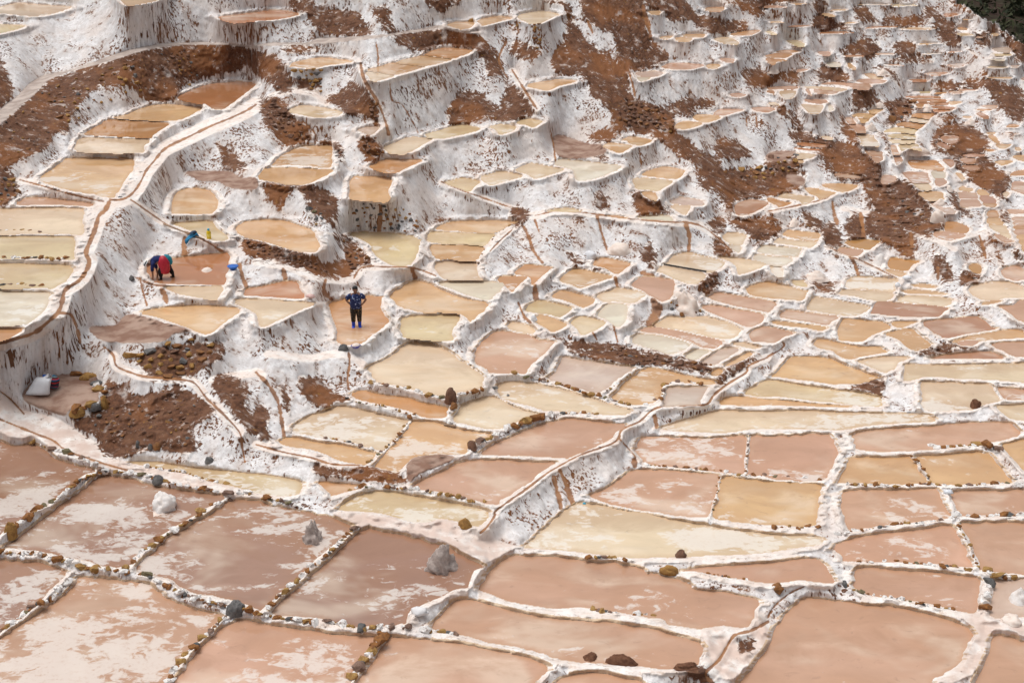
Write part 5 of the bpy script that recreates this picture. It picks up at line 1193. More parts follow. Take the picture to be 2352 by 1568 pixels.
# ------------------------------------------------------------------ mesh helpers
def col_attr(me, name, data):
    at = me.attributes.new(name, 'FLOAT_COLOR', 'POINT'); at.data.foreach_set('color', np.ascontiguousarray(data, np.float32).ravel())
def raw_mesh(name, verts, faces4, material, normals=None, smooth=True):
    me = bpy.data.meshes.new(name)
    nvt, nf = len(verts), len(faces4); k = faces4.shape[1]
    me.vertices.add(nvt); me.vertices.foreach_set('co', np.ascontiguousarray(verts, np.float32).ravel())
    me.loops.add(nf * k); me.loops.foreach_set('vertex_index', np.ascontiguousarray(faces4, np.int32).ravel())
    me.polygons.add(nf); me.polygons.foreach_set('loop_start', np.arange(0, nf * k, k, dtype=np.int32))
    me.update(calc_edges=True)
    if smooth: me.polygons.foreach_set('use_smooth', np.ones(nf, bool))
    me.materials.append(material)
    if normals is not None: me.normals_split_custom_set_from_vertices(normals.astype(np.float32))
    return me
def link(name, me, parent=None, loc=None):
    o = bpy.data.objects.new(name, me); C.objects.link(o)
    if parent is not None: o.parent = parent
    if loc is not None: o.location = loc
    return o
def thing(name, label, cat, loc=(0, 0, 0), group=None, me=None):
    o = bpy.data.objects.new(name, me); C.objects.link(o); o.location = loc
    o['label'] = label; o['category'] = cat
    if group: o['group'] = group
    return o

QR, QC = np.meshgrid(np.arange(NV - 1), np.arange(NU - 1), indexing='ij')
VID = (np.arange(NV)[:, None] * NU + np.arange(NU)[None, :])
FLATV = VERT.reshape(-1, 3); FLATN = NRM.reshape(-1, 3); FA = COLA.reshape(-1, 4); FB = COLB.reshape(-1, 4)
def chunk(name, rc, parent=None, origin=(0, 0, 0)):
    """mesh object from the grid cells rc = (rows, cols)"""
    r, c = rc
    f = np.stack([VID[r, c], VID[r, c + 1], VID[r + 1, c + 1], VID[r + 1, c]][::-1], -1)
    u, inv = np.unique(f, return_inverse=True)
    me = raw_mesh(name, FLATV[u] - np.array(origin), inv.reshape(f.shape), M_GROUND, FLATN[u])
    col_attr(me, 'ca', FA[u]); col_attr(me, 'cb', FB[u])
    return link(name, me, parent)

# ------------------------------------------------------------------ who owns each cell of ground
inner = blur(isp.astype(np.float32), 2, 1) > 0.999        # deep under the brine: no ground needed
dead = inner[:-1, :-1] | mO[:-1, :-1]
order = np.argsort(-areas)
KEEP = 296
things = set(int(k) for k in order[:KEEP] if areas[k] > 6)
rimcell = ((cls == 2) | (dM < 0.3)) & (dM < 0.55) & (nOwn >= 0) & ~mP & ~mT
rimcell |= isp
# wall cells belong to the pond above them, unless another surface comes between
blocked = np.zeros((NV, NU), bool); cur = np.zeros(NU, bool); cow = np.full(NU, -1)
wallOwn = np.full((NV, NU), -1, np.int32); run = np.full(NU, 1e4)
for r in range(NV):
    cur = np.where(isp[r], False, cur | mE[r] | mP[r] | mT[r] | mO[r]); cow = np.where(isp[r], lab[r], cow)
    wallOwn[r] = np.where(cur, -1, cow)
own = np.full((NV, NU), -1, np.int32); kind = np.zeros((NV, NU), np.int8)   # 0 terrain 1 rim 2 wall 3 path 4 platform 5 earth
kind[:] = 0
w = (cls == 0) & (wallOwn >= 0); kind[w] = 2; own[w] = wallOwn[w]
m5 = mE; kind[m5] = 5
w = rimcell & (kind != 5) | isp; kind[w] = 1; own[w] = np.where(isp, lab, nOwn)[w]
kind[mP] = 3; kind[mT] = 4
kc = kind[:-1, :-1]; oc = own[:-1, :-1]
notthing = ~np.isin(oc, list(things)) & ((kc == 1) | (kc == 2))
kc = np.where(notthing, 0, kc)

TONES = {'cr': (.75, .595, .415), 'oc': (.66, .42, .22), 'or': (.55, .285, .125), 'pk': (.57, .35, .245), 'wh': (.74, .68, .55), 'yl': (.67, .535, .32),
         'rd': (.45, .19, .085), 'db': (.43, .235, .155), 'mb': (.32, .185, .135), 'gr': (.60, .48, .405), 'dk': (.50, .265, .085)}
ASP = (1 / np.clip(sinD, .12, 1)).astype(np.float32) * 0.8
dIn = nearest_mask(~isp, ASP) * mpp                       # metres to the shore, inside the ponds
ponded = np.full((NV - 1, NU - 1), -1, np.int32)
WC = {}
for _dr in (0, 1):
    for _dc in (0, 1):
        l = lab[_dr:NV - 1 + _dr, _dc:NU - 1 + _dc]
        for key, ids in (('x', np.nonzero(l >= 0)),):
            WC.setdefault('r', []).append(ids[0]); WC.setdefault('c', []).append(ids[1]); WC.setdefault('k', []).append(l[ids])
_r = np.concatenate(WC['r']); _c = np.concatenate(WC['c']); _k = np.concatenate(WC['k'])
_u = np.unique(_k.astype(np.int64) * (NV * NU) + _r * NU + _c)
_k = _u // (NV * NU); _r = (_u % (NV * NU)) // NU; _c = _u % NU
_st = np.searchsorted(_k, np.arange(len(ponds) + 1))
def water_mesh(k, origin):
    """flat sheet of brine for pond k -> verts, quads, shore distance"""
    r, c = _r[_st[k]:_st[k + 1]], _c[_st[k]:_st[k + 1]]
    f = np.stack([VID[r + 1, c], VID[r + 1, c + 1], VID[r, c + 1], VID[r, c]], -1)
    u, inv = np.unique(f, return_inverse=True)
    rr, cc = u // NU, u % NU
    X = _dx[rr, cc] / nz[rr, cc] * Hp[k]; Y = _dy[rr, cc] / nz[rr, cc] * Hp[k]
    V = np.stack([X, Y, np.full(len(X), CAM_Z - Hp[k])], -1) - np.array(origin)
    sh = np.where(lab[rr, cc] == k, dIn[rr, cc], 0.0)
    dr = (Y.max() - Y) / (Y.max() - Y.min() + 1e-6)  # far-to-near position, places the painted wall reflection
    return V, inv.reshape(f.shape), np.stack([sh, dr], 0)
def water_attrs(k, n):
    tone = np.array(TONES[ponds[k]['tone']]); rr = np.random.RandomState(k + 5)
    tone = tone * (1 + 0.09 * rr.uniform(-1, 1)) * (1 + 0.015 * rr.uniform(-1, 1, 3))
    return np.tile(np.append(np.clip(tone, 0, .85), 1.0), (n, 1)), np.full(n, ponds[k]['film'] + 0.04 * rr.uniform(-1, 1)), np.full(n, rr.uniform(0, 9))
def set_water(me, ca, fi, se, sh):
    col_attr(me, 'pond_color', ca)
    for nm, d in (('film', fi), ('seed', se), ('shore', sh[0]), ('reflect_pos', sh[1])):
        at = me.attributes.new(nm, 'FLOAT', 'POINT'); at.data.foreach_set('value', d.astype(np.float32))

# group cells by (kind, owner)
flatk = kc.astype(np.int64) * 4096 + np.where((kc == 1) | (kc == 2), oc, 0)
flatk[dead] = -1
srt = np.argsort(flatk.ravel(), kind='stable'); vals = flatk.ravel()[srt]
ub, ui = np.unique(vals, return_index=True); ui = np.append(ui, len(vals))
cells = {}
for q, key in enumerate(ub):
    if key < 0: continue
    ids = srt[ui[q]:ui[q + 1]]
    cells[int(key)] = (ids // (NU - 1), ids % (NU - 1))

def keep_largest(rc):
    r, c = rc; S = {(int(a), int(b_)): i for i, (a, b_) in enumerate(zip(r, c))}
    comp = -np.ones(len(r), int); n = 0
    for i in range(len(r)):
        if comp[i] >= 0: continue
        st = [i]; comp[i] = n
        while st:
            q = st.pop(); a, b_ = int(r[q]), int(c[q])
            for nb_ in ((a + 1, b_), (a - 1, b_), (a, b_ + 1), (a, b_ - 1)):
                j = S.get(nb_)
                if j is not None and comp[j] < 0: comp[j] = n; st.append(j)
        n += 1
    big_ = np.argmax(np.bincount(comp)); m = comp == big_
    return (r[m], c[m]), (r[~m], c[~m])
for key in list(cells):
    if key >= 4096 and key < 3 * 4096:
        kp, ot = keep_largest(cells[key]); cells[key] = kp
        if len(ot[0]): cells[0] = (np.concatenate([cells[0][0], ot[0]]), np.concatenate([cells[0][1], ot[1]]))
for key, nm in ((0, 'hillside'), (3 * 4096, 'path'), (4 * 4096, 'ground'), (5 * 4096, 'earth_slope')):
    if key in cells:
        o = chunk(nm, cells[key]); o['kind'] = 'structure'

# ------------------------------------------------------------------ what each pond is called
MARKS = [((356, 306), 'the standing woman'), ((160, 262), 'the stooping person'), ((586, 300), 'the rounded milky pond'), ((172, 140), 'the dark brown clod bank'),
         ((690, 305), 'the broad white salt cone'), ((820, 270), 'the large cream salt mound'), ((915, 245), 'the rust streaked cliff'), ((905, 205), 'the brown crag'),
         ((780, 165), 'the long ochre stone wall'), ((645, 130), 'the stacked stone corner'), ((905, 135), 'the dark stone block wall'), ((600, 95), 'the rounded white bastion'),
         ((985, 25), 'the dark bushy hill'), ((960, 155), 'the puddled earth spur'), ((620, 350), 'the mound of brown clods'), ((880, 385), 'the tall white bastion'),
         ((540, 25), 'the small peach pond'), ((840, 60), 'the long smooth far wall'), ((700, 60), 'the brown gully'), ((440, 40), 'the grey path'), ((720, 250), 'the tall streaked wall'), ((850, 305), 'the bright cream pond')]
TWORD = {'cr': 'cream', 'oc': 'tan', 'or': 'orange', 'pk': 'pink', 'wh': 'milky', 'yl': 'yellowish', 'rd': 'reddish', 'db': 'rosy brown', 'gr': 'greyish', 'dk': 'amber'}
ORD = ['nearest', 'second nearest', 'third nearest', 'fourth nearest', 'fifth nearest', 'sixth nearest', 'seventh nearest', 'eighth nearest', 'ninth nearest', 'tenth nearest', 'eleventh nearest', 'twelfth nearest', 'thirteenth nearest', 'fourteenth nearest', 'fifteenth nearest']
def _lab_all():
    auto = [k for k in sorted(things) if not ponds[k]['label']]
    info = {}
    for k in auto:
        c = ponds[k]['poly'].mean(0)
        d = [(math.hypot(c[0] - m[0][0], (c[1] - m[0][1]) * 1.4), i) for i, m in enumerate(MARKS)]
        dist, i = min(d)
        dx, dy = c[0] - MARKS[i][0][0], (c[1] - MARKS[i][0][1]) * 1.6
        if abs(dx) > abs(dy): dr = 'to the left of' if dx < 0 else 'to the right of'
        else: dr = 'above' if dy < 0 else 'below'
        size = 'tiny' if areas[k] * ST * ST < 90 else ('small' if areas[k] * ST * ST < 330 else 'mid-sized')
        w = ponds[k]['poly']; asp = (w[:, 0].max() - w[:, 0].min()) / max(1, w[:, 1].max() - w[:, 1].min())
        shape = 'sliver-like' if asp > 6 else ('elongated' if asp > 3.2 else ('squat' if asp > 1.8 else 'compact'))
        tone = TWORD[ponds[k]['tone']]
        info[k] = (i, dr, tone, size, shape, dist)
    groups = {}
    for k, v in info.items(): groups.setdefault(v[:3], []).append(k)
    out = {}
    for g, ks in groups.items():
        ks.sort(key=lambda k: info[k][5])
        for r, k in enumerate(ks):
            i, dr, tone, size, shape, _ = info[k]
            if len(ks) == 1: out[k] = f'{size} {shape} {tone} salt pond {dr} {MARKS[i][1]}'
            else: out[k] = f'{size} {tone} salt pond {dr} {MARKS[i][1]}, {ORD[r]} such'
    return out
AUTO_LABEL = _lab_all()
def pond_label(k): return ponds[k]['label'] or AUTO_LABEL[k]

POND_OBJ = {}
RIM_OBJ = {}
for k in sorted(things):
    c = ponds[k]['poly'].mean(0); X, Y, Z = world_pt(c[0], c[1], Hp[k]); org = (float(X), float(Y), float(Z))
    th = thing('salt_pond', pond_label(k), 'salt pond', org, 'salt evaporation ponds on the terraced slope')
    POND_OBJ[k] = (th, org)
    V, Fq, sh = water_mesh(k, org)
    me = raw_mesh('water', V, Fq, M_WATER, None, False)
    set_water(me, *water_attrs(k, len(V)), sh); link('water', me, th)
    if 4096 + k in cells:
        RIM_OBJ[k] = chunk('rim', cells[4096 + k], th, org)
    if 2 * 4096 + k in cells: chunk('retaining_wall', cells[2 * 4096 + k], th, org)
rest = [k for k in range(len(ponds)) if k not in things and areas[k] > 0]
if rest:
    VV, FFc, A1, A2, A3, A4, s = [], [], [], [], [], [], 0
    for k in rest:
        V, Fq, sh = water_mesh(k, (0, 0, 0)); VV.append(V); FFc.append(Fq + s); s += len(V)
        a, f_, s_ = water_attrs(k, len(V)); A1.append(a); A2.append(f_); A3.append(s_); A4.append(sh)
    me = raw_mesh('far_ponds', np.vstack(VV), np.vstack(FFc), M_WATER, None, False)
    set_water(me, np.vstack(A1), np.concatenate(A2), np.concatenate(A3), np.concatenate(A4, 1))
    o = link('small_far_ponds', me); o['kind'] = 'stuff'; o['label'] = 'tiny salt ponds scattered over the far terraces'
# ------------------------------------------------------------------ small materials
def simple(name, col, rough=.7, var=.25, scale=8.0, bump=.3, col2=None, spec=.4, dist=.02):
    m, nodes, links, bs = mat(name); b = NB(m)
    tc = b.new('ShaderNodeTexCoord'); p = tc.outputs['Object']
    n = b.noise(p, scale, 5, .62)
    c2 = col2 or tuple(max(0, c * (1 - var)) for c in col)
    b.link(b.mix(b.ramp(n, .35, .65), col, c2), bs.inputs['Base Color'])
    bs.inputs['Roughness'].default_value = rough; bs.inputs['Specular IOR Level'].default_value = spec
    if bump: b.link(b.bump(b.noise(p, scale * 2.5, 5, .65), bump, dist), bs.inputs['Normal'])
    return m
def stone_mat(name, c1, c2, salt):
    m, nodes, links, bs = mat(name); b = NB(m)
    g = b.new('ShaderNodeTexCoord'); p = b.pos(); n = b.noise(p, 9, 5, .65); f = b.noise(p, 28, 3, .6)
    col = b.mix(b.ramp(n, .35, .65), c1, c2)
    col = b.mix(b.math('MULTIPLY', b.ramp(f, .55, .7), .4), col, (.06, .04, .03))
    s = b.new('ShaderNodeSeparateXYZ'); b.link(g.outputs['Object'], s.inputs[0])
    z = b.math('MULTIPLY_ADD', b.math('SUBTRACT', n, .5), 1.1, s.outputs[2])
    col = b.mix(b.ramp(z, salt - .12, salt + .12, 1.0, 0.0), col, (.80, .78, .76))
    b.link(col, bs.inputs['Base Color']); bs.inputs['Roughness'].default_value = .85
    b.link(b.bump(b.math('ADD', n, f), .6, .03), bs.inputs['Normal'])
    return m
M_STONES = [stone_mat('rust_stone', (.30, .125, .03), (.19, .075, .022), -.22), stone_mat('ochre_stone', (.40, .24, .075), (.27, .14, .04), -.22),
            stone_mat('grey_stone', (.075, .078, .08), (.13, .125, .12), -.22), stone_mat('brown_stone', (.15, .085, .06), (.24, .15, .11), -.1),
            stone_mat('salted_stone', (.30, .2, .13), (.2, .13, .1), .32), stone_mat('olive_stone', (.13, .115, .055), (.2, .16, .09), -.25)]
M_EARTHSTONES = [stone_mat('bare_ochre_stone', (.40, .22, .06), (.26, .13, .035), -2), stone_mat('bare_rust_stone', (.28, .12, .035), (.18, .08, .03), -2),
                 stone_mat('bare_grey_stone', (.10, .10, .10), (.17, .16, .155), -2), stone_mat('bare_brown_stone', (.13, .065, .042), (.20, .10, .06), -2)]
M_SALT = simple('heaped_salt', (.82, .79, .77), .9, .1, 7, .5, (.74, .68, .64), .2)
M_SALTPINK = simple('pinkish_salt', (.82, .73, .66), .9, .1, 5, .5, (.74, .61, .53), .2)
M_LUMP = simple('grey_salt_lump', (.56, .48, .44), .9, .2, 9, .8, (.38, .31, .28), .2, .04)
M_CLOD = simple('earth_clod', (.13, .062, .04), .95, .3, 9, .8, (.20, .10, .06), .1, .04)

def T(col, row, x, y):
    """survey position of a point noted on one of the field sheets"""
    s = 1024 / 2351 / 4
    return col * 256 + x * s, (0, 170.75, 341.5, 512)[row] + y * s

# ------------------------------------------------------------------ rocks
def rock_mesh(name, seed, m, n=15, flat=.7):
    r = random.Random(seed); bm = bmesh.new()
    for i in range(n):
        while True:
            v = [r.uniform(-1, 1) for _ in range(3)]
            L = math.sqrt(sum(q * q for q in v))
            if .2 < L <= 1: break
        k = r.uniform(.82, 1.05) / L
        bm.verts.new((v[0] * k * .5, v[1] * k * .5 * r.uniform(.8, 1), v[2] * k * .5 * flat))
    bmesh.ops.convex_hull(bm, input=bm.verts)
    for v in [v for v in bm.verts if not v.link_faces]: bm.verts.remove(v)
    bmesh.ops.recalc_face_normals(bm, faces=bm.faces)
    me = bpy.data.meshes.new(name); bm.to_mesh(me); bm.free(); me.materials.append(m)
    return me
import bmesh
STONE_ME = {(i, j): rock_mesh('stone', 100 + i, M_STONES[j]) for i in range(9) for j in range(len(M_STONES))}
ESTONE_ME = {(i, j): rock_mesh('stone', 200 + i, M_EARTHSTONES[j]) for i in range(7) for j in range(len(M_EARTHSTONES))}
def put_stone(u, v, size, parent, org, table, weights, sink=.22):
    x, y, z = surf(u, v)
    j = RNG.choices(range(len(weights)), weights)[0]
    i = RNG.randrange(9 if table is STONE_ME else 7)
    o = bpy.data.objects.new('stone', table[(i, j)]); C.objects.link(o)
    s = size * RNG.uniform(.75, 1.2)
    o.scale = (s * RNG.uniform(.9, 1.35), s * RNG.uniform(.75, 1.0), s * RNG.uniform(.75, 1.05))
    o.rotation_euler = (RNG.uniform(-.25, .25), RNG.uniform(-.25, .25), RNG.uniform(0, 6.28))
    if parent is not None: o.parent = parent
    o.location = (x - org[0], y - org[1], z - org[2] + s * (.5 * .7 - .5 * .7 * 2 * sink - .12))
    return o
def owner_at(u, v):
    i = min(max(int((u - U0) / ST), 0), NU - 1); j = min(max(int((v - V0) / ST), 0), NV - 1)
    k = lab[j, i] if lab[j, i] >= 0 else nOwn[j, i]
    return int(k)
ROOT = {o.name: o for o in C.objects if o.get('kind') == 'structure'}
scount = {}
for kf, w, P in feats:
    if kf != 'S': continue
    for q in range(len(P)):
        spots = [(P[q], w, 1)]
        if q + 1 < len(P):
            d = P[q + 1] - P[q]; L = float(np.hypot(*d))
            if L > 7:
                for s_ in range(1, int(L // 3.3)):
                    f = s_ / int(L // 3.3)
                    if RNG.random() < .75: spots.append((P[q] + d * f, w * RNG.uniform(.4, .75), 0))
        for pt, ww, major in spots:
            k = owner_at(pt[0], pt[1])
            if not (0 <= pt[0] <= 1030 and -4 < pt[1] < 690): continue
            if k in RIM_OBJ and scount.get(k, 0) < 290:
                par, org = RIM_OBJ[k], POND_OBJ[k][1]
            else: par, org = ROOT['hillside'], (0, 0, 0)
            scount[k] = scount.get(k, 0) + 1
            put_stone(pt[0] + RNG.uniform(-.6, .6), pt[1] + RNG.uniform(-.4, .4), ww * 1.1, par, org, STONE_ME, (5, 4, 1.1, 2.2, 4.0 if major else 7, .5))
# the grey-green row and the stones set along dikes farther off
def strew(poly, n, size, parent, table, weights, org=(0, 0, 0), sink=.2):
    c = 0; tries = 0
    lo, hi = poly.min(0), poly.max(0)
    pts = []
    while c < n and tries < n * 40:
        tries += 1
        u, v = RNG.uniform(lo[0], hi[0]), RNG.uniform(lo[1], hi[1])
        ins = False; m = len(poly); j = m - 1
        for i in range(m):
            if (poly[i][1] > v) != (poly[j][1] > v) and u < (poly[j][0] - poly[i][0]) * (v - poly[i][1]) / (poly[j][1] - poly[i][1]) + poly[i][0]: ins = not ins
            j = i
        if not ins or owner_is_water(u, v): continue
        sc_ = scale_at(u, v); rad = size / sc_
        if any(abs(a - u) < rad * .8 and abs(b_ - v) < rad * .55 for a, b_ in pts): continue
        pts.append((u, v)); c += 1
        put_stone(u, v, size * RNG.uniform(.6, 1.3), parent, org, table, weights, sink)
def owner_is_water(u, v):
    i = min(max(int((u - U0) / ST), 0), NU - 1); j = min(max(int((v - V0) / ST), 0), NV - 1)
    return bool(isp[j, i])
def Tp(col, row, s): return np.array([T(col, row, *map(float, q.split(','))) for q in s.split()])
ES = ROOT['earth_slope']; HS = ROOT['hillside']
strew(Tp(0, 0, '380,850 700,700 1250,560 1350,850 900,950 640,1200 480,1100'), 48, .26, ES, ESTONE_ME, (5, 3, 2, 2))
strew(Tp(0, 0, '20,1050 300,900 480,1250 250,1400 20,1400'), 14, .22, ES, ESTONE_ME, (3, 2, 1, 4))
strew(Tp(0, 0, '1450,470 1700,450 1850,720 1700,800 1600,640'), 34, .24, ES, ESTONE_ME, (2, 3, 1, 3))
strew(Tp(0, 1, '10,60 120,80 180,200 60,290 10,290'), 22, .26, ES, ESTONE_ME, (4, 2, 2, 2))
strew(Tp(0, 2, '1000,470 1500,450 1900,620 1700,950 1000,950 760,720'), 40, .16, ES, ESTONE_ME, (1, 2, 2, 5))
strew(Tp(1, 0, '60,930 180,920 420,1150 500,1290 300,1280 100,1100'), 40, .26, ES, ESTONE_ME, (0, 1, 0, 6))
strew(Tp(1, 0, '1040,900 1110,960 1120,1120 1050,1060'), 12, .22, ES, ESTONE_ME, (1, 2, 0, 5))
strew(Tp(1, 0, '950,1260 1100,1260 1160,1400 1040,1450'), 22, .26, ES, ESTONE_ME, (2, 2, 1, 4))
strew(Tp(1, 1, '-100,650 400,760 650,900 640,950 300,830 0,760'), 45, .20, ES, ESTONE_ME, (0, 1, .3, 6))
strew(Tp(1, 1, '800,640 900,660 1060,840 880,900 820,760'), 34, .26, ES, ESTONE_ME, (0, 2, .3, 6))
strew(Tp(1, 1, '480,330 640,420 640,520 520,500'), 10, .26, HS, STONE_ME, (1, 1, 4, 1, 1, 1))
strew(Tp(1, 1, '880,300 1080,300 1480,380 1480,560 900,540'), 44, .24, HS, STONE_ME, (5, 2, 3, 1, 1, 0))
strew(Tp(2, 2, '900,60 1300,120 1750,210 1500,220 1000,170'), 60, .20, ES, ESTONE_ME, (0, 1, .3, 6))
strew(Tp(2, 2, '1560,190 1830,210 1820,290 1740,280'), 12, .26, ES, ESTONE_ME, (0, 1, 5, 2))
strew(Tp(2, 1, '1740,960 1870,940 1890,1040 1800,1120 1730,1100'), 20, .26, ES, ESTONE_ME, (0, 2, 2, 4))
strew(Tp(2, 1, '1440,1200 1560,1250 1740,1290 1680,1330 1460,1330'), 26, .24, HS, ESTONE_ME, (4, 4, 4, 2))
strew(Tp(2, 0, '1000,900 1400,1000 1450,1150 1200,1180 950,1100'), 45, .28, ES, ESTONE_ME, (0, 2, 1, 6))
strew(Tp(3, 1, '1060,230 1380,260 1480,420 1450,560 1250,500 1080,330'), 24, .22, ES, ESTONE_ME, (1, 3, 1, 6))

# dry stone facings: each a thing, every stone a part
def stone_facing(polys, n, size, label, weights, place):
    kx, ky = place; x, y, z = surf(kx, ky)
    th = thing('stone_wall', label, 'stone wall', (x, y, z), 'dry stone retaining walls')
    for poly, nn in zip(polys, n): strew(poly, nn, size, th, ESTONE_ME, weights, (x, y, z), .25)
    return th
stone_facing([Tp(0, 2, '1180,130 1500,10 1780,-20 1960,20 1930,160 1780,260 1620,330 1450,310 1320,200')], [62], .36,
    'dry stone wall of yellow and grey stones holding up the brown earth platform', (6, 3, 2, 1), T(0, 2, 1600, 250))
stone_facing([Tp(1, 0, '350,630 600,640 600,840 500,820 480,740 380,740')], [34], .30,
    'patch of yellow stones stacked up the face of a white bastion', (6, 2, 1, 0), T(1, 0, 520, 800))
stone_facing([Tp(2, 0, '1270,1080 1480,1070 1490,1230 1330,1180')], [44], .34,
    'stacked brown stone corner jutting out at the foot of the long brown gully', (1, 3, 1, 4), T(2, 0, 1400, 1200))
stone_facing([Tp(3, 0, '20,1440 270,1410 285,1560 20,1600'), Tp(2, 1, '1900,0 2340,-30 2340,70 2150,70 2000,40')], [70, 60], .36,
    'long ochre stone wall under a reddish earth platform, in the middle of the brown slope', (5, 3, 1, 2), T(3, 0, 150, 1540))
stone_facing([Tp(3, 0, '1120,990 1210,950 1330,920 1330,990 1210,1110 1120,1150')], [58], .5,
    'dark stone block wall between two flights of far terraced ponds', (1, 2, 2, 4), T(3, 0, 1170, 1120))
stone_facing([Tp(2, 0, '20,190 80,210 80,350 30,350'), Tp(2, 0, '190,210 250,220 260,440 210,440')], [16, 22], .28,
    'pillars of rust stones piled beside the small peach pond on its bastion', (3, 5, 0, 1), T(2, 0, 230, 430))

# ------------------------------------------------------------------ heaps, lumps, clods
def lumpy(name, rx, ry, rz, m, seed, cone=0.0, rough=.25, base=False, nu=30, nv=15):
    """closed lump: sphere (or blunt cone) pushed about by noise; base=True cuts it at z = 0"""
    th = np.linspace(0, 2 * math.pi, nu, endpoint=False); ph = np.linspace(0, (.5 if base else 1) * math.pi, nv)
    V = []
    for p_ in ph[1:] if base else ph[1:-1]:
        for a in th:
            r = math.sin(p_); zz = math.cos(p_)
            if cone:
                s_ = p_ / ph[-1]
                r = (1 - cone) * math.sin(p_) ** .7 + cone * s_; zz = (1 - cone) * math.cos(p_) ** .8 + cone * (1 - s_) if base else zz
            V.append((r * math.cos(a), r * math.sin(a), zz))
    V.append((0, 0, 1)); top = len(V) - 1
    if not base: V.append((0, 0, -1)); bot = len(V) - 1
    V = np.array(V, float); s7 = seed * 3.7
    d = (vnoise(V[:, 0] * 1.6 + s7, V[:, 1] * 1.6, V[:, 2] * 1.6, seed) - .5) * 1.1 + (vnoise(V[:, 0] * 4 + s7, V[:, 1] * 4, V[:, 2] * 4, seed) - .5) * .6 + (vnoise(V[:, 0] * 9 + s7, V[:, 1] * 9, V[:, 2] * 9, seed) - .5) * .35
    V = V * (1 + rough * d)[:, None]
    V = V * np.array([rx, ry, rz])
    if base: V[:, 2] = np.maximum(V[:, 2], -.02)
    Fc = []; rows = (len(V) - 1 - (0 if base else 1)) // nu
    for r in range(rows - 1):
        for c in range(nu):
            a, b_ = r * nu + c, r * nu + (c + 1) % nu
            Fc.append((a, a + nu, b_ + nu, b_))
    for c in range(nu):
        Fc.append((top, c, (c + 1) % nu))
        if not base: Fc.append((bot, (rows - 1) * nu + (c + 1) % nu, (rows - 1) * nu + c))
    me = bpy.data.meshes.new(name); me.from_pydata([tuple(v) for v in V], [], Fc); me.materials.append(m)
    me.polygons.foreach_set('use_smooth', np.ones(len(Fc), bool)); me.update()
    return me
hs = [0]
def heap(name, label, cat, uv, wpx, hpx, m, cone=.5, rough=.22, group=None, depth=1.0, base=True, sink=.05, rot=None):
    hs[0] += 1
    u, v = uv; s = scale_at(u, v); x, y, z = surf(u, v)
    w = wpx * s; h = hpx * s * 1.0
    me = lumpy(name, w / 2, w / 2 * depth, h if base else h / 2, m, hs[0], cone, rough, base)
    o = thing(name, label, cat, (x, y + w * .25 * depth, z - sink * h + (0 if base else h * .42)), group, me)
    o.rotation_euler.z = RNG.uniform(0, 6.28) if rot is None else rot
    return o
G_SALT = 'heaps of harvested salt'
o = heap('salt_mound', 'round white salt mound standing in mottled brine with a crumbled skirt', 'salt mound', T(0, 2, 1500, 1560), 25, 17, M_SALT, .1, .5)
sk = link('crumbled_skirt', lumpy('crumbled_skirt', 26 * scale_at(163, 511) * .78, 26 * scale_at(163, 511) * .6, .10, M_SALTPINK, 91, .1, .5, True), o); sk.location = (0, 0, 0)
o = heap('salt_lump', 'small grey upright salt lump in a salmon pond beside a diagonal stone dike', 'salt lump', T(1, 3, 530, 290), 17, 19, M_LUMP, .45, 1.0)
o = heap('salt_boulder', 'pointed grey salt crusted boulder standing in the brown pink pond', 'boulder', T(1, 3, 1720, 555), 30, 25, M_LUMP, .5, .9)
heap('salt_heap', 'white salt mound in the dry grey pink basin at the frame edge', 'salt heap', T(3, 3, 2320, 850), 24, 17, M_SALT, .8, .3, G_SALT)
heap('salt_lump', 'pale flat salt lump on the dike below the dry grey pink basin', 'salt lump', T(3, 3, 2250, 1030), 20, 7, M_SALTPINK, .3, .5)
heap('salt_heap', 'broad white salt cone above dark stones in the middle terraces', 'salt heap', T(2, 1, 1590, 1290), 36, 24, M_SALTPINK, .9, .5, G_SALT, .8, sink=.1)
heap('salt_heap', 'large round cream salt mound beneath the tall curved white wall', 'salt heap', T(3, 1, 450, 1010), 26, 10, M_SALTPINK, .8, .3, G_SALT)
heap('salt_heap', 'small white salt heap with rocks at its foot, between two amber ponds', 'salt heap', T(3, 1, 1035, 850), 16, 11, M_SALT, .8, .3, G_SALT)
heap('salt_slab', 'cream salt pile with a flat sloping top at the tip of the brown crag', 'salt heap', T(3, 1, 1565, 470), 14, 13, M_SALTPINK, .3, .15, G_SALT)
heap('salt_heap', 'pinkish cone of salt in a grey pond just past the brown crag', 'salt heap', T(3, 1, 1590, 315), 12, 7, M_SALTPINK, .8, .3, G_SALT)
heap('salt_heap', 'small pink salt cone at the head of a narrow earth bank on the far terraces', 'salt heap', T(3, 1, 1665, 185), 10, 6, M_SALTPINK, .8, .3, G_SALT)
heap('salt_heap', 'long white salt bank at the foot of the stepped olive ponds', 'salt heap', T(3, 0, 1370, 1420), 32, 8, M_SALTPINK, .8, .3, G_SALT, .4, rot=0)
heap('salt_heap', 'pink salt heap at the top of a dark earth spur between far ponds', 'salt heap', T(3, 0, 950, 1200), 12, 9, M_SALTPINK, .8, .3, G_SALT)
heap('salt_heap', 'pink salt heap against the dark stone block wall', 'salt heap', T(3, 0, 1030, 985), 12, 6, M_SALTPINK, .8, .3, G_SALT)
heap('salt_heap', 'pale salt cone at the end of a white dike on the upper far terraces', 'salt heap', T(3, 0, 1060, 690), 13, 7, M_SALTPINK, .8, .3, G_SALT)
heap('salt_heap', 'tiny white salt cone alone on brown ground near the far ridge', 'salt heap', T(3, 0, 1510, 200), 7, 5, M_SALT, .8, .3, G_SALT)
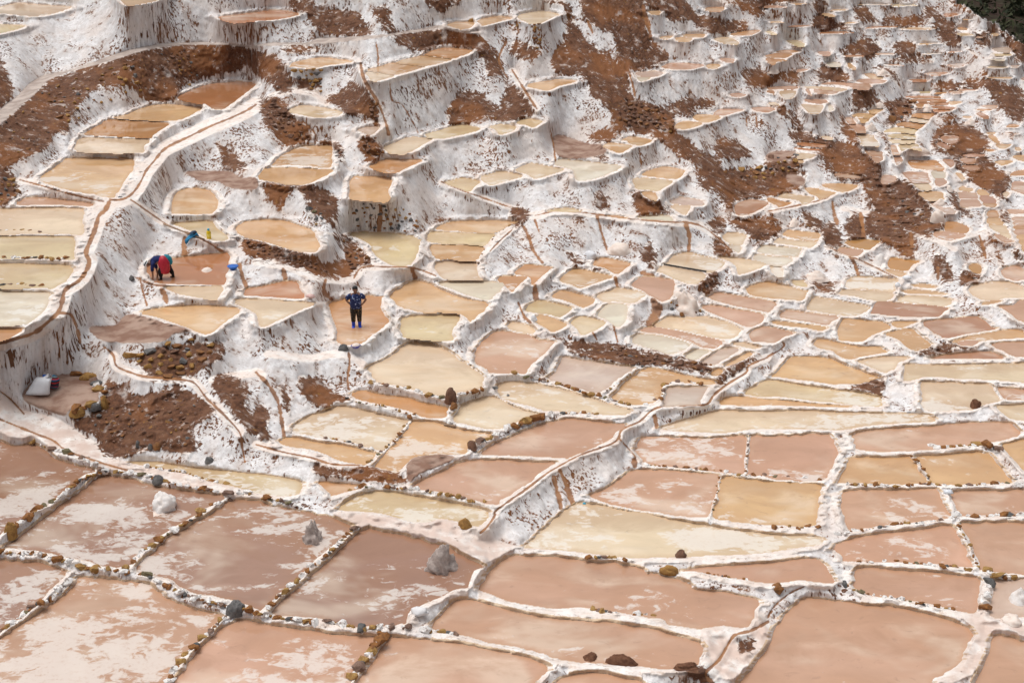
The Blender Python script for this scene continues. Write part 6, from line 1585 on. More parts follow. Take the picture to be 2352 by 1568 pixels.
heap('salt_heap', 'peach coloured salt cone beside a scooped brown pond on the far terraces', 'salt heap', T(3, 0, 1865, 1145), 12, 7, M_SALTPINK, .8, .3, G_SALT)
heap('salt_heap', 'white salt apron spilling between two red striped far ponds', 'salt heap', T(3, 0, 1470, 1020), 14, 7, M_SALTPINK, .8, .3, G_SALT)
heap('salt_heap', 'pinkish salt slab under a notched white wall in the upper slope', 'salt heap', T(3, 0, 55, 670), 13, 7, M_SALTPINK, .8, .3, G_SALT)
heap('salt_heap', 'cream salt slide on a ledge of the tall rust streaked wall', 'salt heap', T(2, 1, 990, 760), 24, 9, M_SALTPINK, .1, .2, G_SALT)
heap('salt_heap', 'peach salt bank above the strip of five stacked ponds', 'salt heap', T(3, 1, 240, 500), 16, 7, M_SALTPINK, .8, .3, G_SALT)
heap('salt_heap', 'little heap of wet salt raked up in the red brown working pond', 'salt heap', T(0, 1, 1895, 935), 14, 5, M_SALTPINK, .6, .3, G_SALT)
# clods and single stones that lie loose
heap('earth_clod', 'long clod of dark brown earth on the dike near the lower frame edge', 'clod of earth', T(2, 3, 1010, 1400), 32, 10, M_CLOD, .1, .45, None, .45, rot=-.35)
heap('earth_clod', 'smaller pointed clod of brown earth next to the long clod', 'clod of earth', T(2, 3, 720, 1365), 14, 6, M_CLOD, .3, .5)
heap('earth_clod', 'brown earth clod where the channel meets the dikes at the lower edge', 'clod of earth', T(2, 3, 1620, 1440), 24, 5, M_CLOD, .2, .5, None, .6, rot=.2)
heap('stone', 'single dark brown stone perched on the dike of the large cream pond', 'stone', T(2, 3, 1550, 415), 11, 8, M_EARTHSTONES[3], .0, .4)
heap('stone', 'big flat rust stone on the dike tip above the wide salmon pond', 'stone', T(2, 3, 1440, 565), 20, 8, M_EARTHSTONES[0], .0, .3, None, .6, rot=-.2)
heap('stone', 'rust brown stone lying on the broad crust beside the thick rounded dike', 'stone', T(3, 3, 95, 725), 13, 7, M_EARTHSTONES[1], .0, .4)
heap('stone', 'dark wet stone at the fork of the brown runnel near the lower edge', 'stone', T(2, 3, 1745, 1465), 7, 4, M_EARTHSTONES[3], .0, .3)
heap('stone', 'big orange stone at the frame side on the dike of the mottled pinkish pond', 'stone', T(0, 3, 95, 235), 15, 17, M_EARTHSTONES[0], .1, .3, None, .7, rot=.9)
heap('stone', 'large dark grey stone where two dikes meet above the salmon pond', 'stone', T(0, 3, 2160, 940), 18, 12, M_EARTHSTONES[2], .1, .3)
heap('stone', 'black porous stone on the dike of the pond with the round salt mound', 'stone', T(0, 2, 1450, 1300), 12, 8, M_EARTHSTONES[2], .0, .35)
heap('stone', 'yellow stone block at the corner of the platform with the white sack', 'stone', T(0, 2, 710, 680), 18, 10, M_EARTHSTONES[0], .0, .3, None, .7, rot=.1)
heap('stone', 'grey pitted stone beside the yellow block at the platform corner', 'stone', T(0, 2, 845, 625), 17, 8, M_EARTHSTONES[2], .0, .3, None, .6, rot=0)
heap('stone', 'upright yellow stone at the platform edge above the brown slope', 'stone', T(0, 2, 960, 615), 8, 14, M_EARTHSTONES[0], .0, .3)
heap('stone', 'flat yellow slab at the head of the platform with the white sack', 'stone', T(0, 2, 810, 345), 20, 6, M_EARTHSTONES[0], .1, .3, None, .6, rot=.3)
heap('stone', 'flat dark slab beside the flat yellow slab on the platform', 'stone', T(0, 2, 885, 395), 12, 4, M_EARTHSTONES[2], .0, .3, None, .6, rot=.2)
heap('stone', 'black stone half buried in the white wall below the stooping person', 'stone', T(0, 1, 1205, 1005), 6, 5, M_EARTHSTONES[2], .0, .3)
heap('stone', 'grey stone beside the violet bowl behind the standing woman', 'stone', T(1, 2, 800, 75), 11, 6, M_EARTHSTONES[2], .0, .3, None, .6)
heap('stone', 'black stone near the foot of the brown slope, first of a loose trio', 'stone', T(0, 2, 1265, 965), 5, 7, M_EARTHSTONES[2], .1, .3)
heap('stone', 'black stone touching the orange one near the foot of the brown slope', 'stone', T(0, 2, 1380, 985), 5, 6, M_EARTHSTONES[2], .1, .3)
heap('stone', 'orange stone near the foot of the brown slope beside a black one', 'stone', T(0, 2, 1440, 985), 8, 7, M_EARTHSTONES[1], .1, .3)
heap('stone', 'dark stone set in the white dike above the long pale yellow pond', 'stone', T(0, 2, 1920, 1110), 9, 6, M_EARTHSTONES[2], .0, .3)
heap('stone_block', 'upright dark weathered block crusted with salt on the dike of the blunt triangular pond', 'stone', T(1, 2, 1785, 560), 12, 16, M_EARTHSTONES[3], .0, .25)
heap('stone', 'rust stone leaning against the foot of the upright dark block', 'stone', T(1, 2, 1815, 605), 11, 5, M_EARTHSTONES[1], .0, .3, None, .6)
heap('stone', 'slanted red brown slab on the dike between two peach ponds', 'stone', T(1, 2, 1985, 980), 14, 9, M_EARTHSTONES[3], .3, .3, None, .6)
heap('stone', 'big rust stone below the smooth salt hump by the channel', 'stone', T(1, 3, 1920, 140), 16, 9, M_EARTHSTONES[0], .0, .3, None, .6, rot=-.5)
heap('stone', 'mustard stone on the rim of the smallest upper orange pond', 'stone', T(1, 0, 1985, 195), 9, 4, M_EARTHSTONES[0], .0, .3)
heap('earth_clod', 'brown earth knob on the dike corner of the far cream pond', 'clod of earth', T(3, 2, 1910, 610), 10, 9, M_CLOD, .1, .4)

# ------------------------------------------------------------------ belongings left about
def base_obj(name, label, cat, uv, group=None):
    x, y, z = surf(*uv); return thing(name, label, cat, (x, y, z), group), scale_at(*uv)
def lathe(name, prof, m, parent, n=20, smooth=True):
    V = []; Fc = []
    for r, z in prof:
        for a in range(n): V.append((r * math.cos(2 * math.pi * a / n), r * math.sin(2 * math.pi * a / n), z))
    for k in range(len(prof) - 1):
        for a in range(n):
            q = k * n + a; w = k * n + (a + 1) % n; Fc.append((q, w, w + n, q + n))
    if prof[0][0] > 1e-4: Fc.append(tuple(range(n))[::-1])
    if prof[-1][0] > 1e-4: Fc.append(tuple((len(prof) - 1) * n + a for a in range(n)))
    me = bpy.data.meshes.new(name); me.from_pydata(V, [], Fc); me.materials.append(m); me.update()
    if smooth: me.polygons.foreach_set('use_smooth', np.ones(len(Fc), bool))
    return link(name, me, parent)
M_YEL = simple('yellow_plastic', (.80, .56, .01), .35, .1, 20, 0); M_CYAN = simple('light_blue_plastic', (.05, .42, .62), .4, .1, 20, 0)
M_BLUE = simple('blue_plastic', (.03, .15, .55), .35, .15, 10, 0); M_VIOLET = simple('violet_plastic', (.07, .07, .33), .4, .1, 10, 0)
M_CLOTHBLUE = simple('blue_cloth', (.03, .24, .46), .9, .5, 5, .4); M_WOOD = simple('grey_wood', (.36, .25, .17), .85, .3, 6, .4)
M_SACK = simple('white_woven_sack', (.80, .81, .84), .75, .08, 6, .35, None, .3); M_CLEAR = simple('clear_plastic', (.78, .82, .88), .15, .1, 9, .3)
# yellow bottle
o, s = base_obj('bottle', 'tall yellow bottle with a light blue cap on the edge of the greenish pond', 'bottle', T(0, 1, 1920, 622))
hh = 92 * .1089 * s / .93
lathe('bottle_body', [(0, 0), (.19, 0), (.21, .03), (.21, .62), (.17, .74), (.09, .8), (.085, .83)], M_YEL, o); lathe('label_band', [(.214, .2), (.214, .5)], simple('pale_yellow_label', (.82, .66, .12), .5, .1, 9, 0), o)
lathe('cap', [(.10, .82), (.10, .98), (.08, 1.0), (0, 1.0)], M_CYAN, o)
o.scale = (hh, hh, hh)
# bowls
def bowl(label, uv, wpx, m, fill=None):
    o, s = base_obj('bowl', label, 'bowl', uv, 'plastic bowls for carrying salt')
    w = wpx * s / 2
    lathe('bowl_shell', [(0, .02), (.55 * w, .0), (.8 * w, .22 * w), (1.0 * w, .62 * w), (1.06 * w, .66 * w), (.98 * w, .64 * w), (.76 * w, .26 * w), (.5 * w, .06 * w), (0, .05 * w)], m, o, 26)
    lathe('rim_band', [(1.02 * w, .60 * w), (1.08 * w, .64 * w), (1.02 * w, .68 * w)], m, o, 26)
    if fill:
        f = link('salt_load', lumpy('salt_load', .95 * w, .95 * w, .55 * w, fill, 33, .2, .2, True), o); f.location = (0, 0, .5 * w)
    return o
bowl('empty blue plastic bowl on the white dike beside the stooping person', T(0, 1, 2140, 900), 10.5, M_BLUE)
bowl('violet plastic bowl heaped with salt on the ledge behind the standing woman', T(1, 2, 917, 55), 9, M_VIOLET, M_SALTPINK)
# cloth bundle
def draped(name, pts, m, parent, thick=.02):
    """lumpy bundle through a chain of (x, y, z, r)"""
    V = []; Fc = []; n = 12
    for i, (x, y, z, r) in enumerate(pts):
        for a in range(n):
            q = 2 * math.pi * a / n; rr = r * (1 + .22 * math.sin(3 * q + i) + .12 * math.sin(7 * q + 2 * i))
            V.append((x + rr * math.cos(q), y + rr * .6 * math.sin(q), z + rr * .55 * math.sin(q + .8)))
    for i in range(len(pts) - 1):
        for a in range(n): q = i * n + a; w = i * n + (a + 1) % n; Fc.append((q, w, w + n, q + n))
    Fc.append(tuple(range(n))[::-1]); Fc.append(tuple((len(pts) - 1) * n + a for a in range(n)))
    me = bpy.data.meshes.new(name); me.from_pydata(V, [], Fc); me.materials.append(m); me.polygons.foreach_set('use_smooth', np.ones(len(Fc), bool)); me.update()
    return link(name, me, parent)
o, s = base_obj('cloth_bundle', 'crumpled blue cloth bundle hung over the channel end by the red brown pond', 'cloth', T(0, 1, 1760, 640))
q = .1089 * s
draped('cloth', [(-45 * q, -.05, -20 * q, 12 * q), (-40 * q, -.05, 10 * q, 22 * q), (-15 * q, 0, 35 * q, 32 * q), (20 * q, .05, 60 * q, 34 * q), (45 * q, .1, 35 * q, 22 * q), (55 * q, .1, 20 * q, 10 * q)], M_CLOTHBLUE, o)
draped('dark_fold', [(-10 * q, .05, 70 * q, 10 * q), (15 * q, .05, 82 * q, 22 * q), (40 * q, .08, 72 * q, 12 * q)], simple('dark_cloth', (.04, .07, .12), .9, .4, 5, .3), o)
# poles beside the channel
def pole(a, b, r, label):
    A, B = np.array(surf(*a)), np.array(surf(*b)); A[2] += r * 2; B[2] += r * 2
    o = thing('wooden_pole', label, 'pole', tuple(A), 'poles laid by the channel')
    d = B - A; L = float(np.linalg.norm(d))
    o.data if False else None
    V = []; Fc = []
    from mathutils import Vector
    rot = Vector(d).to_track_quat('Z', 'Y')
    st = lathe('pole_shaft', [(0, 0), (r * .9, 0), (r, L * .5), (r * .8, L), (0, L)], M_WOOD, o, 10); o.rotation_mode = 'QUATERNION'; o.rotation_quaternion = rot
    return o
pole(T(0, 1, 1500, 500), T(0, 1, 1880, 640), .03, 'weathered wooden pole lying along the brown channel above the blue cloth')
pole(T(0, 1, 1800, 615), T(0, 1, 2040, 742), .035, 'weathered wooden pole lying below the yellow bottle, ending at the red brown pond')
# white sack and striped bundle
o, s = base_obj('sack', 'full white woven sack leaning on a striped bundle, on the brown platform', 'sack', T(0, 2, 340, 488))
q = .1089 * s
def pillow(name, w, d, h, m, parent, seed, top=.75, lean=(0, 0)):
    V = []; Fc = []; nu, nv = 28, 12
    for j in range(nv):
        f = j / (nv - 1)
        k = (1 - abs(2 * f - 1) ** 3.5) ** .5 if 0 < f < 1 else .06
        ww = w * (1 + (top - 1) * f)
        for a in range(nu):
            t_ = 2 * math.pi * a / nu
            cx = math.copysign(abs(math.cos(t_)) ** .6, math.cos(t_)); sy = math.copysign(abs(math.sin(t_)) ** .9, math.sin(t_))
            n_ = 1 + .06 * math.sin(5 * t_ + 4 * f + seed) + .05 * math.sin(9 * t_ + 11 * f)
            edge = 1 if k > .3 else .92
            V.append((cx * ww / 2 * edge * n_ + lean[0] * f, sy * d / 2 * k * n_ + lean[1] * f, h * f * (1 + .04 * math.sin(3 * t_))))
    for j in range(nv - 1):
        for a in range(nu): q_ = j * nu + a; w_ = j * nu + (a + 1) % nu; Fc.append((q_, w_, w_ + nu, q_ + nu))
    Fc.append(tuple(range(nu))[::-1]); Fc.append(tuple((nv - 1) * nu + a for a in range(nu)))
    me = bpy.data.meshes.new(name); me.from_pydata(V, [], Fc); me.materials.append(m); me.polygons.foreach_set('use_smooth', np.ones(len(Fc), bool)); me.update()
    return link(name, me, parent)
pillow('sack_body', 215 * q, 105 * q, 150 * q, M_SACK, o, 2, .66, (62 * q, 60 * q))
tie = draped('gathered_mouth', [(80 * q, 60 * q, 145 * q, 40 * q), (92 * q, 62 * q, 160 * q, 24 * q), (104 * q, 62 * q, 168 * q, 26 * q)], M_SACK, o)
mB, nB, lB, bB = mat('striped_textile'); b = NB(mB)
tc = b.new('ShaderNodeTexCoord'); sx = b.new('ShaderNodeSeparateXYZ'); b.link(tc.outputs['Object'], sx.inputs[0])
cr = b.new('ShaderNodeValToRGB'); cr.color_ramp.interpolation = 'CONSTANT'
els = [(0, (.02, .02, .03)), (.12, (.45, .03, .04)), (.24, (.02, .02, .03)), (.34, (.03, .10, .22)), (.44, (.5, .05, .07)), (.54, (.02, .02, .03)), (.62, (.35, .33, .3)), (.66, (.03, .12, .2)), (.8, (.4, .04, .06)), (.88, (.02, .03, .06))]
for i, (p_, c_) in enumerate(els):
    e = cr.color_ramp.elements[0] if i == 0 else (cr.color_ramp.elements[1] if i == 1 else cr.color_ramp.elements.new(p_))
    e.position = p_; e.color = (*c_, 1)
b.link(b.math('FRACT', b.math('MULTIPLY_ADD', sx.outputs[2], 2.6, b.math('MULTIPLY', sx.outputs[0], .9))), cr.inputs[0]); b.link(cr.outputs[0], bB.inputs['Base Color']); bB.inputs['Roughness'].default_value = .95
o2, s = base_obj('textile_bundle', 'dark carrying cloth with red and blue stripes bundled behind the white sack', 'cloth bundle', T(0, 2, 490, 430))
me = lumpy('wrapped_bundle', 60 * q, 55 * q, 72 * q, mB, 5, .0, .25, False); w = link('wrapped_bundle', me, o2); w.location = (0, 10 * q, 62 * q)
draped('knotted_corner', [(-50 * q, 0, 110 * q, 14 * q), (-60 * q, 0, 128 * q, 20 * q), (-76 * q, 0, 138 * q, 10 * q)], M_BLUE, o2)
# scraps and other sacks
def scrap(label, uv, w, h, m, name='plastic_scrap', cat='plastic scrap', rough=.5):
    o, s = base_obj(name, label, cat, uv)
    me = lumpy('crumpled_sheet', w * s / 2, w * s / 2.6, h * s / 2, m, int(uv[0]), .0, rough, False, 16, 9); c = link('crumpled_sheet', me, o); c.location = (0, 0, h * s * .35)
    me = lumpy('loose_flap', w * s / 4, w * s / 5, h * s / 5, m, int(uv[1]), .0, rough, False, 12, 7); c = link('loose_flap', me, o); c.location = (w * s * .35, -.03, h * s * .25)
    return o
scrap('clear plastic scrap caught on a slanting dike of the pink ponds', T(3, 2, 1650, 1390), 9, 5, M_CLEAR)
scrap('small teal plastic scrap at the foot of the channel-topped white wall', T(2, 2, 662, 1500), 4, 4, M_CYAN)
scrap('crushed white plastic jug folded on the dike corner of the brown pink pond', T(1, 3, 1500, 930), 17, 9, simple('weathered_white_plastic', (.80, .79, .80), .6, .1, 9, .2), 'plastic_jug', 'plastic jug', .35)
scrap('two bulging white salt bags at the foot of the big white wall', T(3, 1, 1275, 995), 9, 5, M_SACK, 'salt_bags', 'bags', .3)
scrap('white salt bag slumped on the dike beside three narrow cream ponds', T(3, 1, 1190, 1065), 6, 6, M_SACK, 'salt_bag', 'bag', .3)
scrap('pile of torn white sacks on the wall foot above the orange pond', T(2, 1, 725, 800), 11, 8, M_SACK, 'torn_sacks', 'sacks', .6)
scrap('white sack slumped beside a rusty runnel at the edge of two stepped ponds', T(2, 1, 200, 1380), 6, 8, M_SACK, 'sack', 'sack', .3)
scrap('white crumpled bag on the dike below the channel beside an orange pond', T(2, 2, 2100, 475), 5, 3, M_SACK, 'bag', 'bag', .3)
scrap('torn pinkish bag among stones at the corner of the small red pond', T(1, 1, 500, 1160), 9, 4, simple('pink_bag', (.72, .48, .44), .7, .2, 9, .3), 'bag', 'bag', .4)
# planks in the water
def plank(a, b_, w, h, label, m=M_WOOD):
    A, B = np.array(surf(*a)), np.array(surf(*b_)); d = B - A; d[2] = 0; L = float(np.linalg.norm(d)); ang = math.atan2(d[1], d[0])
    o = thing('plank', label, 'plank', tuple(A), 'planks used as pond dividers')
    for nm, off, ww in (('board', 0, 1.0), ('worn_edge', h * .5, .6)):
        bm = bmesh.new(); bmesh.ops.create_cube(bm, size=1)
        for v in bm.verts: v.co = ((v.co.x + .5) * L, v.co.y * w * ww, v.co.z * h * (1 if nm == 'board' else .3) + off + .06)
        bmesh.ops.bevel(bm, geom=list(bm.edges), offset=min(w, h) * .15, segments=1, affect='EDGES')
        me = bpy.data.meshes.new(nm); bm.to_mesh(me); bm.free(); me.materials.append(m); link(nm, me, o)
    o.rotation_euler = (0, math.asin(max(-1, min(1, (A[2] - B[2]) / max(L, .1)))), ang)
    return o
plank(T(2, 1, 1395, 868), T(2, 1, 1785, 935), .05, .06, 'long dark plank dividing the cream pond at the foot of the streaked wall', simple('dark_wood', (.05, .045, .045), .8, .3, 6, .3))
plank(T(1, 2, 1735, 770), T(1, 2, 1835, 785), .14, .05, 'short grey board lying on the dike between a peach and a rounded cream pond')

# ------------------------------------------------------------------ people
def skin_mesh(name, J, E, m, sub=2, root=None):
    """one continuous surface grown over joints J {name: (x, y, z, r)} and edges E"""
    names = list(J); idx = {n: i for i, n in enumerate(names)}
    me = bpy.data.meshes.new(name + '_sk'); me.from_pydata([J[n][:3] for n in names], [(idx[a], idx[b_]) for a, b_ in E], [])
    ob = bpy.data.objects.new(name + '_sk', me); C.objects.link(ob)
    md = ob.modifiers.new('s', 'SKIN'); md.use_smooth_shade = True
    for i, n in enumerate(names):
        sv = me.skin_vertices[0].data[i]; r = J[n][3]
        sv.radius = (r, r) if not isinstance(r, tuple) else r
        sv.use_root = (n == root) if root else (i == 0)
    ms = ob.modifiers.new('d', 'SUBSURF'); ms.levels = sub; ms.render_levels = sub
    dg = bpy.context.evaluated_depsgraph_get()
    out = bpy.data.meshes.new_from_object(ob.evaluated_get(dg)); out.name = name
    bpy.data.objects.remove(ob); bpy.data.meshes.remove(me)
    out.materials.clear(); out.materials.append(m)
    out.polygons.foreach_set('use_smooth', np.ones(len(out.polygons), bool))
    return out
def hand(J, E, wrist, side, d, n_out, s=1.0):
    """palm, four unequal fingers and a thumb hung on joint `wrist`; d = pointing direction, n_out = across the knuckles"""
    w = np.array(J[wrist][:3]); d = np.array(d, float); d /= np.linalg.norm(d); a = np.array(n_out, float); a -= d * (a @ d); a /= np.linalg.norm(a)
    c = np.cross(d, a); pm = w + d * .075 * s
    J[wrist + '_palm'] = (*pm, .026 * s); E.append((wrist, wrist + '_palm'))
    for i, (off, L) in enumerate(((-.027, .068), (-.009, .078), (.009, .073), (.026, .056))):
        p1 = pm + d * .028 * s + a * off * s; p2 = p1 + d * L * .55 * s + c * .010 * s; p3 = p2 + d * L * .4 * s + c * .022 * s
        for q_, pt in enumerate((p1, p2, p3)): J[f'{wrist}f{i}{q_}'] = (*pt, (.0105, .0095, .008)[q_] * s)
        E += [(wrist + '_palm', f'{wrist}f{i}0'), (f'{wrist}f{i}0', f'{wrist}f{i}1'), (f'{wrist}f{i}1', f'{wrist}f{i}2')]
    t1 = w + d * .035 * s - a * .03 * s; t2 = t1 + (d * .6 - a * .7) * .04 * s; t3 = t2 + (d * .9 - a * .3) * .03 * s
    for q_, pt in enumerate((t1, t2, t3)): J[f'{wrist}t{q_}'] = (*pt, (.014, .012, .0095)[q_] * s)
    E += [(wrist + '_palm', wrist + 't0'), (wrist + 't0', wrist + 't1'), (wrist + 't1', wrist + 't2')]
M_SKIN = simple('brown_skin', (.30, .145, .09), .6, .12, 12, 0, None, .3)
M_HAIR = simple('black_hair', (.008, .007, .007), .5, .2, 30, .3)
def dotted(name, base, spots, scale, thr):
    m, nodes, links, bs = mat(name); b = NB(m); tc = b.new('ShaderNodeTexCoord')
    vo = b.new('ShaderNodeTexVoronoi'); b.link(tc.outputs['Object'], vo.inputs['Vector']); vo.inputs['Scale'].default_value = scale
    n = b.noise(tc.outputs['Object'], scale * .6, 3)
    col = b.mix(b.ramp(vo.outputs['Distance'], thr - .06, thr + .06, 1, 0), base, b.mix(b.ramp(n, .4, .6), spots[0], spots[1]))
    b.link(col, bs.inputs['Base Color']); bs.inputs['Roughness'].default_value = .9
    b.link(b.bump(b.noise(tc.outputs['Object'], 9, 4), .4, .03), bs.inputs['Normal'])
    return m
M_SHIRT = dotted('navy_flowered_shirt', (.012, .02, .085), ((.14, .22, .52), (.42, .48, .66)), 13, .27)
M_TROUS = dotted('patterned_trousers', (.016, .011, .008), ((.20, .13, .06), (.10, .075, .035)), 15, .36)
M_BOOT = simple('blue_rubber', (.012, .07, .60), .4, .2, 8, 0)
M_EYE = simple('dark_eye', (.01, .008, .008), .2, .1, 9, 0)
def face(parent, c, fwd, up, r, tilt=0):
    c = np.array(c); f = np.array(fwd, float); f /= np.linalg.norm(f); u_ = np.array(up, float); sdv = np.cross(f, u_)
    def blob(name, p, sz, m):
        me = lumpy(name, *sz, m, 3, 0, .02, False, 10, 6); o_ = link(name, me, parent); o_.location = tuple(p); return o_
    for sg in (-1, 1):
        blob('eye', c + f * r * .90 + sdv * sg * r * .36 + u_ * r * .02, (.011, .011, .008), M_EYE)
        blob('ear', c + sdv * sg * r * .93 - u_ * r * .05, (.014, .022, .03), M_SKIN)
    blob('nose', c + f * r * .98 - u_ * r * .22, (.014, .018, .022), M_SKIN)
    blob('mouth', c + f * r * .92 - u_ * r * .52, (.024, .009, .008), simple('lips', (.22, .06, .05), .5, .1, 9, 0))

def lofts(name, parts, m, n=18, fold=.05, seed=1.0):
    """one garment mesh out of tubes; a tube is a list of (centre, half width, half depth)"""
    V = []; Fc = []
    for pi, rings in enumerate(parts):
        P = [np.array(r[0], float) for r in rings]; base = len(V)
        up = P[-1] - P[0]; ref = np.array([1.0, 0, 0]) if abs(up[0]) < .8 * np.linalg.norm(up) else np.array([0, 1.0, 0])
        for i, (c, a_, b_) in enumerate(rings):
            t = P[min(i + 1, len(P) - 1)] - P[max(i - 1, 0)]; t /= np.linalg.norm(t) + 1e-9
            u_ = ref - t * (ref @ t); u_ /= np.linalg.norm(u_); w_ = np.cross(t, u_)
            for k in range(n):
                q_ = 2 * math.pi * k / n
                f = 1 + fold * (math.sin(3 * q_ + 1.7 * i + seed) * .5 + math.sin(5 * q_ - 2.3 * i + 2 * seed + pi) * .5)
                V.append(tuple(P[i] + (u_ * a_ * math.cos(q_) + w_ * b_ * math.sin(q_)) * f))
        for i in range(len(rings) - 1):
            for k in range(n):
                x_ = base + i * n + k; y_ = base + i * n + (k + 1) % n; Fc.append((x_, y_, y_ + n, x_ + n))
        Fc.append(tuple(base + k for k in range(n))[::-1]); Fc.append(tuple(base + (len(rings) - 1) * n + k for k in range(n)))
    me = bpy.data.meshes.new(name); me.from_pydata(V, [], Fc); me.materials.append(m); me.update()
    bm = bmesh.new(); bm.from_mesh(me); bmesh.ops.recalc_face_normals(bm, faces=bm.faces); bm.to_mesh(me); bm.free()
    me.polygons.foreach_set('use_smooth', np.array([len(p_.vertices) == 4 for p_ in me.polygons])); me.update()
    return me
# the woman: frontal, hands on hips, feet in the brine
u, v = T(1, 1, 925, 1425); x, y, z = surf(u, v)
kk = owner_at(u, v); zw = CAM_Z - Hp[kk]
tt = (CAM_Z - zw); px, py, _ = world_pt(u, v, Hp[kk])
wm = thing('person', 'woman in a navy flowered shirt, dark patterned trousers and blue rubber boots, hands on hips', 'person', (float(px), float(py), float(zw) - .05))
wm.rotation_euler.z = math.radians(8)
Ht = 366 * .1089 * scale_at(u, v) / .915; wm.scale = (Ht / 1.6 * 1.06, Ht / 1.6, Ht / 1.6)
J = {'pelvis': (0, .0, .86, .145), 'belly': (0, -.02, .98, .15), 'waist': (0, -.01, 1.06, .14), 'chest': (0, 0, 1.20, .15), 'neckb': (0, .01, 1.335, .06), 'neck': (0, 0, 1.38, .05), 'jaw': (0, -.02, 1.43, .072), 'head': (0, -.005, 1.50, .088), 'crown': (0, .01, 1.545, .07),
     'hl': (-.085, 0, .80, .10), 'kl': (-.10, -.01, .45, .062), 'al': (-.105, .01, .09, .042), 'tl': (-.12, -.10, .04, .024),
     'hr': (.085, 0, .80, .10), 'kr': (.10, -.01, .45, .062), 'ar': (.105, .01, .09, .042), 'tr': (.12, -.10, .04, .024),
     'sl': (-.165, .01, 1.29, .062), 'el': (-.33, .04, 1.10, .044), 'wl': (-.215, -.02, .955, .032),
     'sr': (.165, .01, 1.29, .062), 'er': (.36, .03, 1.06, .044), 'wr': (.225, -.05, .93, .032)}
E = [('pelvis', 'belly'), ('belly', 'waist'), ('waist', 'chest'), ('chest', 'neckb'), ('neckb', 'neck'), ('neck', 'jaw'), ('jaw', 'head'), ('head', 'crown'),
     ('pelvis', 'hl'), ('hl', 'kl'), ('kl', 'al'), ('al', 'tl'), ('pelvis', 'hr'), ('hr', 'kr'), ('kr', 'ar'), ('ar', 'tr'),
     ('chest', 'sl'), ('sl', 'el'), ('el', 'wl'), ('chest', 'sr'), ('sr', 'er'), ('er', 'wr')]
hand(J, E, 'wl', -1, (.6, -.2, -.7), (.2, -1, .2), 1.0); hand(J, E, 'wr', 1, (-.6, -.2, -.7), (-.2, -1, .2), 1.0)
body = link('body', skin_mesh('body', J, E, M_SKIN, 2, 'pelvis'), wm)
link('shirt', lofts('shirt', [[((0, 0, .80), .195, .165), ((0, -.005, .88), .20, .172), ((0, -.01, .98), .205, .182), ((0, -.005, 1.08), .195, .172), ((0, 0, 1.18), .20, .168), ((0, .005, 1.255), .195, .135), ((0, .01, 1.31), .125, .10), ((0, .01, 1.335), .078, .072)]]
    + [[((s_ * .13, .01, 1.275), .085, .085), ((s_ * .20, .015, 1.24), .088, .085), ((s_ * .275, .025, 1.165), .082, .08), ((s_ * .295, .03, 1.145), .08, .078)] for s_ in (-1, 1)], M_SHIRT), wm)
link('trousers', lofts('trousers', [[((0, 0, .93), .17, .14), ((0, 0, .86), .19, .158), ((0, 0, .78), .20, .155), ((0, 0, .72), .19, .14)]]
    + [[((s_ * .092, 0, .80), .112, .125), ((s_ * .098, 0, .64), .108, .112), ((s_ * .10, -.01, .48), .088, .092), ((s_ * .103, 0, .34), .078, .082), ((s_ * .105, 0, .25), .074, .078)] for s_ in (-1, 1)], M_TROUS, seed=2), wm)
for sg in (-1, 1):
    link('boot', lofts('boot', [[((sg * .105, 0, .29), .07, .07), ((sg * .105, .0, .18), .06, .062), ((sg * .106, .005, .09), .056, .062), ((sg * .107, .005, .02), .052, .06)],
        [((sg * .105, .06, .05), .035, .035), ((sg * .107, .02, .055), .054, .052), ((sg * .114, -.06, .05), .055, .046), ((sg * .12, -.12, .04), .05, .034), ((sg * .123, -.16, .035), .03, .022)]], M_BOOT, 16, .0), wm)
hr_ = link('hair', lumpy('hair', .098, .105, .10, M_HAIR, 8, 0, .05), wm); hr_.location = (0, .03, 1.525)
bun = link('hair_bun', lumpy('hair_bun', .05, .06, .09, M_HAIR, 9, 0, .1), wm); bun.location = (.035, .07, 1.44)
face(wm, (0, -.005, 1.485), (0, -1, 0), (0, 0, 1), .088)

# the stooping person, head to the wall side, hands in the brine
u, v = T(0, 1, 1500, 985); kk = owner_at(u, v); zw = CAM_Z - Hp[kk]; px, py, _ = world_pt(u, v, Hp[kk])
bp = thing('person', 'stooping person in white hat, blue jacket and red apron, hands in the water', 'person', (float(px), float(py), float(zw) - .04))
sc_ = 262 * .1089 * scale_at(u, v) / 1.13; bp.scale = (sc_, sc_, sc_)
M_JACK = simple('blue_jacket', (.012, .022, .12), .85, .4, 8, .4); M_RED = simple('red_plastic_apron', (.55, .02, .045), .35, .25, 6, .5); M_TEAL = simple('teal_cloth', (.03, .25, .33), .9, .3, 8, .4)
M_DARKT = simple('dark_trousers', (.012, .012, .016), .9, .3, 9, .3); M_HATW = simple('white_hat', (.78, .78, .78), .8, .06, 9, .1); M_BLK = simple('black_boot', (.01, .01, .011), .45, .2, 9, 0)
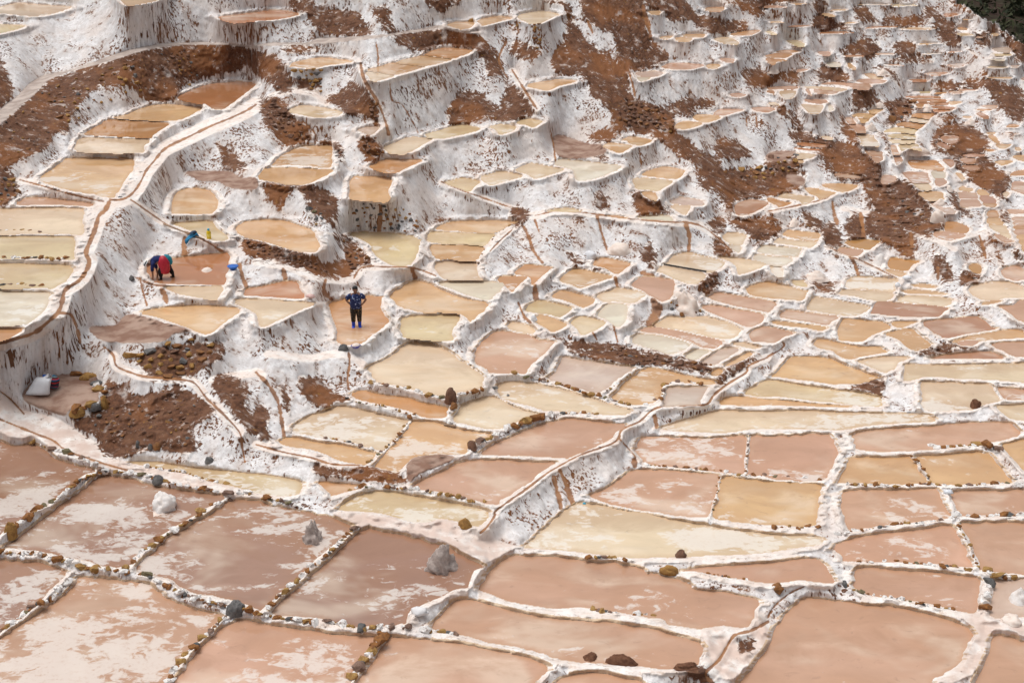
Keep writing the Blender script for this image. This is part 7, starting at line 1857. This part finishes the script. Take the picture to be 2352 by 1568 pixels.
J = {'pelvis': (.12, .03, .70, .15), 'waist': (-.03, .02, .80, .135), 'chest': (-.25, 0, .78, .14), 'neckb': (-.40, -.01, .72, .06), 'neck': (-.45, -.015, .68, .05), 'jaw': (-.505, -.03, .60, .07), 'head': (-.55, -.02, .635, .085), 'crown': (-.60, -.015, .655, .07),
     'hl': (.10, -.10, .64, .105), 'kl': (-.06, -.14, .38, .07), 'al': (-.05, -.14, .08, .042), 'tl': (-.15, -.16, .04, .036),
     'hr': (.16, .12, .64, .105), 'kr': (.24, .16, .38, .07), 'ar': (.36, .17, .10, .042), 'tr': (.26, .16, .05, .036),
     'sl': (-.32, -.15, .70, .06), 'el': (-.36, -.18, .42, .045), 'wl': (-.36, -.17, .16, .034), 'sr': (-.30, .15, .70, .06), 'er': (-.28, .16, .42, .045), 'wr': (-.24, .12, .18, .034)}
E = [('pelvis', 'waist'), ('waist', 'chest'), ('chest', 'neckb'), ('neckb', 'neck'), ('neck', 'jaw'), ('jaw', 'head'), ('head', 'crown'), ('pelvis', 'hl'), ('hl', 'kl'), ('kl', 'al'), ('al', 'tl'), ('pelvis', 'hr'), ('hr', 'kr'), ('kr', 'ar'), ('ar', 'tr'),
     ('chest', 'sl'), ('sl', 'el'), ('el', 'wl'), ('chest', 'sr'), ('sr', 'er'), ('er', 'wr')]
hand(J, E, 'wl', -1, (-.2, 0, -1), (1, 0, 0)); hand(J, E, 'wr', 1, (-.2, 0, -1), (1, 0, 0))
link('body', skin_mesh('body', J, E, M_SKIN, 2, 'pelvis'), bp)
link('jacket', lofts('jacket', [[((.16, .03, .72), .16, .15), ((.04, .025, .80), .175, .16), ((-.10, .02, .83), .175, .155), ((-.24, .0, .80), .19, .165), ((-.34, -.005, .75), .165, .14), ((-.42, -.01, .71), .085, .075)],
    [((-.27, -.09, .77), .11, .12), ((-.325, -.16, .66), .082, .082), ((-.345, -.18, .54), .072, .072), ((-.36, -.185, .42), .064, .064)], [((-.26, .09, .77), .11, .12), ((-.30, .155, .66), .08, .08), ((-.29, .165, .54), .07, .07), ((-.28, .165, .42), .062, .062)]], M_JACK, fold=.07), bp)
link('trousers', lofts('trousers', [[((.12, .03, .76), .17, .17), ((.13, .02, .64), .18, .18), ((.12, .02, .54), .16, .16)], [((.09, -.10, .64), .12, .12), ((-.0, -.13, .50), .11, .11), ((-.06, -.14, .38), .10, .10), ((-.05, -.14, .20), .08, .08)],
    [((.16, .12, .64), .12, .12), ((.22, .15, .48), .11, .11), ((.25, .16, .38), .10, .10), ((.34, .17, .20), .078, .078)]], M_DARKT, seed=3), bp)
link('apron', lofts('apron', [[((.04, -.01, .985), .05, .05), ((.05, -.03, .95), .12, .12), ((.07, -.04, .86), .19, .19), ((.09, -.05, .72), .225, .215), ((.10, -.06, .56), .225, .21), ((.10, -.07, .42), .205, .20), ((.09, -.08, .30), .18, .185)]], M_RED, 22, .07), bp)
link('back_cloth', lofts('back_cloth', [[((.10, .06, .97), .06, .06), ((.20, .05, .93), .11, .10), ((.29, .04, .83), .12, .11), ((.34, .03, .70), .09, .10), ((.345, .02, .62), .05, .06)]], M_TEAL, 16, .08), bp)
for leg, foot in ((((-.05, -.14, .24), (-.05, -.14, .12), (-.05, -.14, .02)), ((.0, -.14, .05), (-.08, -.15, .05), (-.17, -.16, .035))), (((.335, .17, .24), (.355, .17, .13), (.36, .17, .03)), ((.41, .17, .06), (.33, .165, .06), (.24, .16, .045)))):
    link('boot', lofts('boot', [[(leg[0], .066, .066), (leg[1], .056, .058), (leg[2], .052, .056)], [(foot[0], .04, .035), (foot[1], .052, .048), (foot[2], .03, .024)]], M_BLK, 14, .0), bp)
hat = link('hat', bpy.data.meshes.new('hat'), bp)
hp_ = lathe('hat_tmp', [(.0, .135), (.085, .13), (.105, .10), (.112, .02), (.19, .0), (.195, -.012), (.11, -.005), (.09, .0)], M_HATW, None, 24)
hat.data = hp_.data; bpy.data.objects.remove(hp_); hat.data.name = 'hat'
hat.location = (-.60, -.015, .655); hat.rotation_euler = (0, math.radians(-62), 0)
bd = lathe('hat_band', [(.113, .022), (.1155, .03), (.1125, .065), (.110, .066)], M_BLK, hat, 24)
face(bp, (-.545, -.02, .625), (-.55, 0, -.83), (-.83, 0, .55), .085)

# ------------------------------------------------------------------ the dark bushy hill beyond the ridge
hu = np.arange(820, 1180, 4.0); hv = np.arange(-120, 150, 4.0)
HU, HV = np.meshgrid(hu, hv); hx, hy, hz = ray(HU, HV)
tt = 300 + (60 - HV) * 1.6 + (HU - 950) * .25
wx, wy, wz = hx * tt, hy * tt, hz * tt
tt = tt + 16 * (vnoise(wx / 14, wz / 14, wy / 14, 5) - .5) + 6 * (vnoise(wx / 5, wz / 5, wy / 5, 6) - .5)
VH = np.stack([hx * tt, hy * tt, CAM_Z + hz * tt], -1)
mH, nH, lH, bH = mat('bushy_hill_soil'); b = NB(mH); p = b.pos()
hc = b.mix(b.ramp(b.noise(p, .12, 5, .65), .4, .6), (.045, .028, .022), (.03, .032, .018)); hc = b.mix(b.math('MULTIPLY', b.ramp(b.noise(p, .5, 4), .5, .7), .6), hc, (.075, .05, .04))
b.link(hc, bH.inputs['Base Color']); bH.inputs['Roughness'].default_value = 1; bH.inputs['Specular IOR Level'].default_value = .1
nr_, nc_ = HU.shape; ids = np.arange(nr_ * nc_).reshape(nr_, nc_)
fq = np.stack([ids[1:, :-1], ids[1:, 1:], ids[:-1, 1:], ids[:-1, :-1]], -1).reshape(-1, 4)
o = link('far_hill', raw_mesh('far_hill', VH.reshape(-1, 3), fq, mH)); o['kind'] = 'structure'
# undergrowth: thousands of leaf sized faces in loose clumps, nobody could count it
mL, nL, lL, bL = mat('hill_leaves'); b = NB(mL); oi = b.pos()
b.link(b.mix(b.ramp(b.noise(oi, .35, 3), .35, .65), (.018, .026, .010), (.062, .066, .026)), bL.inputs['Base Color']); bL.inputs['Roughness'].default_value = .9
nb = 900; rs = np.random.RandomState(4); VV = []
for _ in range(nb):
    i, j = rs.randint(0, nc_), rs.randint(0, nr_); c = VH[j, i]; R_ = rs.uniform(1.0, 4.2)
    n_ = 40; d = rs.normal(size=(n_, 3)); d /= np.linalg.norm(d, axis=1)[:, None]; ctr = c + d * R_ * rs.uniform(.3, 1, (n_, 1)) * np.array([1, 1, .8]) + np.array([0, -.6, R_ * .4])
    a1 = rs.normal(size=(n_, 3)) * .28 * R_ ** .5; a2 = rs.normal(size=(n_, 3)) * .28 * R_ ** .5
    VV.append(np.stack([ctr - a1, ctr + a2, ctr + a1], 1).reshape(-1, 3))
VV = np.vstack(VV); o = link('undergrowth', raw_mesh('undergrowth', VV, np.arange(len(VV)).reshape(-1, 3), mL, None, False)); o['kind'] = 'stuff'; o['label'] = 'dark green scrub covering the far hill'
